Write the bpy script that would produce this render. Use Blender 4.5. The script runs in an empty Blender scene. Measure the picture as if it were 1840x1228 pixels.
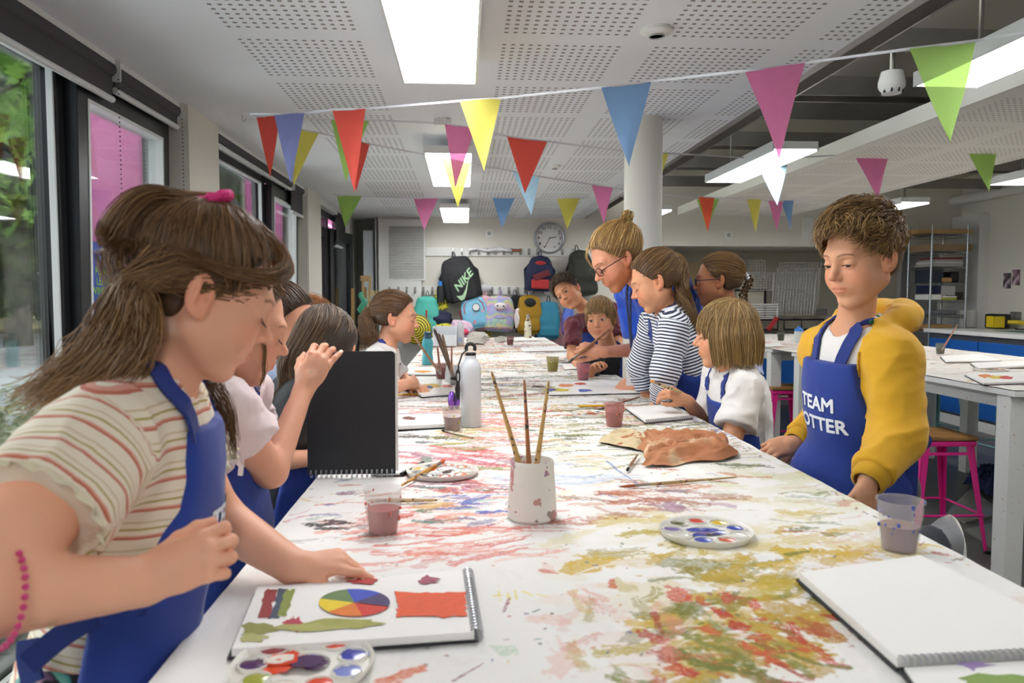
import bpy, bmesh, math, random
import numpy as np
from mathutils import Vector, Matrix
random.seed(7); RNG = np.random.default_rng(11)
SC = bpy.context.scene; COL = SC.collection
# ------------------------------------------------------------------ camera, world, exposure
CAMZ, FPX = 1.36, 1380.0
TZ, CZ = 0.93, 2.27            # table top, ceiling
YAW = math.atan(85/FPX); PITCH = math.atan(82/FPX)
cd = bpy.data.cameras.new('camera'); cam = bpy.data.objects.new('camera', cd); COL.objects.link(cam)
cd.sensor_width = 36; cd.lens = FPX/1840*36; cd.clip_start = .05; cd.clip_end = 300
cam.location = (0, 0, CAMZ); cam.rotation_euler = (math.pi/2-PITCH, 0, -YAW)
cd.dof.use_dof = True; cd.dof.focus_distance = 2.7; cd.dof.aperture_fstop = 6.3
SC.camera = cam
SC.view_settings.view_transform = 'Standard'; SC.view_settings.look = 'None'
SC.view_settings.gamma = 1; SC.view_settings.exposure = 0.5
SC.cycles.max_bounces = 8; SC.cycles.diffuse_bounces = 5; SC.cycles.transparent_max_bounces = 12
SC.cycles.caustics_reflective = False; SC.cycles.caustics_refractive = False
SC.cycles.sample_clamp_indirect = 6
W = bpy.data.worlds.new('world'); SC.world = W; W.use_nodes = True
_n = W.node_tree.nodes; _l = W.node_tree.links
_bg = _n['Background']; _tc = _n.new('ShaderNodeTexCoord'); _nz = _n.new('ShaderNodeTexNoise'); _nz.inputs['Scale'].default_value = 2.2
_nz.inputs['Detail'].default_value = 5
_rp = _n.new('ShaderNodeValToRGB'); _rp.color_ramp.elements[0].position = .35; _rp.color_ramp.elements[0].color = (.72, .84, 1, 1)
_rp.color_ramp.elements[1].position = .6; _rp.color_ramp.elements[1].color = (1, 1, 1, 1)
_l.new(_tc.outputs['Generated'], _nz.inputs['Vector']); _l.new(_nz.outputs['Fac'], _rp.inputs['Fac']); _l.new(_rp.outputs['Color'], _bg.inputs['Color'])
_bg.inputs['Strength'].default_value = 3.6
sl = bpy.data.lights.new('added_sun', 'SUN'); so = bpy.data.objects.new('added_sun', sl); COL.objects.link(so); sl.energy = 7; sl.angle = math.radians(35); sl.color = (1, .98, .95)  # sun lamp added to brighten the outdoors though the sky is overcast
so.rotation_euler = (math.radians(18), math.radians(-24), 0)
LAMP_E = 13.0
# ------------------------------------------------------------------ photo rays -> points of the room
_cr = np.array(Matrix.Rotation(-YAW, 3, 'Z') @ Matrix.Rotation(math.pi/2-PITCH, 3, 'X'))
def ray(px, py): return _cr @ np.array([px-920, 614-py, -FPX])
def P(px, py, Y):
    r = ray(px, py); t = Y/r[1]; return np.array([r[0]*t, Y, CAMZ+r[2]*t])
def PZ(px, py, Z=TZ):
    r = ray(px, py); t = (Z-CAMZ)/r[2]; return np.array([r[0]*t, r[1]*t, Z])
def PX(px, py, X):
    r = ray(px, py); t = X/r[0]; return np.array([X, r[1]*t, CAMZ+r[2]*t])
# ------------------------------------------------------------------ materials
MATS = {}
def srgb(h):
    if isinstance(h, (tuple, list)): return tuple(h)[:3]
    h = h.lstrip('#'); c = [int(h[i:i+2], 16)/255 for i in (0, 2, 4)]
    return tuple(x/12.92 if x <= .04045 else ((x+.055)/1.055)**2.4 for x in c)
class NT:
    def __init__(s, m): s.m = m; s.n = m.node_tree.nodes; s.l = m.node_tree.links; s.b = s.n['Principled BSDF']
    def new(s, t, **k):
        n = s.n.new('ShaderNode'+t)
        for a, v in k.items():
            if hasattr(n, a): setattr(n, a, v)
            else: n.inputs[a].default_value = v
        return n
    def math(s, op, a, b=None, c=None):
        n = s.n.new('ShaderNodeMath'); n.operation = op
        for i, v in enumerate((a, b, c)):
            if v is None: continue
            if isinstance(v, (int, float)): n.inputs[i].default_value = v
            else: s.l.new(v, n.inputs[i])
        return n.outputs[0]
    def mix(s, f, a, b):
        n = s.n.new('ShaderNodeMix'); n.data_type = 'RGBA'
        for sock, v in ((n.inputs[0], f), (n.inputs[6], a), (n.inputs[7], b)):
            if isinstance(v, (int, float)): sock.default_value = v
            elif isinstance(v, (tuple, list)): sock.default_value = (*v[:3], 1)
            else: s.l.new(v, sock)
        return n.outputs[2]
    def pos(s): return s.new('TexCoord').outputs['Object']
    def xyz(s, v=None):
        n = s.new('SeparateXYZ'); s.l.new(v or s.pos(), n.inputs[0]); return n.outputs
    def noise(s, scale, detail=3, vec=None, rough=.5, stretch=None):
        n = s.new('TexNoise'); n.inputs['Scale'].default_value = scale; n.inputs['Detail'].default_value = detail; n.inputs['Roughness'].default_value = rough
        v = vec or s.pos()
        if stretch:
            mp = s.new('Mapping'); mp.inputs['Scale'].default_value = stretch; s.l.new(v, mp.inputs[0]); v = mp.outputs[0]
        s.l.new(v, n.inputs['Vector']); return n.outputs['Fac']
    def ramp(s, f, stops):
        n = s.new('ValToRGB'); e = n.color_ramp.elements
        while len(e) < len(stops): e.new(.5)
        for x, (p, c) in zip(e, stops): x.position = p; x.color = (*srgb(c), 1)
        s.l.new(f, n.inputs[0]); return n.outputs[0]
    def bump(s, h, strength=.3, dist=.002):
        n = s.new('Bump'); n.inputs['Strength'].default_value = strength; n.inputs['Distance'].default_value = dist
        s.l.new(h, n.inputs['Height']); s.l.new(n.outputs[0], s.b.inputs['Normal'])
    def col(s, c): s.l.new(c, s.b.inputs['Base Color'])
def mat(name, color='#888888', rough=.6, metal=0, fn=None, var=.06, nscale=8, bump=None, **kw):
    if name in MATS: return MATS[name]
    m = bpy.data.materials.new(name); m.use_nodes = True; t = NT(m); b = t.b
    c = srgb(color); b.inputs['Base Color'].default_value = (*c, 1); b.inputs['Roughness'].default_value = rough; b.inputs['Metallic'].default_value = metal
    for k, v in kw.items():
        b.inputs[{'trans': 'Transmission Weight', 'alpha': 'Alpha', 'ior': 'IOR', 'sheen': 'Sheen Weight', 'sss': 'Subsurface Weight', 'coat': 'Coat Weight', 'spec': 'Specular IOR Level'}[k]].default_value = v
    if fn: fn(t)
    elif var:
        f = t.noise(nscale, 4); t.col(t.mix(f, tuple(x*(1-var) for x in c), tuple(min(1, x*(1+var)) for x in c)))
    if bump: t.bump(t.noise(bump[0], 3), bump[1], bump[2])
    MATS[name] = m; return m
def emis(name, color, strength):
    if name in MATS: return MATS[name]
    m = bpy.data.materials.new(name); m.use_nodes = True; t = NT(m); c = srgb(color)
    t.b.inputs['Base Color'].default_value = (*c, 1); t.b.inputs['Emission Color'].default_value = (*c, 1); t.b.inputs['Emission Strength'].default_value = strength
    MATS[name] = m; return m
def vcmat(name, rough=.5, fn=None, attr='Col', **kw):
    def f(t):
        a = t.new('Attribute', attribute_name=attr); t.col(a.outputs['Color'])
        if fn: fn(t, a)
    return mat(name, '#ffffff', rough, 0, f, **kw)
# ------------------------------------------------------------------ objects
def link(o, parent=None):
    COL.objects.link(o)
    if parent is not None:
        o.parent = parent; o.location = -Vector(parent['_o']) if '_o' in parent.keys() else (0, 0, 0)
    return o
def tag(o, label=None, cat=None, group=None, kind=None):
    if label: o['label'] = label
    if cat: o['category'] = cat
    if group: o['group'] = group
    if kind: o['kind'] = kind
    return o
def thing(name, label, cat, loc=(0, 0, 0), rz=0, group=None):
    o = bpy.data.objects.new(name, None); COL.objects.link(o); o.location = tuple(float(x) for x in loc); o.rotation_euler = (0, 0, rz); o.empty_display_size = .05
    return tag(o, label, cat, group)
def mesh_np(name, V, F, m, parent=None, smooth=True, cols=None, attrs=None, world=True):
    """V (n,3), F (m,3|4) or list; world=True: V in room coordinates, the parent's base is subtracted"""
    V = np.asarray(V, float).reshape(-1, 3)
    if world and parent is not None: V = V - np.array(base_of(parent))
    me = bpy.data.meshes.new(name)
    if isinstance(F, np.ndarray) and len(F):
        n, k = F.shape; me.vertices.add(len(V)); me.vertices.foreach_set('co', V.astype(np.float32).ravel())
        me.loops.add(n*k); me.polygons.add(n); me.loops.foreach_set('vertex_index', F.astype(np.int32).ravel())
        me.polygons.foreach_set('loop_start', np.arange(0, n*k, k, dtype=np.int32)); me.update(calc_edges=True)
    else: me.from_pydata([tuple(v) for v in V], [], [tuple(int(i) for i in f) for f in F])
    me.polygons.foreach_set('use_smooth', [smooth]*len(me.polygons))
    if cols is not None:
        a = me.color_attributes.new('Col', 'FLOAT_COLOR', 'POINT'); c = np.ones((len(V), 4), np.float32); c[:, :3] = cols; a.data.foreach_set('color', c.ravel())
    for k, v in (attrs or {}).items():
        a = me.attributes.new(k, 'FLOAT', 'POINT'); a.data.foreach_set('value', np.asarray(v, np.float32))
    me.validate(clean_customdata=False)
    for x in (m if isinstance(m, (list, tuple)) else [m]): me.materials.append(x)
    o = bpy.data.objects.new(name, me); COL.objects.link(o); o.parent = parent; return o
def base_of(o):
    p = Vector((0, 0, 0))
    while o is not None: p = p + o.location; o = o.parent
    return p
class MB:
    """collects shapes, built as one mesh; local coordinates of the parent"""
    def __init__(s): s.V = []; s.F = []; s.M = []; s.mi = 0
    def add(s, V, F):
        o = len(s.V); s.V += [tuple(map(float, v)) for v in V]; s.F += [tuple(int(i)+o for i in f) for f in F]; s.M += [s.mi]*len(F); return s
    def box(s, c, d, rz=0, R=None):
        c = np.array(c, float); h = np.array(d, float)/2
        v = np.array([[x, y, z] for x in (-1, 1) for y in (-1, 1) for z in (-1, 1)])*h
        if rz: R = np.array(Matrix.Rotation(rz, 3, 'Z'))
        if R is not None: v = v @ np.array(R).T
        return s.add(v+c, [(0, 1, 3, 2), (4, 6, 7, 5), (0, 4, 5, 1), (2, 3, 7, 6), (0, 2, 6, 4), (1, 5, 7, 3)])
    def b2(s, a, b): a = np.array(a, float); b = np.array(b, float); return s.box((a+b)/2, np.abs(b-a))
    def tube(s, pts, r, n=8, caps=True, flat=None):
        pts = np.array(pts, float); m = len(pts); r = np.full(m, r) if np.isscalar(r) else np.array(r, float)
        T = np.gradient(pts, axis=0); T /= np.linalg.norm(T, axis=1)[:, None]+1e-12
        up = np.array([0, 0, 1.]) if abs(T[0][2]) < .9 else np.array([1., 0, 0]); V = []
        a = np.cross(T[0], up); a /= np.linalg.norm(a)
        for i in range(m):
            a = a-T[i]*np.dot(a, T[i]); a /= np.linalg.norm(a)+1e-12; b = np.cross(T[i], a)
            for k in range(n):
                t = 2*math.pi*k/n; V.append(pts[i]+a*math.cos(t)*r[i]+b*math.sin(t)*r[i]*(flat or 1))
        F = [(i*n+k, i*n+(k+1) % n, (i+1)*n+(k+1) % n, (i+1)*n+k) for i in range(m-1) for k in range(n)]
        if caps: F += [tuple(range(n))[::-1], tuple((m-1)*n+k for k in range(n))]
        return s.add(V, F)
    def lathe(s, prof, n=28, c=(0, 0, 0), axis='z', wob=0):
        V = []; 
        for r, z in prof:
            for k in range(n):
                t = 2*math.pi*k/n; x, y = r*math.cos(t), r*math.sin(t)
                v = (x, y, z) if axis == 'z' else ((z, x, y) if axis == 'x' else (x, z, y))
                V.append((v[0]+c[0], v[1]+c[1], v[2]+c[2]))
        m = len(prof); F = [(i*n+k, i*n+(k+1) % n, (i+1)*n+(k+1) % n, (i+1)*n+k) for i in range(m-1) for k in range(n)]
        if prof[0][0] > 1e-6: F.append(tuple(range(n))[::-1])
        if prof[-1][0] > 1e-6: F.append(tuple((m-1)*n+k for k in range(n)))
        return s.add(V, F)
    def prism(s, poly, a, b, M=None):
        """polygon (u,v) extruded from w=a to w=b; M maps (u,v,w)->xyz (3x4 as origin,u,v,w)"""
        n = len(poly); V = [(u, v, a) for u, v in poly]+[(u, v, b) for u, v in poly]
        if M is not None:
            O, U, Vv, Wv = [np.array(x, float) for x in M]; V = [O+U*p[0]+Vv*p[1]+Wv*p[2] for p in V]
        F = [tuple(range(n))[::-1], tuple(range(n, 2*n))]+[(i, (i+1) % n, n+(i+1) % n, n+i) for i in range(n)]
        return s.add(V, F)
    def ball(s, c, r, n=14, m=9):
        r = np.array([r]*3 if np.isscalar(r) else r); V = [np.array(c)+r*np.array([math.sin(math.pi*i/m)*math.cos(2*math.pi*k/n), math.sin(math.pi*i/m)*math.sin(2*math.pi*k/n), math.cos(math.pi*i/m)]) for i in range(m+1) for k in range(n)]
        return s.add(V, [(i*n+k, (i+1)*n+k, (i+1)*n+(k+1) % n, i*n+(k+1) % n) for i in range(m) for k in range(n)])
    def build(s, name, m, parent=None, smooth=False, bevel=0, world=False, auto=True):
        V = np.array(s.V)
        if world and parent is not None: V = V-np.array(base_of(parent))
        me = bpy.data.meshes.new(name); me.from_pydata([tuple(v) for v in V], [], s.F)
        for x in (m if isinstance(m, (list, tuple)) else [m]): me.materials.append(x)
        me.polygons.foreach_set('material_index', s.M)
        bm = bmesh.new(); bm.from_mesh(me); bmesh.ops.remove_doubles(bm, verts=bm.verts, dist=1e-6); bmesh.ops.recalc_face_normals(bm, faces=bm.faces)
        if bevel:
            ed = [e for e in bm.edges if len(e.link_faces) == 2 and e.calc_face_angle(0) > .6]
            bmesh.ops.bevel(bm, geom=ed, offset=bevel, segments=2, profile=.6, affect='EDGES', clamp_overlap=True)
        bm.to_mesh(me); bm.free()
        me.polygons.foreach_set('use_smooth', [smooth]*len(me.polygons))
        if smooth:
            try: me.set_sharp_from_angle(angle=math.radians(40))
            except Exception: pass
        o = bpy.data.objects.new(name, me); COL.objects.link(o); o.parent = parent; return o
def structure(name, mb, m, **k): return tag(mb.build(name, m, **k), kind='structure')
def copy_tree(o, parent=None):
    c = o.copy(); COL.objects.link(c); c.parent = parent
    for ch in list(o.children): copy_tree(ch, c)
    return c
def vnoise(p, s, seed=0):
    """smooth value noise of points (n,2|3) -> 0..1"""
    p = np.asarray(p)*s; d = p.shape[1]; i = np.floor(p).astype(np.int64); f = p-i; f = f*f*(3-2*f); out = 0
    for c in range(1 << d):
        w = 1; h = seed*374761393
        for a in range(d):
            b = (c >> a) & 1; w = w*(f[:, a] if b else 1-f[:, a]); h = h+(i[:, a]+b)*(668265263, 2147483647-57, 1274126177)[a]
        h = (h ^ (h >> 13))*1274126177; h = h ^ (h >> 16); out = out+w*((h & 0xffff)/65535.)
    return out
def fbm(p, s, seed=0, o=3):
    r = 0; a = .5; t = 0
    for k in range(o): r = r+a*vnoise(p, s, seed+k*17); t += a; a *= .5; s *= 2.03
    return r/t
def A_(x, y): return np.array([x, y, 0.])
def text_mesh(txt, size=1., bold=.0, align='CENTER', spacing=1.):
    cu = bpy.data.curves.new('t', 'FONT'); cu.body = txt; cu.size = size; cu.align_x = align; cu.align_y = 'CENTER'; cu.resolution_u = 3; cu.space_character = spacing
    o = bpy.data.objects.new('t', cu); COL.objects.link(o)
    dg = bpy.context.evaluated_depsgraph_get(); me = bpy.data.meshes.new_from_object(o.evaluated_get(dg))
    V = np.array([v.co[:] for v in me.vertices]); F = [tuple(p.vertices) for p in me.polygons]
    bpy.data.objects.remove(o); bpy.data.curves.remove(cu); bpy.data.meshes.remove(me)
    if bold:           # heavier weight: shifted copies of the strokes
        n = len(V); V0, F0 = V, F; V = []; F = []
        for k, (dx, dy) in enumerate(((0, 0), (1, 0), (-1, 0), (0, 1), (0, -1), (.7, .7), (-.7, .7), (.7, -.7), (-.7, -.7))): V.append(V0+A_(dx, dy)*bold*size+np.array([0, 0, k*4e-5])); F += [tuple(i+k*n for i in f) for f in F0]
        V = np.concatenate(V)
    return V, F
def text_plate(txt, O, U, V_, m, size, parent=None, name='lettering', bold=.01, world=True, thick=.0006, align='CENTER'):
    tv, tf = text_mesh(txt, size, bold, align); O, U, V_ = [np.array(x, float) for x in (O, U, V_)]
    U = U/np.linalg.norm(U); V_ = V_/np.linalg.norm(V_); N = np.cross(U, V_)
    pts = O+tv[:, :1]*U+tv[:, 1:2]*V_+N*(thick+tv[:, 2:3])
    return mesh_np(name, pts, tf, m, parent, smooth=False, world=world)
# ------------------------------------------------------------------ the room
def plaster(t):
    c = t.mix(t.noise(2, 5), srgb('#d6d2c6'), srgb('#e0ddd2')); t.col(c); t.bump(t.noise(60, 3), .15, .002)
M_WALL = mat('plaster_wall', fn=plaster, rough=.75)
M_WALLB = mat('plaster_wall_cream', fn=lambda t: (t.col(t.mix(t.noise(1.5, 5), srgb('#cfc7b2'), srgb('#dcd6c4'))), t.bump(t.noise(50, 3), .15, .002)), rough=.8)
M_WHITE = mat('white_paint', '#e4e4e0', .45); M_WHITEM = mat('white_metal', '#dfe1df', .35)
M_FRAME = mat('black_window_frame', '#17181b', .32); M_REVEAL = mat('reveal_paint', '#cfd2d0', .6)
def ceil_fn(t, x0=None):
    X, Y, Z = t.xyz()
    def band(v, per, lo, hi):            # 1 where lo < frac(v/per)*per < hi
        f = t.math('MULTIPLY', t.math('FRACT', t.math('DIVIDE', v, per)), per)
        return t.math('MULTIPLY', t.math('GREATER_THAN', f, lo), t.math('LESS_THAN', f, hi))
    xs = t.math('ADD', t.math('ADD', X, 10*.56-.13), t.math('MULTIPLY', t.math('LESS_THAN', X, -.1), .94)); ys = t.math('ADD', Y, 10*.57-3.39)
    blk = t.math('MULTIPLY', band(xs, .56, .0, .45), band(ys, .57, 0, .48))
    hx = t.math('MULTIPLY', t.math('FRACT', t.math('DIVIDE', xs, .56)), .56); hy = t.math('MULTIPLY', t.math('FRACT', t.math('DIVIDE', ys, .57)), .57)
    hole = t.math('MULTIPLY', band(hx, .45/14, .010, .024), band(hy, .04, .013, .027))
    away = t.math('MULTIPLY', t.math('GREATER_THAN', X, -.9), 1)
    gap = t.math('SUBTRACT', 1, t.math('MULTIPLY', t.math('GREATER_THAN', X, -.34), t.math('LESS_THAN', X, .12)))
    f = t.math('MULTIPLY', t.math('MULTIPLY', blk, hole), t.math('MULTIPLY', away, gap))
    base = t.mix(t.noise(3, 4), srgb('#e6e9ec'), srgb('#eceef1'))
    t.col(t.mix(f, base, srgb('#87847f')))  # hole squares are painted dark to stand for the shade inside them
M_CEIL = mat('perforated_ceiling', fn=ceil_fn, rough=.8)
M_SLAB = mat('ceiling_slab', '#cdc8bb', .85, var=.05, nscale=2)
def floor_fn(t):
    t.col(t.mix(t.noise(1.3, 6), srgb('#4d4c4a'), srgb('#63615e'))); t.bump(t.noise(30, 4), .1, .002)
M_FLOOR = mat('grey_resin_floor', fn=floor_fn, rough=.42)
def steel_fn(t):
    f = t.noise(4, 5, stretch=(1, .25, 1)); t.col(t.mix(f, srgb('#8b8a86'), srgb('#b9b7b1')))
M_STEEL = mat('galvanised_steel', fn=steel_fn, rough=.38, metal=.85)
XL, XR, YB, Y0 = -1.31, 6.0, 9.0, -4.0
structure('floor', MB().b2((-1.5, Y0, -.1), (XR+.1, 10.4, 0)), M_FLOOR)
structure('ceiling', MB().b2((-1.5, Y0, CZ), (1.39, YB+.7, CZ+.05)), M_CEIL)
structure('ceiling.001', MB().b2((1.2, Y0, 2.78), (XR+.1, 10.4, 2.88)), M_SLAB)
structure('wall_back', MB().b2((-1.01, YB, 0), (2.2, YB+.1, 2.8)), M_WALL)
structure('wall_recess', MB().b2((-1.6, YB+.6, 0), (-1.0, YB+.7, CZ)).b2((-1.03, YB, 0), (-1.0, YB+.62, CZ)), M_REVEAL)
structure('wall_far', MB().b2((2.28, 10.3, 0), (XR+.1, 10.4, 2.8)).b2((2.2, YB+.1, 0), (2.28, 10.3, 2.8)), M_WALLB)
structure('trim_1', MB().b2((2.2, YB, 1.95), (XR, 10.3, 2.8)), M_WALL)
structure('wall_right', MB().b2((XR, Y0, 0), (XR+.1, 10.4, 2.8)), M_WALL)
structure('wall_behind', MB().b2((-1.6, Y0-.1, 0), (XR+.1, Y0, 2.88)), M_WALL)
structure('trim_2', MB().b2((-.99, YB-.035, 0), (-.5, YB-.02, 2.24)), M_WHITE, bevel=.004)
# left wall: piers, plinth, head over the openings
OPEN = [(-3.4, -.9), (.25, 3.80), (4.25, 6.6), (7.18, 8.95)]     # (from, to) along the wall
wl = MB(); prev = Y0
for a, b in OPEN: wl.b2((XL-.16, prev, 0), (XL, a, CZ)); prev = b
wl.b2((XL-.16, prev, 0), (XL, YB+.65, CZ))
structure('wall_left', wl, M_WALL)
wp = MB()
for a, b in OPEN[:3]: wp.b2((XL-.17, a, -.02), (XL-.02, b, .09))
for a, b in OPEN: wp.b2((XL-.17, a, 2.215), (XL-.03, b, CZ))
structure('trim_3', wp, M_WHITE)
M_GLASS = bpy.data.materials.new('window_glass'); M_GLASS.use_nodes = True
def _glass():
    n, l = M_GLASS.node_tree.nodes, M_GLASS.node_tree.links; n.clear()
    o = n.new('ShaderNodeOutputMaterial'); mx = n.new('ShaderNodeMixShader'); tr = n.new('ShaderNodeBsdfTransparent'); gl = n.new('ShaderNodeBsdfGlossy')
    tr.inputs[0].default_value = (.93, .96, .95, 1); gl.inputs['Roughness'].default_value = .02
    fr = n.new('ShaderNodeFresnel'); fr.inputs['IOR'].default_value = 1.5; m = n.new('ShaderNodeMath'); m.operation = 'MULTIPLY'; m.inputs[1].default_value = .9
    l.new(fr.outputs[0], m.inputs[0]); l.new(m.outputs[0], mx.inputs[0]); l.new(tr.outputs[0], mx.inputs[1]); l.new(gl.outputs[0], mx.inputs[2]); l.new(mx.outputs[0], o.inputs[0])
_glass()
XG = -1.47
def frame_rect(mb, X, y0, y1, z0, z1, w=.05, d=.06):
    mb.b2((X-d/2, y0, z0), (X+d/2, y0+w, z1)); mb.b2((X-d/2, y1-w, z0), (X+d/2, y1, z1)); mb.b2((X-d/2, y0+w, z0), (X+d/2, y1-w, z0+w)); mb.b2((X-d/2, y0+w, z1-w), (X+d/2, y1-w, z1))
def glazing(n, y0, ym, y1, z0=.09):
    w = bpy.data.objects.new('window_%d' % n, None); COL.objects.link(w); w['kind'] = 'structure'
    f = MB(); frame_rect(f, XG, y0, ym+.05, z0, 2.215, .05, .07); frame_rect(f, XG, ym, y1, z0, 2.215, .045, .08)
    f.build('window_frame', M_FRAME, w, bevel=.004)
    b = MB(); frame_rect(b, XG+.02, y0+.05, ym, z0+.05, 2.165, .010, .022); b.build('glazing_bead', M_WHITEM, w)
    g = MB().b2((XG-.008, y0+.05, z0+.05), (XG-.002, ym, 2.165)); g.build('pane', M_GLASS, w)
    # inward tilting casement, hinged at its foot
    c = bpy.data.objects.new('casement', None); COL.objects.link(c); c.parent = w; c.location = (XG+.03, 0, z0+.05); c.rotation_euler = (0, math.radians(.8), 0)
    s = MB(); frame_rect(s, 0, ym+.05, y1-.05, 0, 2.112-z0, .075, .06); s.build('sash', M_FRAME, c, bevel=.004)
    s = MB(); frame_rect(s, .0, ym+.125, y1-.125,   .075, 2.037-z0, .014, .066); s.build('sash_bead', M_WHITEM, c)
    MB().b2((-.004, ym+.13, .08), (.002, y1-.13, 2.035-z0)).build('pane', M_GLASS, c)
    MB().box((.045, y1-.2, 1.1), (.02, .03, .16)).box((.06, y1-.2, 1.16), (.03, .02, .02)).build('window_handle', M_STEEL, c)
    st = MB().tube([(XG+.02, y1-.06, 1.75), (XG+.07, y1-.07, 1.45)], .008, 6); st.build('stay_arm', M_FRAME, w)
    return w
glazing(1, .25, 2.84, 3.80); glazing(2, 4.25, 5.62, 6.6); glazing(4, -3.4, -1.8, -.9)
# glazed door at the far end, leaf pushed open
d = bpy.data.objects.new('door_1', None); COL.objects.link(d); d['kind'] = 'structure'
f = MB(); frame_rect(f, XG+.02, 7.18, 8.95, 0, 2.215, .06, .10); f.b2((XG-.02, 8.1, 0), (XG+.05, 8.18, 2.2)); f.build('door_frame', M_FRAME, d, bevel=.004)
f = MB(); frame_rect(f, XG+.02, 7.25, 8.1, .02, 2.06, .1, .05); f.build('door_leaf', M_FRAME, d, bevel=.003)
MB().b2((XG+.015, 7.35, .12), (XG+.02, 8.0, 1.96)).build('pane', M_GLASS, d); MB().b2((XG+.015, 8.2, .1), (XG+.02, 8.88, 2.1)).build('pane', M_GLASS, d)
MB().tube([(XG+.05, 7.95, 1.28), (XG+.12, 7.95, 1.28), (XG+.12, 7.95, .9), (XG+.05, 7.95, .9)], .011).build('pull_handle', M_STEEL, d, smooth=True)
o = MB(); frame_rect(o, 0, 0, .78, .02, 2.06, .11, .05)
lf = o.build('door_leaf', M_FRAME, d, bevel=.003); lf.location = (XG+.05, 8.16, 0); lf.rotation_euler = (0, 0, math.radians(-9))
gp = MB().b2((-.003, .11, .13), (.003, .67, 1.95)).build('pane', M_GLASS, lf)
# roller blinds
M_BLIND = mat('charcoal_blind_fabric', '#4b4a4c', .85, bump=(400, .2, .001))
def blind(y0, y1, zb, label, X=-1.355):
    t = thing('roller_blind', label, 'blind', (X, y0, zb), 0, 'roller blinds over the left windows')
    MB().b2((-.006, .0, .0), (.004, y1-y0, 2.245-zb)).build('blind_fabric', M_BLIND, t)
    MB().tube([(.0, -.004, -.008), (.0, y1-y0+.004, -.008)], .013, 10).build('bottom_bar', M_WHITEM, t, smooth=True)
    MB().tube([(-.005, 0, CZ-zb-.04), (-.005, y1-y0, CZ-zb-.04)], .028, 12).build('roller', M_BLIND, t, smooth=True)
    MB().b2((-.04, y1-y0+.002, CZ-zb-.085), (.035, y1-y0+.008, CZ-zb)).build('bracket', M_WHITEM, t)
    ch = MB()
    for k in range(60):
        ch.ball((.03, y1-y0-.02+.012, CZ-zb-.08-k*.018), .0032, 6, 4)
    ch.build('bead_chain', M_FRAME, t)
    return t
blind(.3, 3.10, 2.125, 'dark grey roller blind over the large nearest window pane'); blind(3.13, 3.77, 2.165, 'dark grey roller blind above the tilted casement with blue notice')
blind(4.28, 6.15, 2.20, 'dark grey roller blind almost fully rolled up over second window'); blind(6.18, 6.58, 2.03, 'short dark grey roller blind pulled lower at end of second window')
blind(8.3, 8.9, 1.9, 'dark grey roller blind beside the far glazed door')
# column
structure('wall_column', MB().lathe([(.098, 0), (.098, CZ)], 40, (.925, 3.97, 0)), M_WALL, smooth=True)
# steel edge channel, rails and pipes of the open ceiling
structure('trim_4', MB().b2((1.39, Y0, CZ-.0), (1.43, YB, CZ+.16)).b2((1.43, Y0, 2.40), (1.64, YB, 2.41)).b2((1.64, Y0, 2.35), (1.65, YB, 2.41)), M_STEEL)
rl = MB()
for y in (2.2, 3.6, 4.4, 4.55, 5.0, 5.9, 6.05, 6.9, 7.05, 8.1): rl.b2((1.45, y, 2.60), (XR, y+.045, 2.63)); rl.b2((1.45, y, 2.52), (XR, y+.012, 2.60))
for x in (1.75, 2.2, 3.75, 4.6): rl.b2((x, Y0, 2.70), (x+.04, YB, 2.73))
structure('trim_5', rl, M_STEEL)
def raft_fn(t):
    X, Y, Z = t.xyz()
    def band(v, per, lo, hi):
        f = t.math('MULTIPLY', t.math('FRACT', t.math('DIVIDE', v, per)), per)
        return t.math('MULTIPLY', t.math('GREATER_THAN', f, lo), t.math('LESS_THAN', f, hi))
    f = t.math('MULTIPLY', t.math('MULTIPLY', band(t.math('ADD', X, 10*.56-2.5), .56, 0, .45), band(t.math('ADD', Y, 5.1), .57, 0, .48)), t.math('MULTIPLY', band(t.math('ADD', X, 5), .032, .01, .022), band(t.math('ADD', Y, 5), .04, .013, .026)))
    f = t.math('MULTIPLY', f, t.math('LESS_THAN', Z, 2.271))
    t.col(t.mix(f, srgb('#e2dfd6'), srgb('#8a857b')))  # raft holes: shade inside them put in as a darker colour
structure('ceiling.002', MB().b2((2.4, Y0, CZ), (3.70, 8.6, CZ+.09)), mat('ceiling_raft', fn=raft_fn, rough=.8))
structure('trim_6', MB().tube([(XR-.12, Y0, 2.5), (XR-.12, 9.9, 2.5)], .055, 14).tube([(1.55, Y0, 2.5), (1.55, 8.9, 2.5)], .045, 10), M_WHITE, smooth=True)
# suspended light fittings
M_LAMP = emis('lit_diffuser', '#fdfdff', LAMP_E)
def lamp(x0, x1, y0, y1, label, top=CZ):
    cx, cy, z = (x0+x1)/2, (y0+y1)/2, CZ-.11; w, l = x1-x0, y1-y0
    t = thing('ceiling_light', label, 'ceiling light', (cx, cy, z), 0, 'suspended light fittings')
    MB().b2((-w/2, -l/2, .012), (w/2, l/2, .055)).b2((-w/2, -l/2, 0), (-w/2+.008, l/2, .012)).b2((w/2-.008, -l/2, 0), (w/2, l/2, .012)).build('housing', M_WHITEM, t)
    MB().b2((-w/2+.009, -l/2+.004, .002), (w/2-.009, l/2-.004, .011)).build('diffuser', M_LAMP, t)
    for s in (-1, 1): MB().b2((-.05, s*l*.36-.02, .055), (.05, s*l*.36+.02, .075)).b2((-.006, s*l*.36-.006, .07), (.006, s*l*.36+.006, top-z)).build('hanger', M_STEEL, t)
lamp(-.23, .05, 1.55, 2.97, 'nearest lit ceiling panel over the painted table'); lamp(-.23, .05, 4.45, 5.72, 'second lit ceiling panel, behind the pink and yellow pennants')
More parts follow.
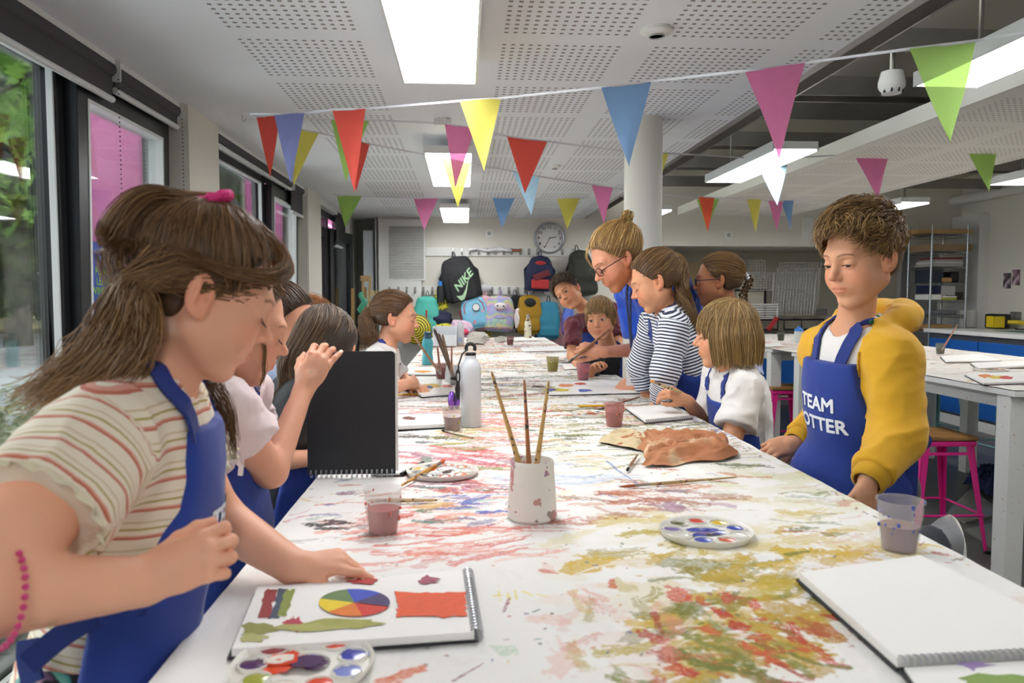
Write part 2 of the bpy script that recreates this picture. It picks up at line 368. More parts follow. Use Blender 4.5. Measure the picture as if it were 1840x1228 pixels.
lamp(-.23, .05, 7.2, 8.5, 'farthest lit ceiling panel above the row of pegs'); lamp(1.72, 1.98, 1.5, 2.9, 'bright light fitting behind the large green pennant', 2.78)
lamp(1.70, 1.96, 4.2, 5.4, 'light fitting in the open ceiling behind the pale blue pennant', 2.78); lamp(1.70, 1.96, 7.2, 8.4, 'small far light fitting seen beside the column', 2.78)
lamp(3.78, 4.04, 4.1, 5.4, 'light fitting at the right edge beside the small green pennant', 2.78); lamp(3.78, 4.04, 6.5, 7.7, 'far right light fitting seen behind the boy\'s hair', 2.78)
for x, l in ((-.23, 'added unseen left light fitting behind the camera'), (1.72, 'added unseen middle light fitting behind the camera'), (3.78, 'added unseen right light fitting behind the camera')): lamp(x, x+.27, -1.6, -.2, l, CZ if x < 0 else 2.78)  # unseen fittings added so the room is lit from behind the camera
# ------------------------------------------------------------------ soft-shape modelling (smooth unions meshed by surface nets)
A = lambda *v: np.array(v if len(v) > 1 else v[0], float)
def nrm(v): v = A(v); return v/(np.linalg.norm(v)+1e-12)
def lerp(a, b, t): return A(a)*(1-t)+A(b)*t
def rot(v, ax, deg): return np.array(Matrix.Rotation(math.radians(deg), 3, Vector([float(x) for x in ax]))) @ A(v)
def sm(a, b, k):
    h = np.maximum(k-np.abs(a-b), 0)/k; return np.minimum(a, b)-h*h*k*.25
def smax(a, b, k): return -sm(-a, -b, k)
def rc(p, a, b, ra, rb=None):
    rb = ra if rb is None else rb; a, b = A(a), A(b); d = b-a; t = np.clip((p-a) @ d/(d @ d+1e-12), 0, 1)
    q = p-a-t[:, None]*d; return np.sqrt((q*q).sum(1))-(ra+(rb-ra)*t)
def ell(p, c, r, R=None):
    q = p-A(c)
    if R is not None: q = q @ R
    q1 = q/A(r); k0 = np.sqrt((q1*q1).sum(1)); q2 = q1/A(r); k1 = np.sqrt((q2*q2).sum(1))+1e-9; return k0*(k0-1)/k1
def surfnet(f, lo, hi, h):
    lo, hi = A(lo), A(hi); n = (np.ceil((hi-lo)/h/4).astype(int)*4+4)
    C = 4; nc = n//C; ax = [lo[i]+np.arange(nc[i])*C*h+(C-1)*h/2 for i in range(3)]
    g = np.stack(np.meshgrid(*ax, indexing='ij'), -1).reshape(-1, 3); dc = f(g).reshape(nc)
    D = dc.repeat(C, 0).repeat(C, 1).repeat(C, 2); idx = np.argwhere(np.abs(D) < C*h*1.35)
    D = D.copy(); vals = np.empty(len(idx))
    for s in range(0, len(idx), 400000): vals[s:s+400000] = f(lo+idx[s:s+400000]*h)
    D[idx[:, 0], idx[:, 1], idx[:, 2]] = vals
    S = D < 0; m = [s-1 for s in D.shape]
    def sl(A_, i, j, k): return A_[i:i+m[0], j:j+m[1], k:k+m[2]]
    cnt = sum(sl(S, i, j, k).astype(np.int8) for i in (0, 1) for j in (0, 1) for k in (0, 1)); act = (cnt > 0) & (cnt < 8)
    cell = np.argwhere(act); 
    if not len(cell): return np.zeros((0, 3)), np.zeros((0, 4), int)
    vid = -np.ones(act.shape, np.int64); vid[act] = np.arange(len(cell)); acc = np.zeros((len(cell), 3)); w = np.zeros(len(cell))
    for a in range(3):
        for u in (0, 1):
            for v in (0, 1):
                o0 = [0, 0, 0]; o0[(a+1) % 3] = u; o0[(a+2) % 3] = v; o1 = list(o0); o1[a] = 1
                d0 = D[tuple((cell+o0).T)]; d1 = D[tuple((cell+o1).T)]; x = (d0 < 0) != (d1 < 0)
                t = np.where(x, d0/np.where(x, d0-d1, 1), 0); pt = np.array([o0]*len(cell), float); pt[:, a] += t; acc += pt*x[:, None]; w += x
    V = lo+(cell+acc/w[:, None])*h; F = []
    for a in range(3):
        b, c = (a+1) % 3, (a+2) % 3; sh = list(D.shape); sh[a] -= 1
        s0 = S[tuple(slice(0, sh[i]) for i in range(3))]; off = [slice(0, None)]*3; off[a] = slice(1, None); s1 = S[tuple(off)]
        e = np.argwhere(s0 != s1); e = e[(e[:, b] > 0) & (e[:, c] > 0) & (e[:, b] < D.shape[b]-1) & (e[:, c] < D.shape[c]-1)]
        q = []
        for db, dc_ in ((0, 0), (-1, 0), (-1, -1), (0, -1)):
            k = e.copy(); k[:, b] += db; k[:, c] += dc_; q.append(vid[tuple(k.T)])
        q = np.stack(q, 1); fl = ~s0[tuple(e.T)]; q[fl] = q[fl][:, ::-1]; F.append(q[(q >= 0).all(1)])
    return V, np.concatenate(F)
def near(f, p, c, R):
    c = A(c); r = np.sqrt(((p-c)**2).sum(1)); d = r-R+.02; m = r < R*1.25
    if m.any(): d[m] = f(p[m])
    return d
def box_of(pts, pad): pts = np.array(pts); return pts.min(0)-pad, pts.max(0)+pad
def project(f, pts, off=0, it=6):
    p = np.array(pts, float); e = .002
    for _ in range(it):
        d = f(p)-off; g = np.stack([(f(p+A(e, 0, 0))-f(p-A(e, 0, 0))), (f(p+A(0, e, 0))-f(p-A(0, e, 0))), (f(p+A(0, 0, e))-f(p-A(0, 0, e)))], 1)
        g /= np.linalg.norm(g, axis=1)[:, None]+1e-9; p = p-g*d[:, None]*.9
    return p
def tubes(paths, rad, sides=4, flat=1.):
    """paths (N,M,3), rad (N,M): many thin tapered strands as one mesh"""
    N, Mn, _ = paths.shape; T = np.gradient(paths, axis=1); T /= np.linalg.norm(T, axis=2, keepdims=True)+1e-9
    up = np.where(np.abs(T[:, :1, 2:3]) < .9, A(0, 0, 1.), A(1., 0, 0)); a = np.cross(T, up); a /= np.linalg.norm(a, axis=2, keepdims=True)+1e-9; b = np.cross(T, a)
    th = np.arange(sides)*2*np.pi/sides
    V = paths[:, :, None, :]+rad[:, :, None, None]*(np.cos(th)[None, None, :, None]*a[:, :, None, :]+np.sin(th)[None, None, :, None]*b[:, :, None, :]*flat)
    i = np.arange(N)[:, None, None]*Mn*sides; j = np.arange(Mn-1)[None, :, None]*sides; k = np.arange(sides)[None, None, :]; k2 = (k+1) % sides
    F = np.stack([i+j+k, i+j+k2, i+j+sides+k2, i+j+sides+k], -1).reshape(-1, 4); return V.reshape(-1, 3), F
def resample(pts, n):
    pts = np.array(pts, float); d = np.r_[0, np.cumsum(np.linalg.norm(np.diff(pts, axis=0), axis=1))]; t = np.linspace(0, d[-1], n)
    # Catmull-Rom style smoothing
    out = np.stack([np.interp(t, d, pts[:, i]) for i in range(3)], 1)
    for _ in range(3 if len(pts) > 2 else 0): out[1:-1] = (out[:-2]+2*out[1:-1]+out[2:])/4
    return out
# ------------------------------------------------------------------ materials for people
def skin_fn(t, a): t.bump(t.noise(350, 2), .08, .0006)
M_SKIN = vcmat('skin', .52, skin_fn, sss=.0, spec=.35)
MATS['skin'].node_tree.nodes['Principled BSDF'].inputs['Subsurface Weight'].default_value = .12
MATS['skin'].node_tree.nodes['Principled BSDF'].inputs['Subsurface Radius'].default_value = (.012, .004, .002)
M_HAIR = vcmat('hair', .42, None, spec=.45)
def cloth_fn(scale=500, s=.25): return lambda t: t.bump(t.noise(scale, 2), s, .0008)
def cloth(name, color, rough=.85, var=.05, bump=(420, .25, .0008)): return mat(name, color, rough, 0, None, var, 14, bump, sheen=.15)
M_APRON = cloth('royal_blue_cotton', '#163589', .8)
M_APRON_D = cloth('royal_blue_cotton_strap', '#142e7a', .8)
M_PRINT = mat('white_print', '#e9ecf4', .7)
M_DARKH = mat('dark_lash', '#241811', .6)
M_EYEW = mat('eyeball', '#e6e1dc', .15, var=0)
def eye_mat(col): return mat('iris_'+col.strip('#'), col, .12, var=0)
M_PUPIL = mat('pupil', '#0a0a0a', .08, var=0)
def stripe_mat(name, bands, period, attr='st', warp=.0015):
    def fn(t):
        a = t.new('Attribute', attribute_name=attr); v = t.math('ADD', a.outputs['Fac'], t.math('MULTIPLY', t.math('SUBTRACT', t.noise(20, 2), .5), warp*2))
        f = t.math('FRACT', t.math('DIVIDE', v, period)); r = t.new('ValToRGB'); r.color_ramp.interpolation = 'CONSTANT'; e = r.color_ramp.elements
        while len(e) < len(bands): e.new(.5)
        for x, (p, c) in zip(e, bands): x.position = p; x.color = (*srgb(c), 1)
        t.l.new(f, r.inputs[0]); t.col(r.outputs[0]); t.bump(t.noise(400, 2), .2, .0008)
    return mat(name, '#ffffff', .85, 0, fn, sheen=.1)
# ------------------------------------------------------------------ heads
class Head:
    def __init__(s, c, fwd, up=(0, 0, 1), size=.215, eyes='down', skin='#d9a183', beard=False, mouth=0, fat=1.05, nose=1.):
        s.c = A(c); th = math.degrees(math.atan2(s.c[0], s.c[1])); s.f = nrm(rot(fwd, (0, 0, 1), -th)); up = rot(up, (0, 0, 1), -th); s.r = nrm(np.cross(s.f, A(up))); s.u = np.cross(s.r, s.f); s.R = np.stack([s.r, s.f, s.u], 1); s.k = size/.222
        s.eyes = eyes; s.skin = srgb(skin); s.beard = beard; s.mouth = mouth; s.fat = fat; s.nose = nose
    def loc(s, p): return ((p-s.c) @ s.R)/s.k
    def wld(s, q): return s.c+(np.array(q, float)*s.k) @ s.R.T
    def sdf(s, p):
        q = s.loc(p); x = np.abs(q[:, 0]); m = np.stack([x, q[:, 1], q[:, 2]], 1); F = s.fat
        d = ell(q, (0, -.014, .038), (.073, .092, .079))
        d = sm(d, ell(q, (0, .026, -.022), (.057*F, .062, .074)), .03)
        d = sm(d, rc(m, (.047*F, .004, -.05), (.016, .060, -.089), .018*F, .014), .03)
        d = sm(d, ell(q, (0, .066, -.090), (.02, .017, .015)), .018)
        d = sm(d, ell(m, (.034*F, .052, -.034), (.024*F, .025, .028)), .03)
        d = sm(d, rc(m, (.004, .081, .026), (.036, .068, .028), .010, .009), .02)
        # sockets, eyelids
        d = smax(d, -ell(m, (.030, .096, .006), (.017, .016, .011)), .014)
        e = ell(m, (.0305, .0715, .005), (.0155, .0142, .0128)); 
        op = {'down': ((.0305, .092, -.0015), (.0115, .02, .0014)), 'open': ((.0305, .092, .005), (.0125, .02, .0050)), 'half': ((.0305, .092, .002), (.012, .02, .003))}[s.eyes]
        d = sm(d, e, .005); d = smax(d, -ell(m, *op), .0015) if s.eyes != 'down' else smax(d, -ell(m, op[0], (.0118, .0065, .0009)), .0012)
        # nose
        N = s.nose
        d = sm(d, rc(q, (0, .080, .014), (0, .080+.021*N, -.019), .0068, .0088), .013)
        d = sm(d, ell(q, (0, .082+.021*N, -.021), (.0095, .0085, .0078)), .006)
        d = sm(d, ell(m, (.0100, .077+.014*N, -.0255), (.0062, .0085, .0062)), .005)
        d = smax(d, -ell(m, (.0055, .079+.018*N, -.0315), (.0030, .0050, .0030)), .002)
        # mouth
        d = sm(d, ell(q, (0, .075, -.052), (.027, .017, .020)), .014)
        d = sm(d, ell(m, (.0060, .0885, -.0490), (.0125, .0062, .0042)), .004)
        d = sm(d, ell(q, (0, .0875, -.0590), (.0140, .0062, .0046)), .006)
        g = rc(m, (0, .0975, -.0540), (.019, .088, -.0545), .0016+s.mouth*.002, .0010); d = smax(d, -g, .003)
        # ears
        qe = np.stack([x-.0745, q[:, 1]+.008, q[:, 2]+.004], 1); c_, s_ = math.cos(.30), math.sin(.30); Re = np.array([[c_, -s_, 0], [s_, c_, 0], [0, 0, 1]])
        ca, sa = math.cos(.2), math.sin(.2); Rt = np.array([[1, 0, 0], [0, ca, -sa], [0, sa, ca]])
        qe = qe @ Re @ Rt
        er = ell(qe, (0, 0, 0), (.0085, .0190, .0310)); er = smax(er, -ell(qe, (.0095, .0015, .004), (.0105, .0130, .0225)), .0025); er = sm(er, rc(qe, (.0035, -.004, .016), (.0045, -.006, -.010), .0028, .0026), .003)
        er = sm(er, ell(qe, (.002, .011, -.003), (.005, .0045, .0065)), .004); er = sm(er, ell(qe, (0.001, .006, -.024), (.0065, .009, .0095)), .006)
        d = sm(d, er, .006)
        return d*s.k
    def paint(s, V):
        q = s.loc(V); x = np.abs(q[:, 0]); base = np.array(s.skin); C = np.tile(base, (len(V), 1)); dist = np.linalg.norm(q, axis=1)
        def blend(w, c): 
            nonlocal C; w = np.clip(w, 0, 1)[:, None]; C = C*(1-w)+np.array(c)*w
        g = lambda cx, cy, cz, r: np.exp(-((x-cx)**2+(q[:, 1]-cy)**2+(q[:, 2]-cz)**2)/r**2)
        red = base*np.array([1.03, .74, .70])
        blend(.75*g(.042, .07, -.026, .024), red); blend(.6*g(0, .10, -.02, .012), red); blend(.5*((x > .07) & (np.abs(q[:, 1]+.008) < .03) & (dist < .11)), red)
        lip = np.clip(1.25-np.sqrt((x/.0215)**2+((q[:, 2]+.0540)/.0098)**2), 0, 1)*4*(q[:, 1] > .078); blend(np.clip(lip, 0, 1)*.6, base*np.array([.86, .50, .48]))
        brow = np.clip(1-np.abs(q[:, 2]-(.0265+.004*np.sin(np.clip((x-.012)/.035, 0, 1)*3.1)))/.0033, 0, 1)*((x > .012) & (x < .047))*(q[:, 1] > .05); blend(np.clip(brow*1.4, 0, .85), base*np.array([.32, .26, .22]))
        blend(.25*g(.0305, .083, .006, .011), base*np.array([.85, .68, .62]))
        if s.eyes == 'down': 
            ln = np.clip(1-np.abs(q[:, 2]+.0012-.0035*((x-.0305)/.012)**2)/.0016, 0, 1)*(np.abs(x-.0305) < .0125)*(q[:, 1] > .07); blend(ln, (.03, .018, .012))
        if s.beard:
            b = np.clip((-.030-q[:, 2]+(.035 if False else 0)+np.clip(.045-q[:, 1], -.02, .05)*.55)/.012, 0, 1)*np.clip((q[:, 1]+.005)/.01, 0, 1)*(dist < .14)
            mo = np.clip(1-np.abs(q[:, 2]+.040)/.006, 0, 1)*(x < .03)*(q[:, 1] > .07); b = np.maximum(b, mo)*(1-np.clip(lip, 0, 1)); n = .6+.5*vnoise(q, 260, 3); blend(b*.72*n, srgb('#a9642f'))
        return C
def add_eyes(h, parent, col='#5b4a3a', look=(0, 0)):
    if h.eyes == 'down': return
    for sx in (-1, 1):
        d = nrm((look[0], 1, look[1])); c = np.array([sx*.0305, .0710, .005]); u = nrm(np.cross(d, (0, 0, 1))); v = np.cross(u, d)
        mb = MB(); n, m = 18, 12; rr = .0130
        V = []; 
        for i in range(m+1):
            a = math.pi*i/m*.62
            for k in range(n): b = 2*math.pi*k/n; V.append(h.wld(c+rr*(d*math.cos(a)+(u*math.cos(b)+v*math.sin(b))*math.sin(a))))
        for i in range(m):
            mb.mi = 2 if i < 2 else (1 if i < 4 else 0)
            if i == 0: o0 = len(mb.V); mb.V += [tuple(x) for x in V]
            for k in range(n): mb.F.append((o0+i*n+k, o0+(i+1)*n+k, o0+(i+1)*n+(k+1) % n, o0+i*n+(k+1) % n)); mb.M.append(mb.mi)
        mb.build('eye', [M_EYEW, eye_mat(col), M_PUPIL], parent, smooth=True, world=True)
def lashes(h, parent, z=None):
    z = {'down': -.0035, 'open': .0098, 'half': .005}[h.eyes] if z is None else z
    ps = []
    for sx in (-1, 1):
        for t in np.linspace(-1, 1, 13):
            x = .0305+t*.0125; y = .0715+.0142*math.sqrt(max(0, 1-(t*.8)**2))+.0005; z0 = z+(.003*t*t if h.eyes == 'down' else -.003*t*t)
            dz = -.003 if h.eyes == 'down' else .0025
            ps.append([(sx*x, y, z0), (sx*(x+t*.0012), y+.0035, z0+dz*.4), (sx*(x+t*.0028), y+.0065, z0+dz*1.2)])
    P_ = h.wld(np.array(ps).reshape(-1, 3)).reshape(-1, 3, 3); V, F = tubes(P_, np.tile([.0006, .0005, .0002], (len(P_), 1)), 3)
    mesh_np('eyelashes', V, F, M_DARKH, parent)
# ------------------------------------------------------------------ hands
def hand(wr, d, n, side, L, curls=((20, 25, 15),)*4, spread=6, thumb=(.75, .35, 15), name=None):
    """wr wrist, d to the knuckles, n back-of-hand normal, side: +1 thumb on cross(d,n) side"""
    d = nrm(d); n = nrm(A(n)-d*np.dot(n, d)); s = np.cross(d, n)*side; wr = A(wr)
    fin = []; kn = []
    for i, (o, fl, kl) in enumerate(((.155, .43, .50), (.05, .475, .52), (-.055, .44, .50), (-.15, .345, .46))):
        k = wr+d*L*kl+s*L*o+n*L*(.005 if i in (1, 2) else -.01); kn.append(k)
        c = curls[i] if i < len(curls) else curls[-1]; a = 0; dd0 = rot(d, n, (1.5-i)*spread*side*(1 if True else -1)); 
        if np.dot(dd0-d, s)*(1.5-i) < 0: dd0 = rot(d, n, -(1.5-i)*spread*side)
        p = k; seg = [p]
        for j, fr in enumerate((.46, .30, .24)):
            a += c[j]; dd = dd0*math.cos(math.radians(a))-n*math.sin(math.radians(a)); p = p+dd*L*fl*fr; seg.append(p)
        fin.append(seg)
    t0 = wr+d*L*.14+s*L*.13-n*L*.03; ta, tb, tc = thumb; td = nrm(d*ta+s*(1-ta*.5)-n*tb); t1 = t0+td*L*.21
    td2 = nrm(td+(-s*.02*tc)+d*.012*tc); t2 = t1+td2*L*.16; td3 = nrm(td2+(-s*.02*tc)+d*.012*tc); t3 = t2+td3*L*.12
    R = np.stack([s, d, n], 1)
    class H: pass
    h = H(); h.fin = fin; h.th = [t0, t1, t2, t3]; h.L = L; h.pts = [wr]+[q for f in fin for q in f]+h.th; h.s, h.d, h.n, h.wr = s, d, n, wr
    def f(p):
        D = ell(p, wr+d*L*.29, (L*.20, L*.27, L*.082), R); D = sm(D, rc(p, wr-d*L*.05, wr+d*L*.15, L*.125, L*.13), .012)
        D = sm(D, ell(p, wr+d*L*.22+s*L*.11-n*L*.04, (L*.075, L*.15, L*.07), R), .012)
        for i, sg in enumerate(fin):
            r = L*(.050, .052, .049, .043)[i]; q = rc(p, lerp(wr, sg[0], .6), sg[0], r*1.0, r*1.08); g = rc(p, sg[0], sg[1], r*1.08, r*.98)
            g = sm(g, rc(p, sg[1], sg[2], r*1.0, r*.88), .003); g = sm(g, rc(p, sg[2], sg[3], r*.9, r*.74), .003); D = sm(sm(D, q, .008), g, .0035)
        r = L*.058; g = rc(p, t0, t1, r*1.25, r); g = sm(g, rc(p, t1, t2, r, r*.93), .004); g = sm(g, rc(p, t2, t3, r*.95, r*.72), .004); return sm(D, g, .006)
    h.sdf = f; return h
M_NAIL = mat('fingernail', '#e0b0a0', .3, var=0)
def nails(h, parent):
    r = h.L*.043
    for sg, k in [(f, 1.) for f in h.fin]+[(h.th, 1.15)]:
        a, b = sg[-2], sg[-1]; d = nrm(b-a); n = nrm(np.cross(np.cross(d, -h.d*.0+h.n), d)) if abs(np.dot(d, h.n)) < .97 else nrm(h.d)
        if sg is h.th: n = nrm(h.s*.6+h.n*.7-d*np.dot(h.s*.6+h.n*.7, d))
        s = np.cross(d, n); mb = MB(); V = []; m = 5; q = 6
        for i in range(q):
            for j in range(m):
                u = (j/(m-1)*2-1); v = i/(q-1)*2-1; V.append(b-d*r*.05+d*v*r*.75+s*u*r*.62*math.sqrt(max(0, 1-.35*v*v))*k+n*(r*.80*k*math.sqrt(max(.0, 1-(u*.6)**2))-abs(v)*r*.03))
        mb.add(V, [(i*m+j, i*m+j+1, (i+1)*m+j+1, (i+1)*m+j) for i in range(q-1) for j in range(m-1)]); mb.build('fingernail', M_NAIL, parent, smooth=True, world=True)
# ------------------------------------------------------------------ bodies
class Person:
    def __init__(s, name, label, J, head, tfwd=None, skin='#d9a183', W=None, t=1., armr=1., hands=(), legs=True, autohand=True, lift=.022, res=.008, fat=1., sk=1., hump=0):
        s.hump = hump; s.J = J = {k: A(v) for k, v in J.items()}; s.head = head; s.sc = srgb(skin); s.t = t; s.armr = armr; s.res = res; s.hands = list(hands); 
        up_ = nrm(J['neck']-J['pel'])
        for k_, w_ in (('neck', 1), ('shL', .45), ('shR', .45)): J[k_] = J[k_]+up_*lift*w_
        for q in 'LR':            # every visible forearm ends in a hand
            if not any(np.linalg.norm(h.wr-J['wr'+q]) < .02 for h in s.hands) and autohand:
                d = nrm(J['wr'+q]-J['el'+q]); d = nrm(A(d[0], d[1], d[2]*.3)); n_ = A(0, 0, 1) if abs(d[2]) < .9 else A(0, -1, 0); s.hands.append(hand(J['wr'+q], d, n_, 1 if q == 'L' else -1, .145*t, curls=((25, 35, 20), (28, 38, 22), (32, 40, 24), (36, 42, 24))))
        s.fat = fat; s.sk = sk
        s.root = thing(name, label, 'person', (J['pel'][0], J['pel'][1], 0)); s.W = np.linalg.norm(J['shL']-J['shR'])/2 if W is None else W
        up = nrm(J['neck']-J['pel']); fw = A(tfwd) if tfwd is not None else nrm(np.cross(up, J['shR']-J['shL']))
        s.f = nrm(fw-up*np.dot(fw, up)); s.r = np.cross(s.f, up); s.up = up; s.TR = np.stack([s.r, s.f, up], 1); s.legsOn = legs
        if 'hipL' not in J:
            J['hipL'] = J['pel']-s.r*.07*t; J['hipR'] = J['pel']+s.r*.07*t
        for q in 'LR':
            if 'kn'+q not in J: J['kn'+q] = J['hip'+q]*A(1, 1, .56)+A(0, 0, .0); J['an'+q] = J['hip'+q]*A(1, 1, 0)+A(0, 0, .07)-A(s.f[0], s.f[1], 0)*.03
        s.neckr = .043*t
    def torso(s, p):
        J = s.J; t = s.t; W_ = s.W; F = s.fat; L = np.linalg.norm(J['neck']-J['pel'])/.42
        d = ell(p, lerp(J['pel'], J['neck'], .66)-s.f*s.hump, (W_*.98, .088*t*F, .155*L), s.TR)
        d = sm(d, ell(p, lerp(J['pel'], J['neck'], .36)+s.f*.006, (W_*.84*F, .082*t*F, .15*L), s.TR), .04)
        d = sm(d, ell(p, J['pel'], (W_*.95*F, .095*t*F, .11*t), s.TR), .04)
        for q in 'LR': d = sm(d, rc(p, lerp(J['neck'], J['sh'+q], .25)-s.up*.02, J['sh'+q]-s.up*.004, .042*t, .040*t*s.armr), .035)
        return d
    def neckd(s, p): return rc(p, s.J['neck']-s.up*.03, lerp(s.J['neck'], s.head.c, .78) if s.head else s.J['neck'], s.neckr*1.08, s.neckr)
    def arm(s, p, q, off=0):
        J = s.J; t = s.t*s.armr
        return sm(rc(p, J['sh'+q], J['el'+q], .043*t+off, .033*t+off), rc(p, J['el'+q], J['wr'+q], .034*t+off, .022*t+off), .012)
    def leg(s, p, q, off=0):
        J = s.J; t = s.t; return sm(rc(p, J['hip'+q], J['kn'+q], .078*t+off, .052*t+off), rc(p, J['kn'+q], J['an'+q], .053*t+off, .035*t+off), .02)
    def body(s, p):
        d = s.torso(p)
        for q in 'LR': d = sm(d, s.arm(p, q), .025)
        for h in s.hands: d = sm(d, near(h.sdf, p, lerp(h.wr, h.fin[1][0], .9), h.L*.75), .012)
        if s.legsOn:
            for q in 'LR': d = sm(d, s.leg(p, q), .03)
        if s.head: d = sm(d, s.neckd(p), .03); d = sm(d, near(s.head.sdf, p, s.head.c, .16*s.head.k), .018)
        return d
    def build_skin(s, hres=.0024, handres=.0022):
        J = s.J; parts = []; boxes = []
        if s.head: c = s.head.c; boxes.append((c-.135*s.head.k, c+.135*s.head.k, hres))
        for h in s.hands: lo, hi = box_of(h.pts, .016); boxes.append((lo, hi, handres))
        ks = ['pel', 'neck', 'shL', 'shR', 'elL', 'elR', 'wrL', 'wrR']+(['knL', 'knR', 'anL', 'anR', 'hipL', 'hipR'] if s.legsOn else [])
        lo, hi = box_of([J[k] for k in ks], .13); parts_V = []; Fs = []; o = 0
        def clip(V, F, inside):                                # drop coarse faces lying in a finer box
            m = inside[F].all(1); return V, F[~m]
        V, F = surfnet(s.body, lo, hi, s.res)
        ins = np.zeros(len(V), bool)
        for a, b, r in boxes: ins |= ((V > a+s.res*.8) & (V < b-s.res*.8)).all(1)
        V, F = clip(V, F, ins); parts_V.append(V); Fs.append(F); o = len(V)
        for a, b, r in boxes: V, F = surfnet(s.body, a, b, r); parts_V.append(V); Fs.append(F+o); o += len(V)
        V = np.concatenate(parts_V); F = np.concatenate(Fs)
        C = s.head.paint(V)*A(1.0, .97, .93) if s.head else np.tile(s.sc, (len(V), 1)); n = vnoise(V, 30, 5)[:, None]-.5; C = C*(1+.05*n)
        for h in s.hands:
            for sg in h.fin:
                for k in (1, 2): w = np.exp(-((V-sg[k])**2).sum(1)/(.008**2))[:, None]*.25; C = C*(1-w)+C*np.array([1, .78, .74])*w
                w = np.exp(-((V-sg[3])**2).sum(1)/(.010**2))[:, None]*.35; C = C*(1-w)+C*np.array([1, .75, .7])*w
        s.paintfn = getattr(s, 'paintfn', None)
        if s.paintfn: C = s.paintfn(V, C)
        return mesh_np('body', V, F, M_SKIN, s.root, cols=C)
    def cloth(s, name, f, lo, hi, m, res=None, fold=(.0025, 1.), attrs=None, seed=0):
        amp, sc = fold
        def g(p):
            d = f(p); m = np.abs(d) < .05; q = p[m] @ s.TR*A(1, 1, .75)*sc; w = vnoise(q, 7, seed+3)
            n = (1-np.abs(2*vnoise(q+w[:, None]*.09, 17, seed)-1))**2*1.6-.6+(1-np.abs(2*vnoise(q*A(1, 1, 1.6)+w[:, None]*.06, 33, seed+9)-1))**2*.55-.25
            d[m] += -amp*n; return d
        s.g = g if amp else f; V, F = surfnet(s.g, lo, hi, res or s.res*.8)
        return mesh_np(name, V, F, m, s.root, attrs={k: fn(V) for k, fn in (attrs or {}).items()})
    def shirt(s, m, sleeve=.55, off=.008, name='t_shirt', hem=.0, neck=.012, fold=(.003, 1.), st=None, res=None, loose=.012, seed=0, full=None, cut=True, soff=.0):
        """sleeve: fraction of the upper arm; full: fraction of the forearm for long sleeves"""
        J = s.J
        def f(p):
            d = s.torso(p)-off
            for q in 'LR':
                a, b = J['sh'+q], J['el'+q]; t = s.t*s.armr
                if full is None:
                    e = lerp(a, b, sleeve); dd = nrm(b-a); g = smax(rc(p, a, lerp(a, b, sleeve+.12), .045*t+off, .043*t+off+loose), (p-e) @ dd, .006)
                else:
                    w = J['wr'+q]; e = lerp(b, w, full); dd = nrm(w-b); g = rc(p, a, b, .045*t+off+soff, .037*t+off+loose+soff); g2 = smax(rc(p, b, lerp(b, w, full+.1), .037*t+off+loose+soff, .030*t+off+soff), (p-e) @ dd, .004); g = sm(g, g2, .02)
                d = sm(d, g, .03)
            d = smax(d, -(s.neckd(p)-neck+0*d) if True else d, .008) if neck is not None else d
            d = smax(d, (J['pel']+s.up*hem*1.-p) @ s.up, .01)
            return d
        s.shirt_f = f
        ks = ['pel', 'neck', 'shL', 'shR', 'elL', 'elR']+(['wrL', 'wrR'] if full is not None else []); lo, hi = box_of([J[k] for k in ks], .14)
        o = s.cloth(name, f, lo, hi, m, res, fold, {'st': st} if st else None, seed); s.shirt_f = s.g; return o
    def over(s, p):
        return s.shirt_f(p) if hasattr(s, 'shirt_f') else s.torso(p)
    def apron(s, m=None, bt=.78, bw=.55, ww=1.25, wv=.28, low=-.42, off=.008, strapz=.18, label=None, tie=True, res=None, skirt=.10, frame=None, wmin=-.01):
        """bib top at bt of the torso length, half width bw*W there, growing to ww*W at the waist wv; skirt down to low (m)"""
        J = s.J; L = np.linalg.norm(J['neck']-J['pel']); W_ = s.W; O = J['pel']
        def uvw(p): q = (p-O) @ s.TR; return q[:, 0], q[:, 2], q[:, 1]
        down = nrm(lerp(J['knL'], J['knR'], .5)-lerp(J['hipL'], J['hipR'], .5))
        def tor(p):
            d = s.torso(p)-.008 
            if hasattr(s, 'shirt_f'): d = sm(s.torso_shirt(p), d, .01)
            for q in 'LR': d = sm(d, rc(p, J['hip'+q], J['hip'+q]+down*(-low), .095*s.t, .10*s.t), .05)
            return d
        def f(p):
            u, v, w = uvw(p); d = tor(p)-off
            wid = np.interp(v, [low-1, wv*L*.4, wv*L, (wv*.45+bt*.55)*L, bt*L, bt*L+.5], [W_*ww, W_*ww, W_*ww*.97, W_*(ww*.3+bw*.7), W_*bw, W_*bw])
            d = smax(d, (np.abs(u)-wid)*.8, .006); d = smax(d, v-bt*L, .004); d = smax(d, low-v if False else ((p-O) @ down)+low, .006); d = smax(d, wmin-w, .01); return d
        s.apron_f = f; s.uvw = uvw
        lo, hi = box_of([O, J['neck'], O+down*(-low), J['shL'], J['shR']], .16)
        o = s.cloth('apron', f, lo, hi, m or M_APRON, res, (.0018, .7), seed=5); s.apron_f = s.g
        return o
    def torso_shirt(s, p): return s.torso(p)-.010
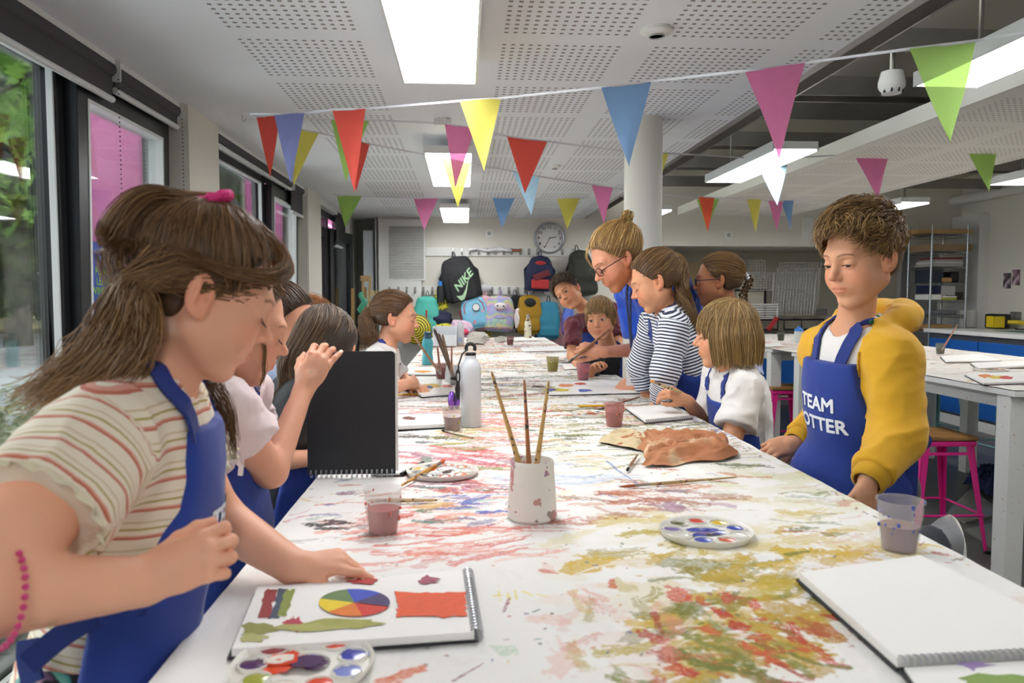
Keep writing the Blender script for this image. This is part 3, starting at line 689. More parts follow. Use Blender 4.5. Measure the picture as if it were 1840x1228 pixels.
    def strap(s, pts, f, wd=.014, m=None, off=.004, name='apron_strap', n=40, parent=None, thick=.0025, up=None):
        """ribbon laid over the surface f through the points"""
        pa = resample(pts, n); pa = project(f, pa, off) if f is not None else pa; 
        for _ in range(2): pa[1:-1] = (pa[:-2]+2*pa[1:-1]+pa[2:])/4
        if f is not None: pa = project(f, pa, off, 2)
        T = np.gradient(pa, axis=0); T /= np.linalg.norm(T, axis=1)[:, None]; e = .003
        if f is not None: g = np.stack([f(pa+A(e, 0, 0))-f(pa-A(e, 0, 0)), f(pa+A(0, e, 0))-f(pa-A(0, e, 0)), f(pa+A(0, 0, e))-f(pa-A(0, 0, e))], 1)
        else: g = np.tile(A(up if up is not None else (0, 0, 1)), (n, 1))
        B = np.cross(T, g); B /= np.linalg.norm(B, axis=1)[:, None]+1e-9; N = np.cross(B, T); V = []
        for i in range(n): 
            for a, b in ((-1, -1), (1, -1), (1, 1), (-1, 1)): V.append(pa[i]+B[i]*a*wd+N[i]*b*thick)
        F = [(i*4+k, i*4+(k+1) % 4, (i+1)*4+(k+1) % 4, (i+1)*4+k) for i in range(n-1) for k in range(4)]+[(0, 1, 2, 3), tuple((n-1)*4+k for k in range(4))]
        return mesh_np(name, V, F, m or M_APRON_D, parent or s.root, smooth=False)
    def print_on(s, txt, O, U, Vd, size, f, m=None, off=.0015, bold=.03, parent=None, name='lettering'):
        """lettering laid onto surface f: O a point near it, U reading direction, Vd up; projected along cross(U,Vd)"""
        tv, tf = text_mesh(txt, size, bold); U = nrm(U); Vd = nrm(A(Vd)-U*np.dot(Vd, U)); N = np.cross(U, Vd)
        bm = bmesh.new(); me = bpy.data.meshes.new('x'); me.from_pydata([tuple(v) for v in tv], [], tf); bm.from_mesh(me); bmesh.ops.triangulate(bm, faces=bm.faces)
        for _ in range(3):
            ed = [e for e in bm.edges if e.calc_length() > .012]
            if ed: bmesh.ops.subdivide_edges(bm, edges=ed, cuts=1); bmesh.ops.triangulate(bm, faces=bm.faces)
        tv = np.array([v.co[:] for v in bm.verts]); tz = tv[:, 2:3]*1.; bm.verts.index_update(); tf = [tuple(v.index for v in q.verts) for q in bm.faces]; bm.free(); bpy.data.meshes.remove(me)
        p = A(O)+tv[:, :1]*U+tv[:, 1:2]*Vd+N*.12; t = np.zeros(len(p))
        for _ in range(40): dd = f(p-N*t[:, None])-off; t += np.clip(dd, -.01, .03)*.8
        p = p-N*t[:, None]+N*tz*2; ok = np.abs(t-.12) < .14
        tf = [q for q in tf if all(ok[i] for i in q)]
        return mesh_np(name, p, tf, m or M_PRINT, parent or s.root, smooth=False)
    def trousers(s, m, off=.010, name='trousers', shorts=False, shoes=True, shoem=None, flare=.0):
        J = s.J
        def f(p):
            d = ell(p, J['pel'], (s.W*.95*s.fat+off, .095*s.t*s.fat+off, .11*s.t), s.TR)
            for q in 'LR': 
                g = s.leg(p, q, off+flare*.3); e = J['an'+q]; dd = nrm(e-J['kn'+q]); g = smax(g, (p-e) @ dd, .004); d = sm(d, g, .03)
            return d
        lo, hi = box_of([J['pel'], J['hipL'], J['hipR'], J['knL'], J['knR'], J['anL'], J['anR']], .15); s.cloth(name, f, lo, hi, m, .011, (.004, .6))
        if shoes:
            for q in 'LR':
                a = J['an'+q]; sh = MB(); down = nrm(a-J['kn'+q]); fw = nrm(s.f-down*np.dot(s.f, down)) if abs(np.dot(s.f, down)) < .9 else nrm((0, 0, -1))
                sd = np.cross(fw, -down); R = np.stack([sd, fw, -down], 1)
                V, F = surfnet(lambda p: sm(smax(ell(p, a+down*.045+fw*.05, (.040, .115, .05), R), (p-(a+down*.062)) @ down, .006), rc(p, a, a+down*.03, .042, .045), .02), a-.19, a+.19, .007)
                o = mesh_np('shoe', V, F, shoem or mat('shoe_grey', '#b9b8b5', .7), s.root)
                V, F = surfnet(lambda p: smax(smax(ell(p, a+down*.05+fw*.05, (.044, .12, .055), R), (p-(a+down*.074)) @ down, .004), -(p-(a+down*.055)) @ down, .004), a-.19, a+.19, .006)
                mesh_np('sole', V, F, mat('rubber_sole', '#e6e4de', .7), o)
# ------------------------------------------------------------------ hair
def scalp_pts(h, n, keep, rng):
    i = np.arange(n*3)+.5; ph = np.arccos(1-2*i/(n*3)); th = math.pi*(1+5**.5)*i
    u = np.stack([np.cos(th)*np.sin(ph), np.sin(th)*np.sin(ph), np.cos(ph)], 1); q = A(0, -.014, .038)+u*A(.0735, .0925, .0795); k = keep(q, u); q = q[k]; u = u[k]
    return q, u
C0 = A(0, -.014, .038); CR = A(.0735, .0925, .0795)
def hairline(q, u, low=-.035, temple=.0):
    """true where hair grows on a normal scalp, local head coordinates"""
    y, z, x = q[:, 1], q[:, 2], np.abs(q[:, 0])
    front = (z > .082-.0*x) | (y < .045-(.06-z)*.35)
    side = ~((y > .008) & (z < .03)) & ~((np.abs(y+.008) < .018) & (z < .012) & (x > .05))
    return front & side & (z > low) & ~((y > .062) & (z < .085+temple))
def on_skull(v, r): 
    """push local points out to ellipsoid radius r (relative)"""
    w = (v-C0)/CR; w /= np.linalg.norm(w, axis=-1, keepdims=True)+1e-9; return C0+w*CR*r
def slerp_paths(a, b, r0, r1, m):
    """great-circle strands over the skull from a to b (local), radius growing r0->r1"""
    ua = (a-C0)/CR; ub = (b-C0)/CR; ua /= np.linalg.norm(ua, axis=1, keepdims=True); ub = ub/np.linalg.norm(ub, axis=1, keepdims=True)
    t = np.linspace(0, 1, m)[None, :, None]; om = np.arccos(np.clip((ua*ub).sum(1), -.999, .999))[:, None, None]; so = np.sin(om)+1e-6
    w = (np.sin((1-t)*om)*ua[:, None]+np.sin(t*om)*ub[:, None])/so
    r = r0[:, None, None]*(1-t)+r1[:, None, None]*t if not np.isscalar(r0) else r0+(r1-r0)*t
    return C0+w*CR*r
def hair_cols(n, m, s, base, rng, tip=None, var=.22, streak=None):
    b = np.array(srgb(base)); f = 1+var*rng.standard_normal((n, 1)); C = b*np.clip(f, .35, 1.8)
    if streak is not None: w = (rng.random((n, 1)) < .3)*1.; C = C*(1-w)+np.array(srgb(streak))*w*np.clip(f, .6, 1.4)
    C = np.repeat(C[:, None], m, 1)
    if tip is not None: t = np.linspace(0, 1, m)[None, :, None]**1.5; C = C*(1-t)+np.array(srgb(tip))*t
    return np.repeat(C[:, :, None], s, 2).reshape(-1, 3)
def strand_mesh(name, paths, r0, parent, base, rng, tip=None, m=None, taper=.35, sides=4, flat=.6, var=.22, streak=None):
    N, Mn, _ = paths.shape; rr = r0*(.75+.5*rng.random((N, 1)))*np.linspace(1, taper, Mn)[None]; V, F = tubes(paths, rr, sides, flat)
    return mesh_np(name, V, F, m or M_HAIR, parent, cols=hair_cols(N, Mn, sides, base, rng, tip, var, streak))
def hair_cap(h, parent, base, thick=.006, low=-.04, keep=None, res=.005, extra=None, name='hair', front=.06):
    """the mass of hair lying on the skull, with combed grooves"""
    def f(p):
        q = h.loc(p); d = ell(q, C0, CR+thick); d = sm(d, ell(q, (0, -.03, -.005), (.066+thick*.4, .068+thick*.6, .07)), .02)
        y, z, x = q[:, 1], q[:, 2], np.abs(q[:, 0])
        face = np.minimum(np.minimum(z-.030-.0*x, 1e9), 1e9)
        # carve the face: everything in front of a slanting plane below the hairline
        pl = (y-front+(.085-z)*.62)*.85; carve = smax(-pl, z-.086, .01)          # <0 inside the face zone
        d = smax(d, -carve, .01); d = smax(d, -smax(smax(x*-1+.055, np.abs(y+.005)-.018, .004), z-.008, .004), .006); d = smax(d, low-z, .012); 
        return d*h.k
    V, F = surfnet((lambda p: sm(f(p), extra(p), .015)) if extra else f, h.c-.15*h.k, h.c+.15*h.k, res); q = h.loc(V)
    n = vnoise(q*A(1, .25, 1), 300, 1)*.5+vnoise(q*A(1, .3, 1), 120, 2)*.5; C = np.array(srgb(base))*(.55+.55*n[:, None])
    o = mesh_np(name, V, F, M_HAIR, parent, cols=C); return o
def jit(n, m, amp, rng, smooth=4):
    """smooth random offsets along strands (n,m,3)"""
    k = rng.standard_normal((n, smooth, 3)); t = np.linspace(0, smooth-1, m); i = np.clip(t.astype(int), 0, smooth-2); f = (t-i)[None, :, None]; f = f*f*(3-2*f); return amp*(k[:, i]*(1-f)+k[:, i+1]*f)
def pulled_back(h, parent, tie, base, seed=1, n=650, part=None, lift=.012, r=.0011, hl=None, tip=None, streak=None, name='hair_strands', keep=None, fluff=.0015, var=.22):
    """hair combed from the hairline over the skull to the tie (local point)"""
    rng = np.random.default_rng(seed); q, u = scalp_pts(h, n, keep or (lambda q, u: hairline(q, u)), rng); q = q+rng.standard_normal(q.shape)*.003
    m = 16; tb = np.tile(A(tie), (len(q), 1))+rng.standard_normal((len(q), 3))*.004
    P_ = slerp_paths(q, tb, 1.085+.03*rng.random(len(q)), np.full(len(q), 1+lift/.08)+.04*rng.random(len(q)), m)
    dy, dz = P_[..., 1]+.008, P_[..., 2]+.002; rr = np.sqrt(dy*dy+dz*dz)+1e-6; near_ear = (np.abs(P_[..., 0]) > .055) & (rr < .034) & (dz > -.02); g = np.where(near_ear, .034/rr, 1.)
    P_[..., 1] = -.008+dy*g; P_[..., 2] = -.002+np.where(near_ear, np.abs(dz)*g, dz)
    w = np.sin(np.linspace(0, 1, m)*math.pi)[None, :, None]; P_ = P_+jit(len(q), m, fluff, rng)*1.0+nrm_rows(P_-C0)*w*.004*rng.random((len(q), 1, 1))
    return strand_mesh(name, h.wld(P_.reshape(-1, 3)).reshape(P_.shape), r*h.k, parent, base, rng, tip, streak=streak, taper=.8, var=var)
def nrm_rows(v): return v/(np.linalg.norm(v, axis=-1, keepdims=True)+1e-9)
def tail(parent, pts, rad, base, seed=2, n=260, m=26, r=.0012, wave=(0, 1), spread=1., tip=None, name='ponytail', streak=None, jag=.12, var=.24):
    """lock of hair following world points pts with half-widths rad"""
    rng = np.random.default_rng(seed); g = resample(pts, m); R = np.interp(np.linspace(0, 1, m), np.linspace(0, 1, len(rad)), rad)
    T = nrm_rows(np.gradient(g, axis=0)); up = A(0, 0, 1) if abs(T[0][2]) < .8 else A(1, 0, 0); a = np.cross(T, up); a = nrm_rows(a); b = np.cross(T, a)
    ang = rng.random(n)*2*math.pi; rr = np.sqrt(rng.random(n)); ph = rng.random(n)*6.28; ph = ph*.25+np.floor(ang/6.28*7)*1.3
    tl = np.clip(1-jag*rng.random(n)*2, .5, 1); paths = np.empty((n, m, 3)); ts = np.linspace(0, 1, m)
    for i in range(n):
        k = ts*tl[i]*(m-1); j = np.clip(k.astype(int), 0, m-2); f = (k-j)[:, None]; gi = g[j]*(1-f)+g[j+1]*f; Ri = (R[j]*(1-f[:, 0])+R[j+1]*f[:, 0])*rr[i]*spread
        w = wave[0]*np.sin(ts*wave[1]*6.28+ph[i])*np.clip(ts*4, 0, 1)
        paths[i] = gi+a[j]*(Ri*math.cos(ang[i])+w)[:, None]+b[j]*(Ri*math.sin(ang[i])+w*.6*math.cos(ph[i]))[:, None]
    paths += jit(n, m, .0018, rng, 5)*np.clip(ts*3, 0, 1)[None, :, None]
    return strand_mesh(name, paths, r, parent, base, rng, tip, streak=streak, var=var)
def band(parent, c, ax, R, r, m, name='hair_tie', wob=.12):
    ax = nrm(ax); a = nrm(np.cross(ax, (0.3, .2, 1))); b = np.cross(ax, a); mb = MB(); n = 26
    pts = [A(c)+(a*math.cos(t)+b*math.sin(t))*R*(1+wob*math.sin(t*7)) for t in np.linspace(0, 2*math.pi, n)]; mb.tube(pts, [r*(1+.2*math.sin(i*1.9)) for i in range(n)], 8); return mb.build(name, m, parent, smooth=True, world=True)
def fall(h, parent, base, zlen, seed=3, n=900, crown=(0, -.035, .118), fringe=.028, part=0., r=.0012, flare=.004, tip=None, streak=None, name='hair_strands', wave=(.0, 1), face=(.55, .95), down=None, lift=.13, inward=.10, m=20, back=None, var=.22, ends=.008):
    """hair falling from the crown all round: zlen(phi)->local z of the ends; phi 0 front, pi back"""
    rng = np.random.default_rng(seed); c = A(crown); out = []; dn = A(0, 0, -1) if down is None else nrm(down)
    for i in range(n):
        phi = rng.uniform(-math.pi, math.pi); layer = rng.random(); R = 1+lift*(.55+.45*layer); st = c+A(part, 0, 0)+A(rng.normal(0, .016), rng.normal(0, .018), 0)
        dirx, diry = math.sin(phi), math.cos(phi); e = C0+CR*A(dirx, diry, -.05); pa = slerp_paths(on_skull(st[None], 1), on_skull(e[None], 1), R, R, 10)[0]
        z = zlen(phi)+rng.normal(0, ends)+.012*(1-layer)*0
        # cut where the strand reaches its end height, else let it drop
        pts = [p for p in pa]; last = pts[-1]; k = 8
        outd = A(dirx, diry, 0)
        for j in range(1, k+1): 
            f = j/k; pts.append(last+dn*(f*max(.001, last[2]-z))+outd*(flare*math.sin(f*3)-inward*.12*f*f))
        pts = np.array(pts); 
        if z > -.0: pts = pts[pts[:, 2] > z] if (pts[:, 2] > z).sum() > 3 else pts[:4]
        q = resample(pts, m); w = wave[0]*np.sin(np.linspace(0, wave[1]*6.28, m)+phi*5)*np.linspace(0, 1, m); q = q+outd*w[:, None]; out.append(q)
    P_ = np.array(out)+jit(n, m, .0016, rng, 4); P_ = h.wld(P_.reshape(-1, 3)).reshape(P_.shape)
    return strand_mesh(name, P_, r*h.k, parent, base, rng, tip, streak=streak, taper=.5, var=var)
def short_hair(h, parent, base, seed=4, n=1500, ln=(.025, .045), flow=(.25, .9, -.15), curl=.006, r=.0012, tip=None, streak=None, lift=.35, keep=None, top=1.4, low=-.05, var=.25, name='hair_strands'):
    rng = np.random.default_rng(seed); q, u = scalp_pts(h, n, keep or (lambda q, u: hairline(q, u, low)), rng); q = q+rng.standard_normal(q.shape)*.002; N = len(q); m = 9
    w = nrm_rows((q-C0)/CR**2); fl = np.tile(A(flow), (N, 1)); side = np.clip((.07-q[:, 2])/.06, 0, 1)[:, None]; fl = fl*(1-side)+side*A(0, .1, -1)
    fl = fl+rng.standard_normal((N, 3))*.14+(vnoise(q, 38, seed)[:, None]-.5)*A(1.6, .9, .3)+(vnoise(q, 90, seed+4)[:, None]-.5)*A(.8, .5, .3); fl = fl-w*(fl*w).sum(1, keepdims=True); fl = nrm_rows(fl)
    L = rng.uniform(*ln, N)*(1+(top-1)*np.clip((q[:, 2]-.05)/.06, 0, 1))*(1-.55*side[:, 0]); t = np.linspace(0, 1, m)
    ph = vnoise(q, 60, seed+2)*9; b = np.cross(w, fl); lf = lift*(1-.7*side[:, 0]); g0 = (q-C0)/CR
    P_ = q[:, None]+fl[:, None]*(L[:, None]*t)[..., None]+w[:, None]*((L*lf)[:, None]*np.sin(t*2.4)[None]+.006)[..., None]+b[:, None]*(curl*np.sin(t[None]*5+ph[:, None])*t)[..., None]
    rel = np.linalg.norm((P_-C0)/CR, axis=2); fix = np.maximum(1.05/rel, 1)[..., None]; P_ = C0+(P_-C0)*fix
    return strand_mesh(name, h.wld(P_.reshape(-1, 3)).reshape(P_.shape), r*h.k, parent, base, rng, tip, streak=streak, taper=.35, var=var)
def braid(parent, pts, w, base, name='braid', seed=5, turns=5):
    rng = np.random.default_rng(seed); m = 90; g = resample(pts, m); T = nrm_rows(np.gradient(g, axis=0)); a = nrm_rows(np.cross(T, A(.3, 1, 0))); b = np.cross(T, a); t = np.linspace(0, 1, m); out = []
    for s in range(3):
        ph = t*turns*6.28+s*2.094; c = g+a*(np.sin(ph)*w)[:, None]+b*(np.sin(2*ph)*w*.5)[:, None]
        for k in range(26):
            an = rng.random()*6.28; rr = math.sqrt(rng.random())*w*.62; out.append(c+(a*rr*math.cos(an)+b*rr*math.sin(an))*.8)
    return strand_mesh(name, np.array(out), .0013, parent, base, rng, taper=.8)
def glasses(h, parent, col='#12131a', w=.0215, hh=.015, r=.0013, label=None, lens=True):
    m = mat('glasses_'+col.strip('#'), col, .25, var=0); mb = MB()
    cs = []
    for sx in (-1, 1):
        pts = []
        for t in np.linspace(0, 2*math.pi, 29):
            ct, st_ = math.cos(t), math.sin(t); x = np.sign(ct)*abs(ct)**.7*w; z = np.sign(st_)*abs(st_)**.75*hh; pts.append((sx*.0320+x, .099-abs(sx*.032+x)*.10, .002+z))
        mb.tube(h.wld(pts), r, 6)
        mb.tube(h.wld([(sx*.0535, .0935, .008), (sx*.066, .086, .009), (sx*.0735, .05, .008), (sx*.077, .0, .006), (sx*.0765, -.014, -.002)]), r, 6); cs.append(sx)
    mb.tube(h.wld([(-.011, .097, .004), (0, .0995, .006), (.011, .097, .004)]), r, 6)
    g = mb.build('glasses', m, parent, smooth=True, world=True)
    return g
# ------------------------------------------------------------------ tables and their paint-stained covers
M_TOP = mat('white_laminate', '#dcdcd8', .4); M_LEGP = mat('paint_marked_white_metal', fn=lambda t: t.col(t.mix(t.math('GREATER_THAN', t.noise(55, 2), .70), t.mix(t.noise(3, 3), srgb('#cfd0cd'), srgb('#dddcd8')), t.ramp(t.noise(7, 1), [(0, '#3b58a8'), (.45, '#b0442e'), (.55, '#c8b23a'), (1, '#3b3b3b')]))), rough=.45)
def table(x0, x1, y0, y1, label, leg=.055, group='white topped work tables'):
    t = thing('work_table', label, 'table', ((x0+x1)/2, (y0+y1)/2, 0), 0, group); w, l = x1-x0, y1-y0
    MB().b2((-w/2, -l/2, TZ-.032), (w/2, l/2, TZ-.004)).build('tabletop', M_TOP, t, bevel=.003)
    MB().b2((-w/2+.05, -l/2+.05, TZ-.10), (w/2-.05, -l/2+.08, TZ-.033)).b2((-w/2+.05, l/2-.08, TZ-.10), (w/2-.05, l/2-.05, TZ-.033)).b2((-w/2+.05, -l/2+.08, TZ-.10), (-w/2+.08, l/2-.08, TZ-.033)).b2((w/2-.08, -l/2+.08, TZ-.10), (w/2-.05, l/2-.08, TZ-.033)).build('apron_rail', M_LEGP, t)
    for sx in (-1, 1):
        for sy in (-1, 1): MB().box((sx*(w/2-.05), sy*(l/2-.08), (TZ-.033)/2), (leg, leg, TZ-.033)).build('leg', M_LEGP, t, bevel=.004)
    return t
table(-.34, .81, .45, 2.9, 'nearest painted work table, under the open colour wheel book'); table(-.34, .81, 2.92, 5.38, 'middle painted work table where the man leans'); table(-.34, .81, 5.40, 7.88, 'far painted work table in front of the hanging bags')
table(2.5, 3.93, 3.33, 5.73, 'right work table behind the boy in the hoodie', .09); table(2.5, 3.93, 6.1, 8.5, 'far right work table in front of the wire racks', .09)
WK, LK, OK = 2.3, .8, 1.05
class Canvas:
    def __init__(s, x0, x1, y0, y1, nx, ny, base='#e4e2dd', seed=0):
        iy = np.linspace(1/y1, 1/y0, ny); ys = 1/iy; xs = np.linspace(x0, x1, nx); s.X, s.Y = np.meshgrid(xs, ys); s.nx, s.ny = nx, ny; s.q = np.stack([s.X.ravel(), s.Y.ravel()], 1)
        n = fbm(s.q, 3, 1, 4)[:, None]; s.C = np.array(srgb(base))*(.93+.12*n); s.rng = np.random.default_rng(seed); s.ys = ys; s.xs = xs
        s.n1 = vnoise(s.q, 60, 2); s.n2 = vnoise(s.q, 160, 3); s.n3 = vnoise(s.q, 420, 4)
    def stroke(s, pts, w, col, op=.9, dry=.3, bend=0):
        pts = np.array(pts, float)[:, :2]; 
        if bend and len(pts) == 2: d = pts[1]-pts[0]; pts = np.array([pts[0], (pts[0]+pts[1])/2+np.array([-d[1], d[0]])*bend, pts[1]])
        if len(pts) == 3: t = np.linspace(0, 1, 7)[:, None]; pts = (1-t)**2*pts[0]+2*t*(1-t)*pts[1]+t*t*pts[2]
        lo, hi = pts.min(0)-w*1.6, pts.max(0)+w*1.6
        j = np.where((s.ys > lo[1]) & (s.ys < hi[1]))[0]; i = np.where((s.xs > lo[0]) & (s.xs < hi[0]))[0]
        if not len(i) or not len(j): return
        idx = (np.arange(j[0], j[-1]+1)[:, None]*s.nx+np.arange(i[0], i[-1]+1)[None]).ravel(); q = s.q[idx]; best = np.full(len(q), 9.); tt = np.zeros(len(q)); sg = np.zeros(len(q)); L = np.r_[0, np.cumsum(np.linalg.norm(np.diff(pts, axis=0), axis=1))]
        for k in range(len(pts)-1):
            a, b = pts[k], pts[k+1]; d = b-a; ll = d@d+1e-12; t = np.clip((q-a)@d/ll, 0, 1); v = q-a-t[:, None]*d; r = np.sqrt((v*v).sum(1)); m = r < best; best[m] = r[m]; tt[m] = (L[k]+t*math.sqrt(ll))[m]; cr = (d[0]*v[:, 1]-d[1]*v[:, 0])/math.sqrt(ll); sg[m] = cr[m]
        u = tt/(L[-1]+1e-9); wid = w*(1-.45*u**3)*(.75+.6*(s.n1[idx]-.3)); ed = best+(s.n2[idx]-.5)*w*.7
        st = vnoise(np.stack([sg/w*4+7, tt/w*.35], 1), 1., int(abs(pts[0, 0])*999)); a = np.clip((wid-ed)/(w*.22), 0, 1)*np.clip((st-dry*(.4+u))/.12+.3, 0, 1)*op*(.75+.5*(s.n3[idx]-.3)); a = np.clip(a, 0, 1)[:, None]
        s.C[idx] = s.C[idx]*(1-a)+np.array(srgb(col))*a
    def region(s, box, cols, n, ln, w, ang=None, spr=180, op=(.55, 1.), dry=.24, gauss=True):
        x0, y0, x1, y1 = box; r = s.rng
        for _ in range(int(n*.72)):
            if gauss: px, py = np.clip(r.normal((x0+x1)/2, (x1-x0)/3.2), x0-20, x1+20), np.clip(r.normal((y0+y1)/2, (y1-y0)/3.2), y0-8, y1+8)
            else: px, py = r.uniform(x0, x1), r.uniform(y0, y1)
            c = PZ(px, py)[:2]; a = math.radians((ang if ang is not None else 0)+r.uniform(-spr, spr)/1.); k = WK*(.6+.9*r.random()**2); L = r.uniform(*ln)*LK; d = np.array([math.cos(a), math.sin(a)])*L/2
            s.stroke([c-d, c+d], r.uniform(*w)*k, cols[r.integers(len(cols))], r.uniform(*op)*OK, dry, r.uniform(-.35, .35))
    def px(s, pts, w, col, op=.9, dry=.25): s.stroke([PZ(*p)[:2] for p in pts], w, col, op, dry)
    def mesh(s, name, m, parent=None, z=TZ, amp=.0022, hang=None):
        q = s.q; Z = z+amp*(fbm(q, 9, 7, 3)-.5)*2+.0012*np.clip(fbm(q*A(1, .5), 22, 9, 2)-.55, 0, 1)*6
        V = np.stack([q[:, 0], q[:, 1], Z], 1); i = (np.arange(s.ny-1)[:, None]*s.nx+np.arange(s.nx-1)[None]).ravel(); F = np.stack([i, i+s.nx, i+s.nx+1, i+1], 1); return mesh_np(name, V, F[:, ::-1], m, parent, cols=s.C, world=False)
OL = ['#95861c', '#b39f22', '#6a6e22', '#c8a524', '#bd9c28']; RD = ['#b02a1c', '#c43a2a', '#a53a24', '#c8442c']; SAL = ['#cf5648', '#d97c66', '#c8463c', '#dd9480']; GR = ['#6f7446', '#8b8f55', '#a8a262', '#55583e', '#7a6f45', '#4c4a3c']
MIX = ['#b9683f', '#c9a040', '#7a4a35', '#3f4f8f', '#5c6a4a', '#b0402f', '#7d5a7a', '#d0b45a', '#4a4640', '#4f7f7a', '#cf8a50']
cv = Canvas(-.352, .822, .5, 7.9, 700, 900, seed=5)
R = cv.region
def wash(box, col, op, sc, seed):
    x0, y0, x1, y1 = box; a, b = PZ((x0+x1)/2, y1), PZ((x0+x1)/2, y0); xa, xb = PZ(x0, (y0+y1)/2)[0], PZ(x1, (y0+y1)/2)[0]; u = (cv.q[:, 0]-(xa+xb)/2)/((xb-xa)/2); v = (cv.q[:, 1]-(a[1]+b[1])/2)/((b[1]-a[1])/2)
    m = np.clip(1.25-np.sqrt(u*u+v*v), 0, 1); n = fbm(cv.q*A(1, 1.3), sc, seed, 4); k = (m*np.clip((n-.52)/.05, 0, 1)*op*.7)[:, None]; cv.C = cv.C*(1-k)+np.array(srgb(col))*k
for w_ in (((1000, 960, 1600, 1180), '#cdbb6a', .55, 14, 1), ((1180, 930, 1560, 1060), '#c9b04a', .6, 20, 2), ((1050, 1080, 1460, 1228), '#b8a850', .5, 24, 3), ((980, 1000, 1300, 1228), '#dfae9c', .4, 16, 4), ((600, 880, 980, 1010), '#dca295', .45, 18, 5), ((700, 770, 960, 880), '#d98a86', .5, 16, 6), ((880, 730, 1320, 830), '#a9a676', .55, 14, 7), ((1300, 800, 1640, 960), '#cccb9a', .6, 13, 8), ((860, 690, 1240, 750), '#b8ab84', .5, 10, 9), ((1040, 850, 1330, 930), '#c88a66', .45, 18, 10), ((720, 620, 1060, 700), '#d0b79a', .35, 6, 11), ((1240, 740, 1340, 800), '#8a809c', .6, 22, 12), ((1100, 1150, 1300, 1228), '#c06a58', .4, 30, 13)): wash(*w_)
R((560, 980, 1800, 1228), ['#d8c9c0', '#d9cfc0', '#cfd0d4', '#dcc0b4'], 60, (.05, .2), (.01, .03), op=(.1, .3))
R((1020, 900, 1600, 1010), ['#cdbb74', '#d6c88f', '#c9b257', '#d8cfa8'], 55, (.05, .16), (.008, .022), 10, 35, (.3, .75))
R((1060, 1000, 1460, 1200), OL, 85, (.03, .11), (.004, .012), 60, 60, (.45, .9)); R((1180, 960, 1560, 1060), OL+['#c9a93a'], 50, (.05, .13), (.005, .013), 15, 30, (.5, .9))
R((1340, 1060, 1460, 1180), ['#b8962a', '#b08c26'], 12, (.05, .09), (.012, .02), 110, 25, (.75, .95), .15); R((1120, 1040, 1480, 1228), RD, 50, (.015, .05), (.003, .008), 130, 50, (.7, .95), .2); R((1100, 1130, 1450, 1228), ['#67702c', '#7d8238'], 26, (.04, .09), (.004, .008), 130, 40, (.6, .9))
R((1000, 1020, 1300, 1228), ['#cf7a62', '#d99a88', '#c9605a'], 26, (.03, .10), (.003, .009), None, 180, (.2, .5))
for a, b, c, w in (((1440, 1113), (1500, 1150), '#a5622f', .009), ((1480, 1125), (1530, 1158), '#a86030', .012), ((1530, 1130), (1590, 1175), '#9c5128', .009), ((1420, 1120), (1450, 1160), '#b8402e', .007), ((1460, 1160), (1500, 1190), '#b8402e', .008), ((1360, 1178), (1450, 1165), '#c4563c', .004), ((1175, 1100), (1190, 1150), '#9c3d2c', .007)): cv.px([a, b], w, c)
for a, b, c, w in (((1410, 955), (1475, 958), '#a8402c', .005), ((1475, 958), (1510, 968), '#a8402c', .004), ((1425, 892), (1510, 900), '#a9b4a4', .016), ((1310, 1095), (1350, 1075), '#8f8128', .012), ((1530, 1000), (1585, 1008), '#c9a63c', .012), ((1670, 980), (1700, 985), '#c9b02f', .01), ((1680, 995), (1715, 1000), '#b0523a', .01), ((975, 1025), (1000, 1030), '#c8685a', .008)): cv.px([a, b], w, c)
R((1560, 930, 1640, 1010), ['#cfa58a', '#d6b8a0', '#cfc090'], 14, (.04, .10), (.004, .01), 10, 40, (.2, .5)); R((1330, 800, 1600, 930), ['#c3c58c', '#b7bd8f', '#cdb890', '#c8c8a0', '#aab5a0'], 46, (.06, .16), (.006, .018), -20, 40, (.3, .6)); R((1400, 870, 1640, 960), ['#c87a60', '#d0a890', '#7a8a60'], 26, (.04, .14), (.002, .006), 8, 25, (.3, .6))
R((640, 905, 960, 1010), SAL, 95, (.06, .22), (.002, .008), 8, 22, (.35, .85)); R((560, 930, 760, 1020), ['#5a4a48', '#8a5a60', '#c07070'], 22, (.04, .12), (.002, .006), 20, 30, (.3, .7)); R((700, 780, 940, 880), ['#c2474c', '#cf5f5c', '#b8405a', '#d07a70', '#9a4a6a'], 80, (.08, .26), (.003, .010), -28, 18, (.45, .9))
R((560, 868, 900, 930), MIX, 80, (.02, .09), (.002, .009), 10, 50, (.4, .9)); R((790, 868, 910, 925), ['#4560b0', '#3f58a8', '#7a8fbf', '#5f7f6a'], 22, (.04, .10), (.003, .007), 20, 40, (.6, .9)); R((1050, 860, 1320, 930), ['#b5643f', '#a8583a', '#c78a66', '#9a6a4a'], 40, (.06, .18), (.004, .012), -12, 22, (.5, .9)); R((1000, 845, 1330, 900), ['#4f6fae', '#c0473a', '#d0b24a', '#8a9a90'], 18, (.03, .10), (.002, .005), None, 180, (.5, .9))
R((1180, 905, 1290, 925), ['#9a7a90', '#b08aa0'], 9, (.03, .06), (.008, .014), None, 180, (.5, .8), .15)
R((860, 742, 1320, 830), GR, 240, (.05, .22), (.002, .008), 3, 24, (.45, .95)); R((900, 800, 1120, 870), ['#c8b464', '#d0c89a', '#8fa8c8', '#d6b8a0'], 40, (.06, .2), (.005, .014), -10, 30, (.35, .7)); R((1220, 740, 1340, 790), ['#5a4a72', '#6a5a80', '#8a7a98'], 34, (.04, .12), (.004, .010), 10, 30, (.5, .85))
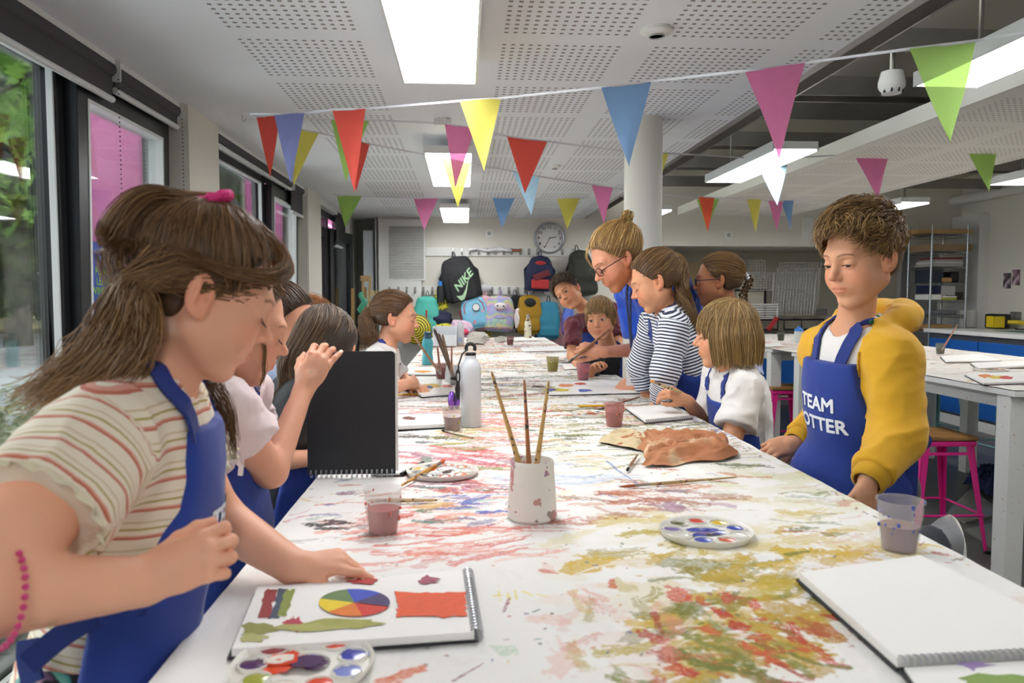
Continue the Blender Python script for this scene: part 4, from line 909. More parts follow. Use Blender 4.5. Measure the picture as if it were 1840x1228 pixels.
R((700, 765, 900, 800), ['#8b8f45', '#7a7a3a', '#3f3f36', '#c8b060'], 50, (.06, .2), (.003, .010), -8, 25, (.5, .9)); R((860, 700, 1240, 760), GR+['#b5704a', '#c2473f', '#c9a84a'], 240, (.06, .3), (.002, .010), 3, 20, (.45, .95)); R((870, 740, 960, 790), ['#cf6a62', '#d98a80'], 40, (.1, .3), (.004, .012), -10, 25, (.4, .8))
R((860, 650, 1080, 710), MIX+GR, 200, (.10, .4), (.003, .014), 2, 18, (.4, .9)); R((715, 690, 870, 760), MIX+SAL, 110, (.08, .3), (.003, .012), 2, 22, (.4, .9)); R((740, 628, 1040, 668), MIX, 150, (.15, .6), (.005, .022), 2, 14, (.35, .85)); R((750, 606, 1020, 634), ['#c9824a', '#b9543a', '#d0a860', '#8a6a5a', '#7f6a70'], 110, (.2, .8), (.008, .04), 2, 14, (.3, .8))
for _ in range(500):
    px, py = cv.rng.uniform(520, 1800), 620+580*cv.rng.random()**1.3; c = PZ(px, py)[:2]; cv.stroke([c, c+cv.rng.normal(0, .004, 2)], cv.rng.uniform(.0012, .004), MIX[cv.rng.integers(len(MIX))], .8, .0)
for a, b, w in (((562, 944), (635, 940), .014), ((575, 950), (625, 951), .012), ((585, 936), (620, 937), .010)): cv.px([a, b], w, '#2a2422', 1, 0)
cv.px([(765, 822), (773, 840)], .02, '#74857a', 1, 0); cv.px([(755, 845), (775, 840)], .014, '#74857a', .9, 0)
for a, b in (((888, 1072), (905, 1070)), ((896, 1062), (899, 1080)), ((912, 1066), (916, 1080)), ((925, 1062), (928, 1078)), ((940, 1064), (958, 1072)), ((965, 1068), (988, 1074))): cv.px([a, b], .003, '#d9cc4a', .8, .1)
for k in range(12): cv.px([(880+k*4, 1160), (900+k*3, 1178)], .0016, '#9fc09a', .5, .1)
cv.px([(815, 1222), (870, 1190)], .0025, '#8a4a5a', .8, .1); cv.px([(905, 1100), (915, 1075)], .003, '#8a4a62', .7, .1); cv.px([(700, 1222), (755, 1200)], .015, '#cf5f2a', .9, .2)
cv.px([(1090, 830), (1145, 870)], .005, '#4f74b0', .8, .1); cv.px([(1110, 862), (1180, 868)], .006, '#9a5a3a', .9, .1)
for k in range(60):      # drips along the table's right edge
    y = cv.rng.uniform(1.1, 3.2); cv.stroke([(cv.rng.normal(.79, .012), y), (cv.rng.normal(.80, .01), y+cv.rng.uniform(.004, .03))], cv.rng.uniform(.002, .004), ['#3a3a34', '#6a6a3a', '#8a4a30'][cv.rng.integers(3)], .8, .1)
def cover_fn(t, a): t.bump(t.math('ADD', t.math('MULTIPLY', t.noise(9, 4, stretch=(1, .6, 1)), 3), t.noise(500, 2)), .28, .003)
M_COVER = vcmat('paint_stained_cloth', .82, cover_fn)
tag(cv.mesh('table_cover', M_COVER), 'long white cloth smeared with olive, red and blue paint on the main table', 'tablecloth')
c2 = Canvas(2.497, 3.933, 3.33, 8.5, 240, 420, '#dedad2', seed=8)
def R2(n, cols, ln, w, xr=(2.55, 3.8), yr=(3.4, 8.4), op=(.4, .9), spr=.5):
    for _ in range(n):
        c = np.array([c2.rng.uniform(*xr), c2.rng.uniform(*yr)]); a = c2.rng.normal(0, spr); L = c2.rng.uniform(*ln); d = np.array([math.cos(a), math.sin(a)])*L/2; c2.stroke([c-d, c+d], c2.rng.uniform(*w), cols[c2.rng.integers(len(cols))], c2.rng.uniform(*op), .3, c2.rng.uniform(-.3, .3))
R2(260, MIX+['#b9503a', '#c26a50'], (.08, .4), (.004, .02)); R2(90, ['#a9453a', '#b5604a', '#c88a70'], (.1, .35), (.01, .035), (2.6, 3.4), (5, 7)); R2(60, ['#d0c060', '#b8a850'], (.1, .4), (.006, .02), (3.0, 3.8), (3.6, 5))
tag(c2.mesh('table_cover', M_COVER), 'paint-stained white cloth covering the right-hand tables', 'tablecloth')
# ------------------------------------------------------------------ the people
def collar(pp, m, r=.006, dz=.0, name='collar'):
    pass
M_WT = cloth('white_jersey', '#dcd9d5'); M_BLK = cloth('black_cotton', '#17171a'); M_MAROON = cloth('maroon_cotton', '#5a1a27')
M_TBLUE = cloth('bright_blue_cotton', '#1f4fc0'); M_LILAC = cloth('pale_lilac_cotton', '#b9bfdf'); M_PINKW = cloth('pale_pink_cotton', '#e2d2d2')
def chambray(t):
    f = t.noise(260, 2); t.col(t.mix(f, srgb('#7f9dc6'), srgb('#c3d3ea')))
M_CHAM = mat('pale_blue_flecked_cotton', fn=chambray, rough=.85)
M_YEL = cloth('mustard_sweatshirt', '#d3a01f', .9); M_YRIB = cloth('mustard_rib_knit', '#c9981c', .9)
M_JEAN = cloth('dark_trousers', '#20242f'); M_GREYT = cloth('grey_trousers', '#5c5d63')
def floral(t):
    c = t.noise(26, 2); v = t.new('TexVoronoi'); v.inputs['Scale'].default_value = 24; t.l.new(t.pos(), v.inputs['Vector'])
    a = t.ramp(t.noise(17, 1, rough=.3), [(0, '#14181d'), (.44, '#14181d'), (.46, '#3e8f86'), (.52, '#73b9a8'), (.54, '#191c22'), (.60, '#8d5a86'), (.66, '#e0b9c6'), (.70, '#1a1d24')])
    b = t.ramp(v.outputs['Distance'], [(0, '#e7c9d6'), (.20, '#c06a97'), (.24, '#1a2226'), (1, '#1a2226')]); t.col(t.mix(t.math('GREATER_THAN', c, .55), a, b))
M_FLOR = mat('floral_leggings', fn=floral, rough=.8)
M_STR1 = stripe_mat('striped_cream_jersey', [(0, '#dfd3be'), (.20, '#b8604c'), (.27, '#cf8f7b'), (.34, '#dfd3be'), (.52, '#a89553'), (.60, '#dfd3be'), (.78, '#c9b28f'), (.84, '#dfd3be')], .034)
M_STR2 = stripe_mat('navy_striped_jersey', [(0, '#e4e6ec'), (.55, '#1c2544')], .0125, warp=.0008)
STEAM = dict(bold=.030)
def stripes_attr(pp, axis=None, ysc=1.):
    J = pp.J
    def st(V):
        base = (V-J['pel']) @ pp.up; d0 = pp.torso(V); out = base.copy(); 
        for q in 'LR':
            a, b = J['sh'+q], J['el'+q]; u = nrm(b-a); da = rc(V, a+u*.03, b, .05); m = np.clip((d0-da-.0)/.01+.5, 0, 1); v = (a-V) @ u+(a-J['pel']) @ pp.up; w = V-b; 
            c = J['wr'+q]; u2 = nrm(c-b); dl = rc(V, b, c, .04); m2 = (dl < da); v2 = (b-V) @ u2-np.linalg.norm(b-a)+(a-J['pel']) @ pp.up; v = np.where(m2, v2, v); out = np.where(m > .5, v, out)
        return out
    return st
# --- girl in the striped top, nearest on the left
def girl_striped_cream():
    h = Head(P(368, 530, 1.0), (1, .04, -.50), size=.197, eyes='down', skin='#e2aa8e', fat=1.03)
    J = dict(pel=P(185, 1240, 1.0), neck=(-.405, 1.0, 1.240), shR=(-.405, .862, 1.185), shL=(-.445, 1.13, 1.19), elR=(-.435, .672, 1.10), elL=P(388, 930, 1.2), wrR=P(255, 1046, .80), wrL=P(528, 1020, 1.13))
    hr = hand(J['wrR'], (.92, .12, .34), (-.05, -1, .35), -1, .136, curls=((42, 60, 34), (48, 64, 38), (52, 66, 38), (54, 68, 40)), thumb=(.9, .55, 10))
    hl = hand(J['wrL'], (1, .10, .10), (-.1, -.35, 1), 1, .138, curls=((16, 22, 14), (42, 50, 30), (52, 62, 30), (55, 62, 30)), thumb=(.9, .45, 8))
    p = Person('person', 'nearest girl in a cream striped top, hair in a pink scrunchie, pointing at her page', J, h, tfwd=(.985, .16, 0), skin='#e2aa8e', W=.125, armr=1.16, hands=(hr, hl), res=.007, t=1.0); J = p.J
    def daub(V, C):
        for c, col, r in ((hr.fin[0][3], '#b03020', .008), (hr.fin[1][2], '#b03020', .006), (hl.fin[0][3], '#7d2030', .007), (hl.fin[2][2], '#4d3140', .006), (lerp(J['elR'], J['wrR'], .55)+A(0, -.03, -.015), '#8a7a20', .006), (hr.fin[3][2], '#5a2430', .006)):
            w = np.exp(-((V-c)**2).sum(1)/r**2)[:, None]*.85; C = C*(1-w)+np.array(srgb(col))*w
        return C
    p.paintfn = daub; p.build_skin(hres=.0019, handres=.0018); lashes(h, p.root)
    for x in (hr, hl): nails(x, p.root)
    p.shirt(M_STR1, sleeve=.50, off=.009, name='striped_top', st=stripes_attr(p), res=.0048, fold=(.004, 1.1), loose=.014, neck=.010)
    # frilled sleeve hems
    for q in 'RL':
        a, b = J['sh'+q], J['el'+q]; d = nrm(b-a); e = lerp(a, b, .50); u = nrm(np.cross(d, (0, 0, 1))); v = np.cross(d, u); n = 120; V = []; R = .068
        for i in range(n):
            t = 2*math.pi*i/n; wv = math.sin(t*17)*.0045
            for k, (rr, dd) in enumerate(((R-.008, -.008), (R+wv*.6, .002), (R+.002+wv*1.4, .010))): V.append(e+(u*math.cos(t)+v*math.sin(t))*rr+d*(dd+wv*.5*(k > 0)))
        mesh_np('sleeve_frill', V, np.array([(i*3+k, i*3+k+1, ((i+1) % n)*3+k+1, ((i+1) % n)*3+k) for i in range(n) for k in (0, 1)]), cloth('cream_frill', '#d9d0b4'), p.root)
    p.apron(bt=.88, bw=.62, ww=1.30, wv=.10, low=-.50, off=.010, wmin=-.0, res=.0055)
    # neck straps run from the bib corners over the shoulders to the nape
    T = J['pel']+p.up*.345
    for sx in (1, -1): p.strap([T+p.r*sx*.072+p.f*.10, J['neck']+p.r*sx*.07+p.f*.035-p.up*.01, J['neck']+p.r*sx*.048-p.f*.03+p.up*.035], p.shirt_f, .011, off=.005)
    p.strap([P(262, 1085, .90), P(170, 1105, .88), P(100, 1150, .87), P(50, 1195, .86)], None, .013, name='waist_tie', n=20, up=(0, -1, .2), thick=.003)
    p.strap([P(52, 1150, .90), P(48, 1180, .89), P(60, 1228, .88)], None, .012, name='waist_tie', n=10, up=(0, -1, 0), thick=.003)
    U = -p.r
    p.print_on('TEAM', J['pel']+p.up*.245+U*.008+p.f*.1, U, p.up, .046, p.apron_f, **STEAM); p.print_on('POTTER', J['pel']+p.up*.195+U*.008+p.f*.1, U, p.up, .046, p.apron_f, **STEAM)
    p.trousers(M_FLOR, off=.006, name='leggings')
    # bracelet with a gold leaf charm
    e = lerp(J['elR'], J['wrR'], .20); d = nrm(J['wrR']-J['elR']); mb = MB(); u = nrm(np.cross(d, (0, 0, 1))); v = np.cross(d, u)
    for k in range(34): t = 2*math.pi*k/34; mb.ball(e+(u*math.cos(t)+v*math.sin(t))*.0455, .0032, 8, 6)
    mb.build('bracelet', mat('pink_beads', '#cc3c78', .3), p.root, smooth=True, world=True)
    c = e+A(.006, -.050, -.014); mb = MB(); mb.prism([(0, .012), (.008, .004), (.009, -.008), (.002, -.020), (-.002, -.012), (-.008, -.006), (-.008, .004)], -.001, .001, (c, A(1, 0, .2), A(0, 0, 1), A(0, 1, 0))); mb.build('leaf_charm', mat('gold_charm', '#d9c58a', .3, .8), p.root, world=True)
    # hair: upper half gathered at the crown, the rest falling in waves down her back
    base = '#6b4c2e'; tip = '#94714a'; tie = A(0, -.045, .122)
    hair_cap(h, p.root, '#4b3420', .005, low=-.05, front=.058, res=.004)
    up_keep = lambda q, u: (q[:, 2] > .012) & ~((q[:, 1] > .030) & (q[:, 2] < .062)) & ~((q[:, 1] > .052) & (q[:, 2] < .088)) & ~((np.abs(q[:, 1]+.008) < .02) & (q[:, 2] < .03))
    pulled_back(h, p.root, tie, base, 1, 1500, keep=up_keep, lift=.008, r=.0013, streak='#7c5a36', fluff=.002)
    rng = np.random.default_rng(12); F = []
    for i in range(620):
        sx = 1 if i % 2 else -1; a = rng.random(); b_ = rng.normal(0, .004, (6, 3)); F.append(resample(np.array([(0, -.03+.05*a, .122), (sx*.018, .050+.025*a, .116-.012*a), (sx*.040, .080+.014*a, .086-.014*a), (sx*.066, .062+.012*a, .062-.010*a), (sx*.083, .016, .044-.008*a), (sx*.084, -.045, .030+.01*a)])+b_, 18))
    F = np.array(F); strand_mesh('fringe', h.wld(F.reshape(-1, 3)).reshape(F.shape), .0012, p.root, base, rng, streak='#7c5a36', taper=.6)
    rng = np.random.default_rng(5); N = 1100; m = 30; ph = rng.uniform(.42, 2.72, N)*np.where(rng.random(N) < .5, 1, -1); zz = rng.uniform(-.005, .055, N)
    st = np.stack([np.sin(ph), np.cos(ph)*1., np.zeros(N)], 1); st = on_skull(C0+CR*np.stack([np.sin(ph), np.cos(ph), (zz-.038)/.08], 1), 1.06); st = h.wld(st)
    near_side = (np.sin(ph) > 0); G = np.empty((N, m, 3)); t = np.linspace(0, 1, m)
    tipn = [P(60, 735, .93), P(100, 700, .95), P(150, 660, .98)]
    for i in range(N):
        a = rng.random(); back = np.cos(ph[i]) < .1
        s0 = h.wld(A(np.sin(ph[i])*.090, -.070-.035*a, -.02)); 
        if near_side[i]: s1 = lerp(P(285, 610, .93), P(180, 560, .96), a); s2 = lerp(P(240, 680, .92), P(130, 640, .94), a); s3 = lerp(P(170, 740, .90), P(45, 700, .93), a)
        else: s1 = lerp(P(290, 600, 1.12), P(190, 560, 1.08), a); s2 = lerp(P(240, 680, 1.12), P(130, 650, 1.08), a); s3 = lerp(P(190, 740, 1.12), P(50, 720, 1.08), a)
        s1 = s1+rng.normal(0, .006, 3); s2 = s2+rng.normal(0, .009, 3); s3 = s3+rng.normal(0, .012, 3)
        pth = resample([st[i], lerp(st[i], s0, .55), s0, s1, s2, s3][:6 if rng.random() > .25 else 5], m); k = np.floor(a*6)*1.1
        pth += (A(.4, .3, .8)*.011)*(np.sin(t*19+k*2+near_side[i])*t**.6)[:, None]; G[i] = pth
    G += jit(N, m, .0015, rng, 5); strand_mesh('long_hair', G, .0013, p.root, base, rng, tip, streak='#8a673f', taper=.5)
    # a lock falling forward under the chin and loose wisps at the temple
    tail(p.root, [h.wld((-.06, .01, -.02)), P(360, 640, 1.10), P(375, 690, 1.10), P(410, 740, 1.11), P(425, 830, 1.11)], [.012, .02, .018, .012, .004], base, 8, 120, name='hair_lock', wave=(.004, 1.5))
    c = h.wld(tie*1.03+A(0, -.0, .004)); band(p.root, c, h.wld(A(0, -.3, .3))-h.wld((0, 0, 0)), .017, .0075, mat('pink_scrunchie', '#d8327c', .8), 'scrunchie')
    tail(p.root, [c, c+A(-.03, -.0, -.002), h.wld((0.02, -.125, .085)), h.wld((.03, -.135, .02)), P(250, 580, .96)], [.008, .016, .022, .026, .03], base, 9, 260, name='hair_tail', streak='#8a673f', wave=(.003, 1.5))
    return p
# --- girl lifting the black sketchbook
def girl_pink_blouse():
    h = Head(P(427, 588, 1.5), (1, .05, -.35), size=.208, skin='#d9a288')
    wr = P(546, 700, 1.63)
    J = dict(pel=P(375, 960, 1.52), neck=P(370, 690, 1.5), shR=P(402, 745, 1.38), shL=(-.47, 1.66, 1.145), elR=P(487, 848, 1.48), elL=(-.50, 1.80, .97), wrR=wr, wrL=(-.38, 1.93, .955))
    hr = hand(wr, (.10, .35, .85), (-.25, -1, .30), -1, .148, curls=((30, 35, 22), (34, 30, 20), (28, 26, 18), (12, 16, 10)), spread=-8, thumb=(.8, .5, 10))
    hr = hand(wr, (.40, .38, .85), (.15, -1, .45), -1, .148, curls=((34, 40, 26), (30, 36, 24), (24, 34, 22), (14, 20, 14)), spread=6, thumb=(.8, .6, 12))
    p = Person('person', 'girl in a pale pink blouse holding up the black sketchbook with one hand', J, h, tfwd=(1, .1, 0), skin='#d9a288', W=.12, hands=(hr,), armr=.92); J = p.J
    def daub(V, C):
        w = np.exp(-((V-(hr.wr+hr.d*.035+hr.n*.012))**2).sum(1)/.005**2)[:, None]*.8; return C*(1-w)+np.array(srgb('#4a5a55'))*w
    p.paintfn = daub; p.build_skin(hres=.003); lashes(h, p.root); nails(hr, p.root)
    p.shirt(M_PINKW, sleeve=.42, off=.010, name='blouse', fold=(.006, 1.2), loose=.016, res=.006)
    p.apron(bt=.74, bw=.6, ww=1.35, wv=.2, low=-.4, wmin=-.03)
    T = J['pel']+p.up*.26
    for sx in (1, -1): p.strap([T+p.r*sx*.07+p.f*.09, J['neck']+p.r*sx*.075+p.f*.04-p.up*.02, J['neck']+p.r*sx*.05-p.f*.03+p.up*.02], p.shirt_f, .014, off=.005)
    e = lerp(J['shR'], J['elR'], .42)+A(.0, -.045, 0)
    p.strap([e+A(0, 0, .01), e+A(.012, -.012, -.02), e+A(.006, -.006, -.06)], None, .004, M_PINKW, name='sleeve_tie', n=10, up=(0, -1, 0)); p.strap([e+A(0, 0, .01), e+A(-.006, -.014, -.025), e+A(.012, -.010, -.045)], None, .004, M_PINKW, name='sleeve_tie', n=10, up=(0, -1, 0))
    p.trousers(M_JEAN); hair_cap(h, p.root, '#5a4127', .008); pulled_back(h, p.root, (0, -.1, .06), '#6b4c2e', 2, 700)
    tail(p.root, [h.wld((.066, .035, .03)), h.wld((.07, .055, -.02)), h.wld((.055, .075, -.075)), h.wld((.03, .075, -.12))], [.003, .003, .003, .001], '#7b5a37', 3, 22, name='hair_lock')
    tail(p.root, [h.wld((0, -.11, .06)), h.wld((0, -.15, .0)), h.wld((0, -.12, -.10))], [.012, .022, .01], '#6b4c2e', 4, 160)
    return p
def girl_blue_shirt():
    h = Head(P(508, 585, 2.25), (.86, -.42, -.28), size=.215, skin='#cf967a')
    J = dict(pel=P(440, 850, 2.25), neck=P(472, 655, 2.25), shR=P(455, 690, 2.12), shL=(-.60, 2.40, 1.11), elR=P(500, 780, 2.1), elL=(-.5, 2.45, .95), wrR=P(535, 790, 2.12), wrL=(-.35, 2.4, .95))
    p = Person('person', 'brown-haired child in a pale blue flecked shirt half hidden behind the nearest girl\'s face', J, h, tfwd=(1, .0, 0), skin='#cf967a', W=.12, res=.010); p.build_skin(hres=.0035); lashes(h, p.root); J = p.J
    p.shirt(M_CHAM, sleeve=.8, fold=(.005, 1)); p.apron(bt=.68, res=.01); p.trousers(M_JEAN)
    hair_cap(h, p.root, '#3f2c1c', .007); pulled_back(h, p.root, (0, -.09, .08), '#4a3321', 2, 600); tail(p.root, [h.wld((0, -.1, .08)), h.wld((0, -.14, .0)), h.wld((0, -.12, -.08))], [.012, .02, .01], '#4a3321', 4, 120)
def child_ginger():
    h = Head(P(551, 596, 2.85), (.75, -.6, -.35), size=.21, skin='#e2b49c')
    J = dict(pel=P(500, 800, 2.85), neck=P(528, 650, 2.87), shR=P(505, 675, 2.75), shL=(-.6, 2.98, 1.08), elR=P(520, 760, 2.75), elL=(-.55, 3.0, .95), wrR=(-.45, 2.75, .96), wrL=(-.42, 2.95, .95))
    p = Person('person', 'ginger-haired child whose forehead alone shows beyond the dark-haired girl', J, h, tfwd=(1, -.1, 0), skin='#e2b49c', W=.12, res=.010); p.build_skin(hres=.004); lashes(h, p.root); J = p.J
    p.shirt(M_WT); p.trousers(M_JEAN); hair_cap(h, p.root, '#8a5a33', .006, front=.05); short_hair(h, p.root, '#a06a3c', 3, 700)
def girl_long_hair():
    h = Head(P(585, 634, 2.08), (.15, .85, -.5), size=.215, skin='#d39a7d')
    J = dict(pel=P(500, 880, 2.05), neck=P(545, 690, 2.05), shR=P(548, 720, 1.97), shL=(-.46, 2.2, 1.06), elR=P(500, 825, 1.95), elL=(-.4, 2.2, .95), wrR=P(545, 832, 2.02), wrL=(-.32, 2.2, .95))
    p = Person('person', 'girl with long dark brown hair in a black top, bent over behind the black sketchbook', J, h, tfwd=(1, .25, -.1), skin='#d39a7d', W=.12, res=.008, armr=.85); p.build_skin(hres=.0035); J = p.J
    p.shirt(M_BLK, sleeve=.6); p.apron(bt=.6, ww=1.35); p.trousers(M_JEAN)
    hair_cap(h, p.root, '#33261b', .012, low=-.09); rng = np.random.default_rng(8); N = 1300; m = 26; crown = A(0, -.0, .125); G = np.empty((N, m, 3))
    for i in range(N):
        phi = rng.uniform(-1.0, 1.0)*1.9+math.pi; dx, dy = math.sin(phi), math.cos(phi); e = C0+CR*A(dx, dy, -.25); R = 1.10+.07*rng.random(); st = crown+A(rng.normal(0, .006), rng.normal(0, .03), 0)
        pa = h.wld(slerp_paths(on_skull(st[None], 1), on_skull(e[None], 1), R, R+.04, 10)[0]); a = rng.random()
        s = dx   # right side of the head is nearer the camera
        e1 = lerp(P(505, 700, 1.97), P(560, 705, 1.97), np.clip(.5+.5*s+rng.normal(0, .15), 0, 1)); e2 = e1+A(-.045, -.01, -.055)+rng.normal(0, .007, 3)
        mid = lerp(pa[-1], e1, .5)+A(-.02, -.02, .01); G[i] = resample([*pa[::2], mid, e1, e2], m)
    G += jit(N, m, .002, rng); strand_mesh('long_hair', G, .0014, p.root, '#3d2d20', rng, '#6a5138', streak='#6b5540', taper=.5)
def girl_ponytail_left():
    h = Head(P(711, 572, 3.4), (1, -.12, -.16), size=.212, skin='#d6a083')
    J = dict(pel=P(640, 730, 3.45), neck=P(690, 628, 3.4), shR=P(676, 655, 3.27), shL=(-.37, 3.53, 1.07), elR=P(697, 700, 3.18), elL=(-.30, 3.55, .965), wrR=P(733, 690, 3.25), wrL=(-.22, 3.40, .96))
    hr = hand(J['wrR'], (.4, .9, .05), (.6, -.6, .4), -1, .145, curls=((60, 70, 40),)*4)
    p = Person('person', 'girl with a wavy low ponytail and white T-shirt leaning far down the table', J, h, tfwd=(1, .0, -.3), skin='#d6a083', W=.125, hands=(hr,)); p.build_skin(hres=.003); lashes(h, p.root); J = p.J
    p.shirt(M_WT, sleeve=.75, fold=(.006, 1.3)); p.apron(bt=.62, bw=.6); p.trousers(M_GREYT)
    T = J['pel']+p.up*.24
    for sx in (1, -1): p.strap([T+p.r*sx*.065+p.f*.09, J['neck']+p.r*sx*.07+p.f*.03-p.up*.02, J['neck']+p.r*sx*.05-p.f*.03+p.up*.02], p.shirt_f, .012, off=.004)
    b = '#6a4c33'; tie = A(0, -.108, .030); hair_cap(h, p.root, '#4f3826', .008); pulled_back(h, p.root, tie, b, 3, 900, streak='#8b6a49'); c = h.wld(tie*A(1, 1.06, 1)); band(p.root, c, (1, .0, .3), .014, .005, mat('grey_hair_tie', '#b9bfc4', .7))
    tail(p.root, [c, c+A(-.03, -.01, -.03), P(665, 612, 3.35), P(652, 640, 3.34)], [.012, .035, .042, .018], b, 5, 420, wave=(.006, 2.2), streak='#8b6a49')
def boy_maroon():
    h = Head(P(1022, 528, 4.8), (-.38, -.9, -.12), up=(-.68, .0, .73), size=.215, eyes='open', skin='#c98e6c')
    J = dict(pel=P(1078, 700, 5.0), neck=P(1060, 563, 4.88), shR=P(1030, 588, 4.76), shL=P(1098, 560, 4.98), elR=P(1028, 640, 4.66), elL=(.98, 4.8, 1.02), wrR=P(1050, 668, 4.42), wrL=(.85, 4.6, .97))
    p = Person('person', 'boy in a maroon T-shirt tilting his head and peering from beside the hanging coats', J, h, tfwd=(-.45, -.9, 0), skin='#c98e6c', W=.13, armr=.95); p.build_skin(hres=.003); add_eyes(h, p.root, '#4a3a2c', (.1, .0)); lashes(h, p.root); J = p.J
    p.shirt(M_MAROON, sleeve=.7, fold=(.006, 1.3)); p.apron(bt=.78, bw=.5, ww=1.2); p.trousers(M_JEAN); U = -p.r
    T = J['pel']+p.up*.30
    for sx in (1, -1): p.strap([T+p.r*sx*.05+p.f*.09, J['neck']+p.r*sx*.06+p.f*.03-p.up*.02, J['neck']+p.r*sx*.05-p.f*.03+p.up*.02], p.shirt_f, .013, off=.004)
    p.print_on('TEAM', J['pel']+p.up*.23+p.f*.1, U, p.up, .050, p.apron_f, **STEAM); p.print_on('POTTER', J['pel']+p.up*.175+p.f*.1, U, p.up, .05, p.apron_f, **STEAM)
    hair_cap(h, p.root, '#3a2b1f', .007, front=.058); short_hair(h, p.root, '#4e3a29', 6, 1100, flow=(-.4, .8, .3), r=.0016, top=1.5, curl=.003)
def boy_black():
    h = Head(P(1079, 574, 4.1), (-.22, -.95, -.10), up=(-.12, 0, 1), size=.218, eyes='open', skin='#cf9573')
    J = dict(pel=P(1105, 770, 4.28), neck=P(1094, 630, 4.2), shR=P(1063, 650, 4.12), shL=P(1133, 646, 4.32), elR=P(1050, 725, 4.05), elL=(.98, 4.3, .88), wrR=(.66, 4.0, .955), wrL=(.93, 4.2, .75))
    p = Person('person', 'boy with a blond-brown bowl cut in a black T-shirt, standing against the column', J, h, tfwd=(-.3, -.95, 0), skin='#cf9573', W=.12, armr=.95); p.build_skin(hres=.0028); add_eyes(h, p.root, '#56606a', (.15, .0)); lashes(h, p.root); J = p.J
    p.shirt(M_BLK, sleeve=.8, fold=(.006, 1.3)); p.apron(bt=.52, bw=.7, ww=1.15, wv=.2); p.trousers(M_JEAN); U = -p.r
    T = J['pel']+p.up*.20
    for sx in (1, -1): p.strap([T+p.r*sx*.07+p.f*.09, T+p.r*sx*.075+p.up*.1+p.f*.09, J['neck']+p.r*sx*.065+p.f*.03-p.up*.02, J['neck']+p.r*sx*.05-p.f*.03+p.up*.02], p.shirt_f, .013, off=.004)
    p.print_on('TEAM', J['pel']+p.up*.175+U*.02+p.f*.1, U, p.up, .056, p.apron_f, **STEAM); p.print_on('POTTER', J['pel']+p.up*.115+U*.02+p.f*.1, U, p.up, .056, p.apron_f, **STEAM)
    hair_cap(h, p.root, '#6a5030', .006, low=-.05, front=.062); fall(h, p.root, '#83653f', lambda f: .040 if abs(f) < .55 else (.0+.035*max(0, 1.0-abs(f)) if abs(f) < 1.0 else -.035), 3, 1300, r=.0016, lift=.14, streak='#b08d58')
def teacher():
    h = Head(P(1108, 466, 3.08), (-.86, -.36, -.62), size=.238, eyes='down', skin='#cf9478', beard=True, mouth=1.2, nose=1.15, fat=.97)
    J = dict(pel=(1.07, 3.76, .93), neck=P(1156, 500, 3.2), shL=P(1208, 512, 3.24), shR=P(1132, 532, 3.48), elR=P(1158, 628, 3.50), elL=P(1180, 622, 3.22), wrR=P(1083, 633, 3.40), wrL=P(1143, 676, 3.42))
    hr = hand(J['wrR'], (-1, .0, .12), (.1, -.35, 1), -1, .185, curls=((50, 50, 30), (52, 55, 32), (56, 60, 34), (58, 60, 34)), thumb=(1.0, .25, 6))
    hr = hand(J['wrR'], (-1, -.05, .18), (-.1, -.9, .5), -1, .180, curls=((48, 50, 30), (55, 55, 32), (60, 60, 34), (64, 60, 34)), thumb=(1.1, .5, 4))
    hl = hand(J['wrL'], (-.55, -.25, -.60), (-.3, -.8, .55), 1, .18, curls=((62, 75, 40),)*4, thumb=(.9, .4, 14))
    p = Person('person', 'bearded man with a blond bun and black glasses leaning over the table in bright blue', J, h, tfwd=(-.85, -.2, -.8), skin='#cf9478', W=.165, t=1.15, armr=.95, hands=(hr, hl), fat=1.15, hump=.06); p.neckr = .056; p.build_skin(hres=.0026); lashes(h, p.root); J = p.J
    for x in (hr, hl): nails(x, p.root)
    p.shirt(M_TBLUE, sleeve=.72, off=.012, fold=(.007, 1.1), loose=.022, neck=.006); p.trousers(cloth('blue_patterned_trousers', '#8ea6c8'))
    glasses(h, p.root, w=.0225, hh=.0155, r=.0017)
    b = '#a5824c'; tie = A(0, -.098, .092); hair_cap(h, p.root, '#7c5f38', .010, front=.060); pulled_back(h, p.root, tie, b, 4, 1300, r=.0015, lift=.020, streak='#cbab6f', fluff=.003)
    c = h.wld((0, -.122, .110)); rng = np.random.default_rng(3); G = []
    for i in range(110):
        ax = nrm(rng.normal(size=3)); u = nrm(np.cross(ax, rng.normal(size=3))); v = np.cross(ax, u); R = rng.uniform(.012, .027); t = np.linspace(0, rng.uniform(3, 6), 14)+rng.random()*6; G.append(c+(u*np.cos(t)[:, None]+v*np.sin(t)[:, None])*R*(1+.15*np.sin(t*2))[:, None])
    strand_mesh('hair_bun', np.array(G), .0019, p.root, b, rng, streak='#cbab6f', taper=.7)
    tail(p.root, [h.wld((.035, .062, .095)), h.wld((.052, .082, .06)), h.wld((.062, .078, .02)), h.wld((.066, .07, -.01))], [.004, .005, .003, .001], '#c0a268', 6, 12, name='hair_lock')
    # lanyard
    lan = cloth('navy_lanyard', '#1c2648'); K = P(1136, 640, 3.22); 
    for a in (J['neck']+A(-.055, -.01, .02), J['neck']+A(-.02, .07, .01)): p.strap([a, a+A(-.02, -.03, -.10), lerp(a, K, .6)+A(-.01, 0, -.01), K], None, .006, lan, name='lanyard', n=24, up=(-1, -.6, 0), thick=.001)
    MB().tube([K, K-A(0, 0, .05)], .005, 8).build('lanyard_clip', M_STEEL, p.root, smooth=True, world=True); MB().box(K-A(0, 0, .09), (.05, .003, .075)).build('badge', M_WHITE, p.root, bevel=.001, world=True)
    # the paintbrush he holds
    a, b_ = P(1020, 648, 3.36), P(1092, 596, 3.38); return p, a, b_, hr
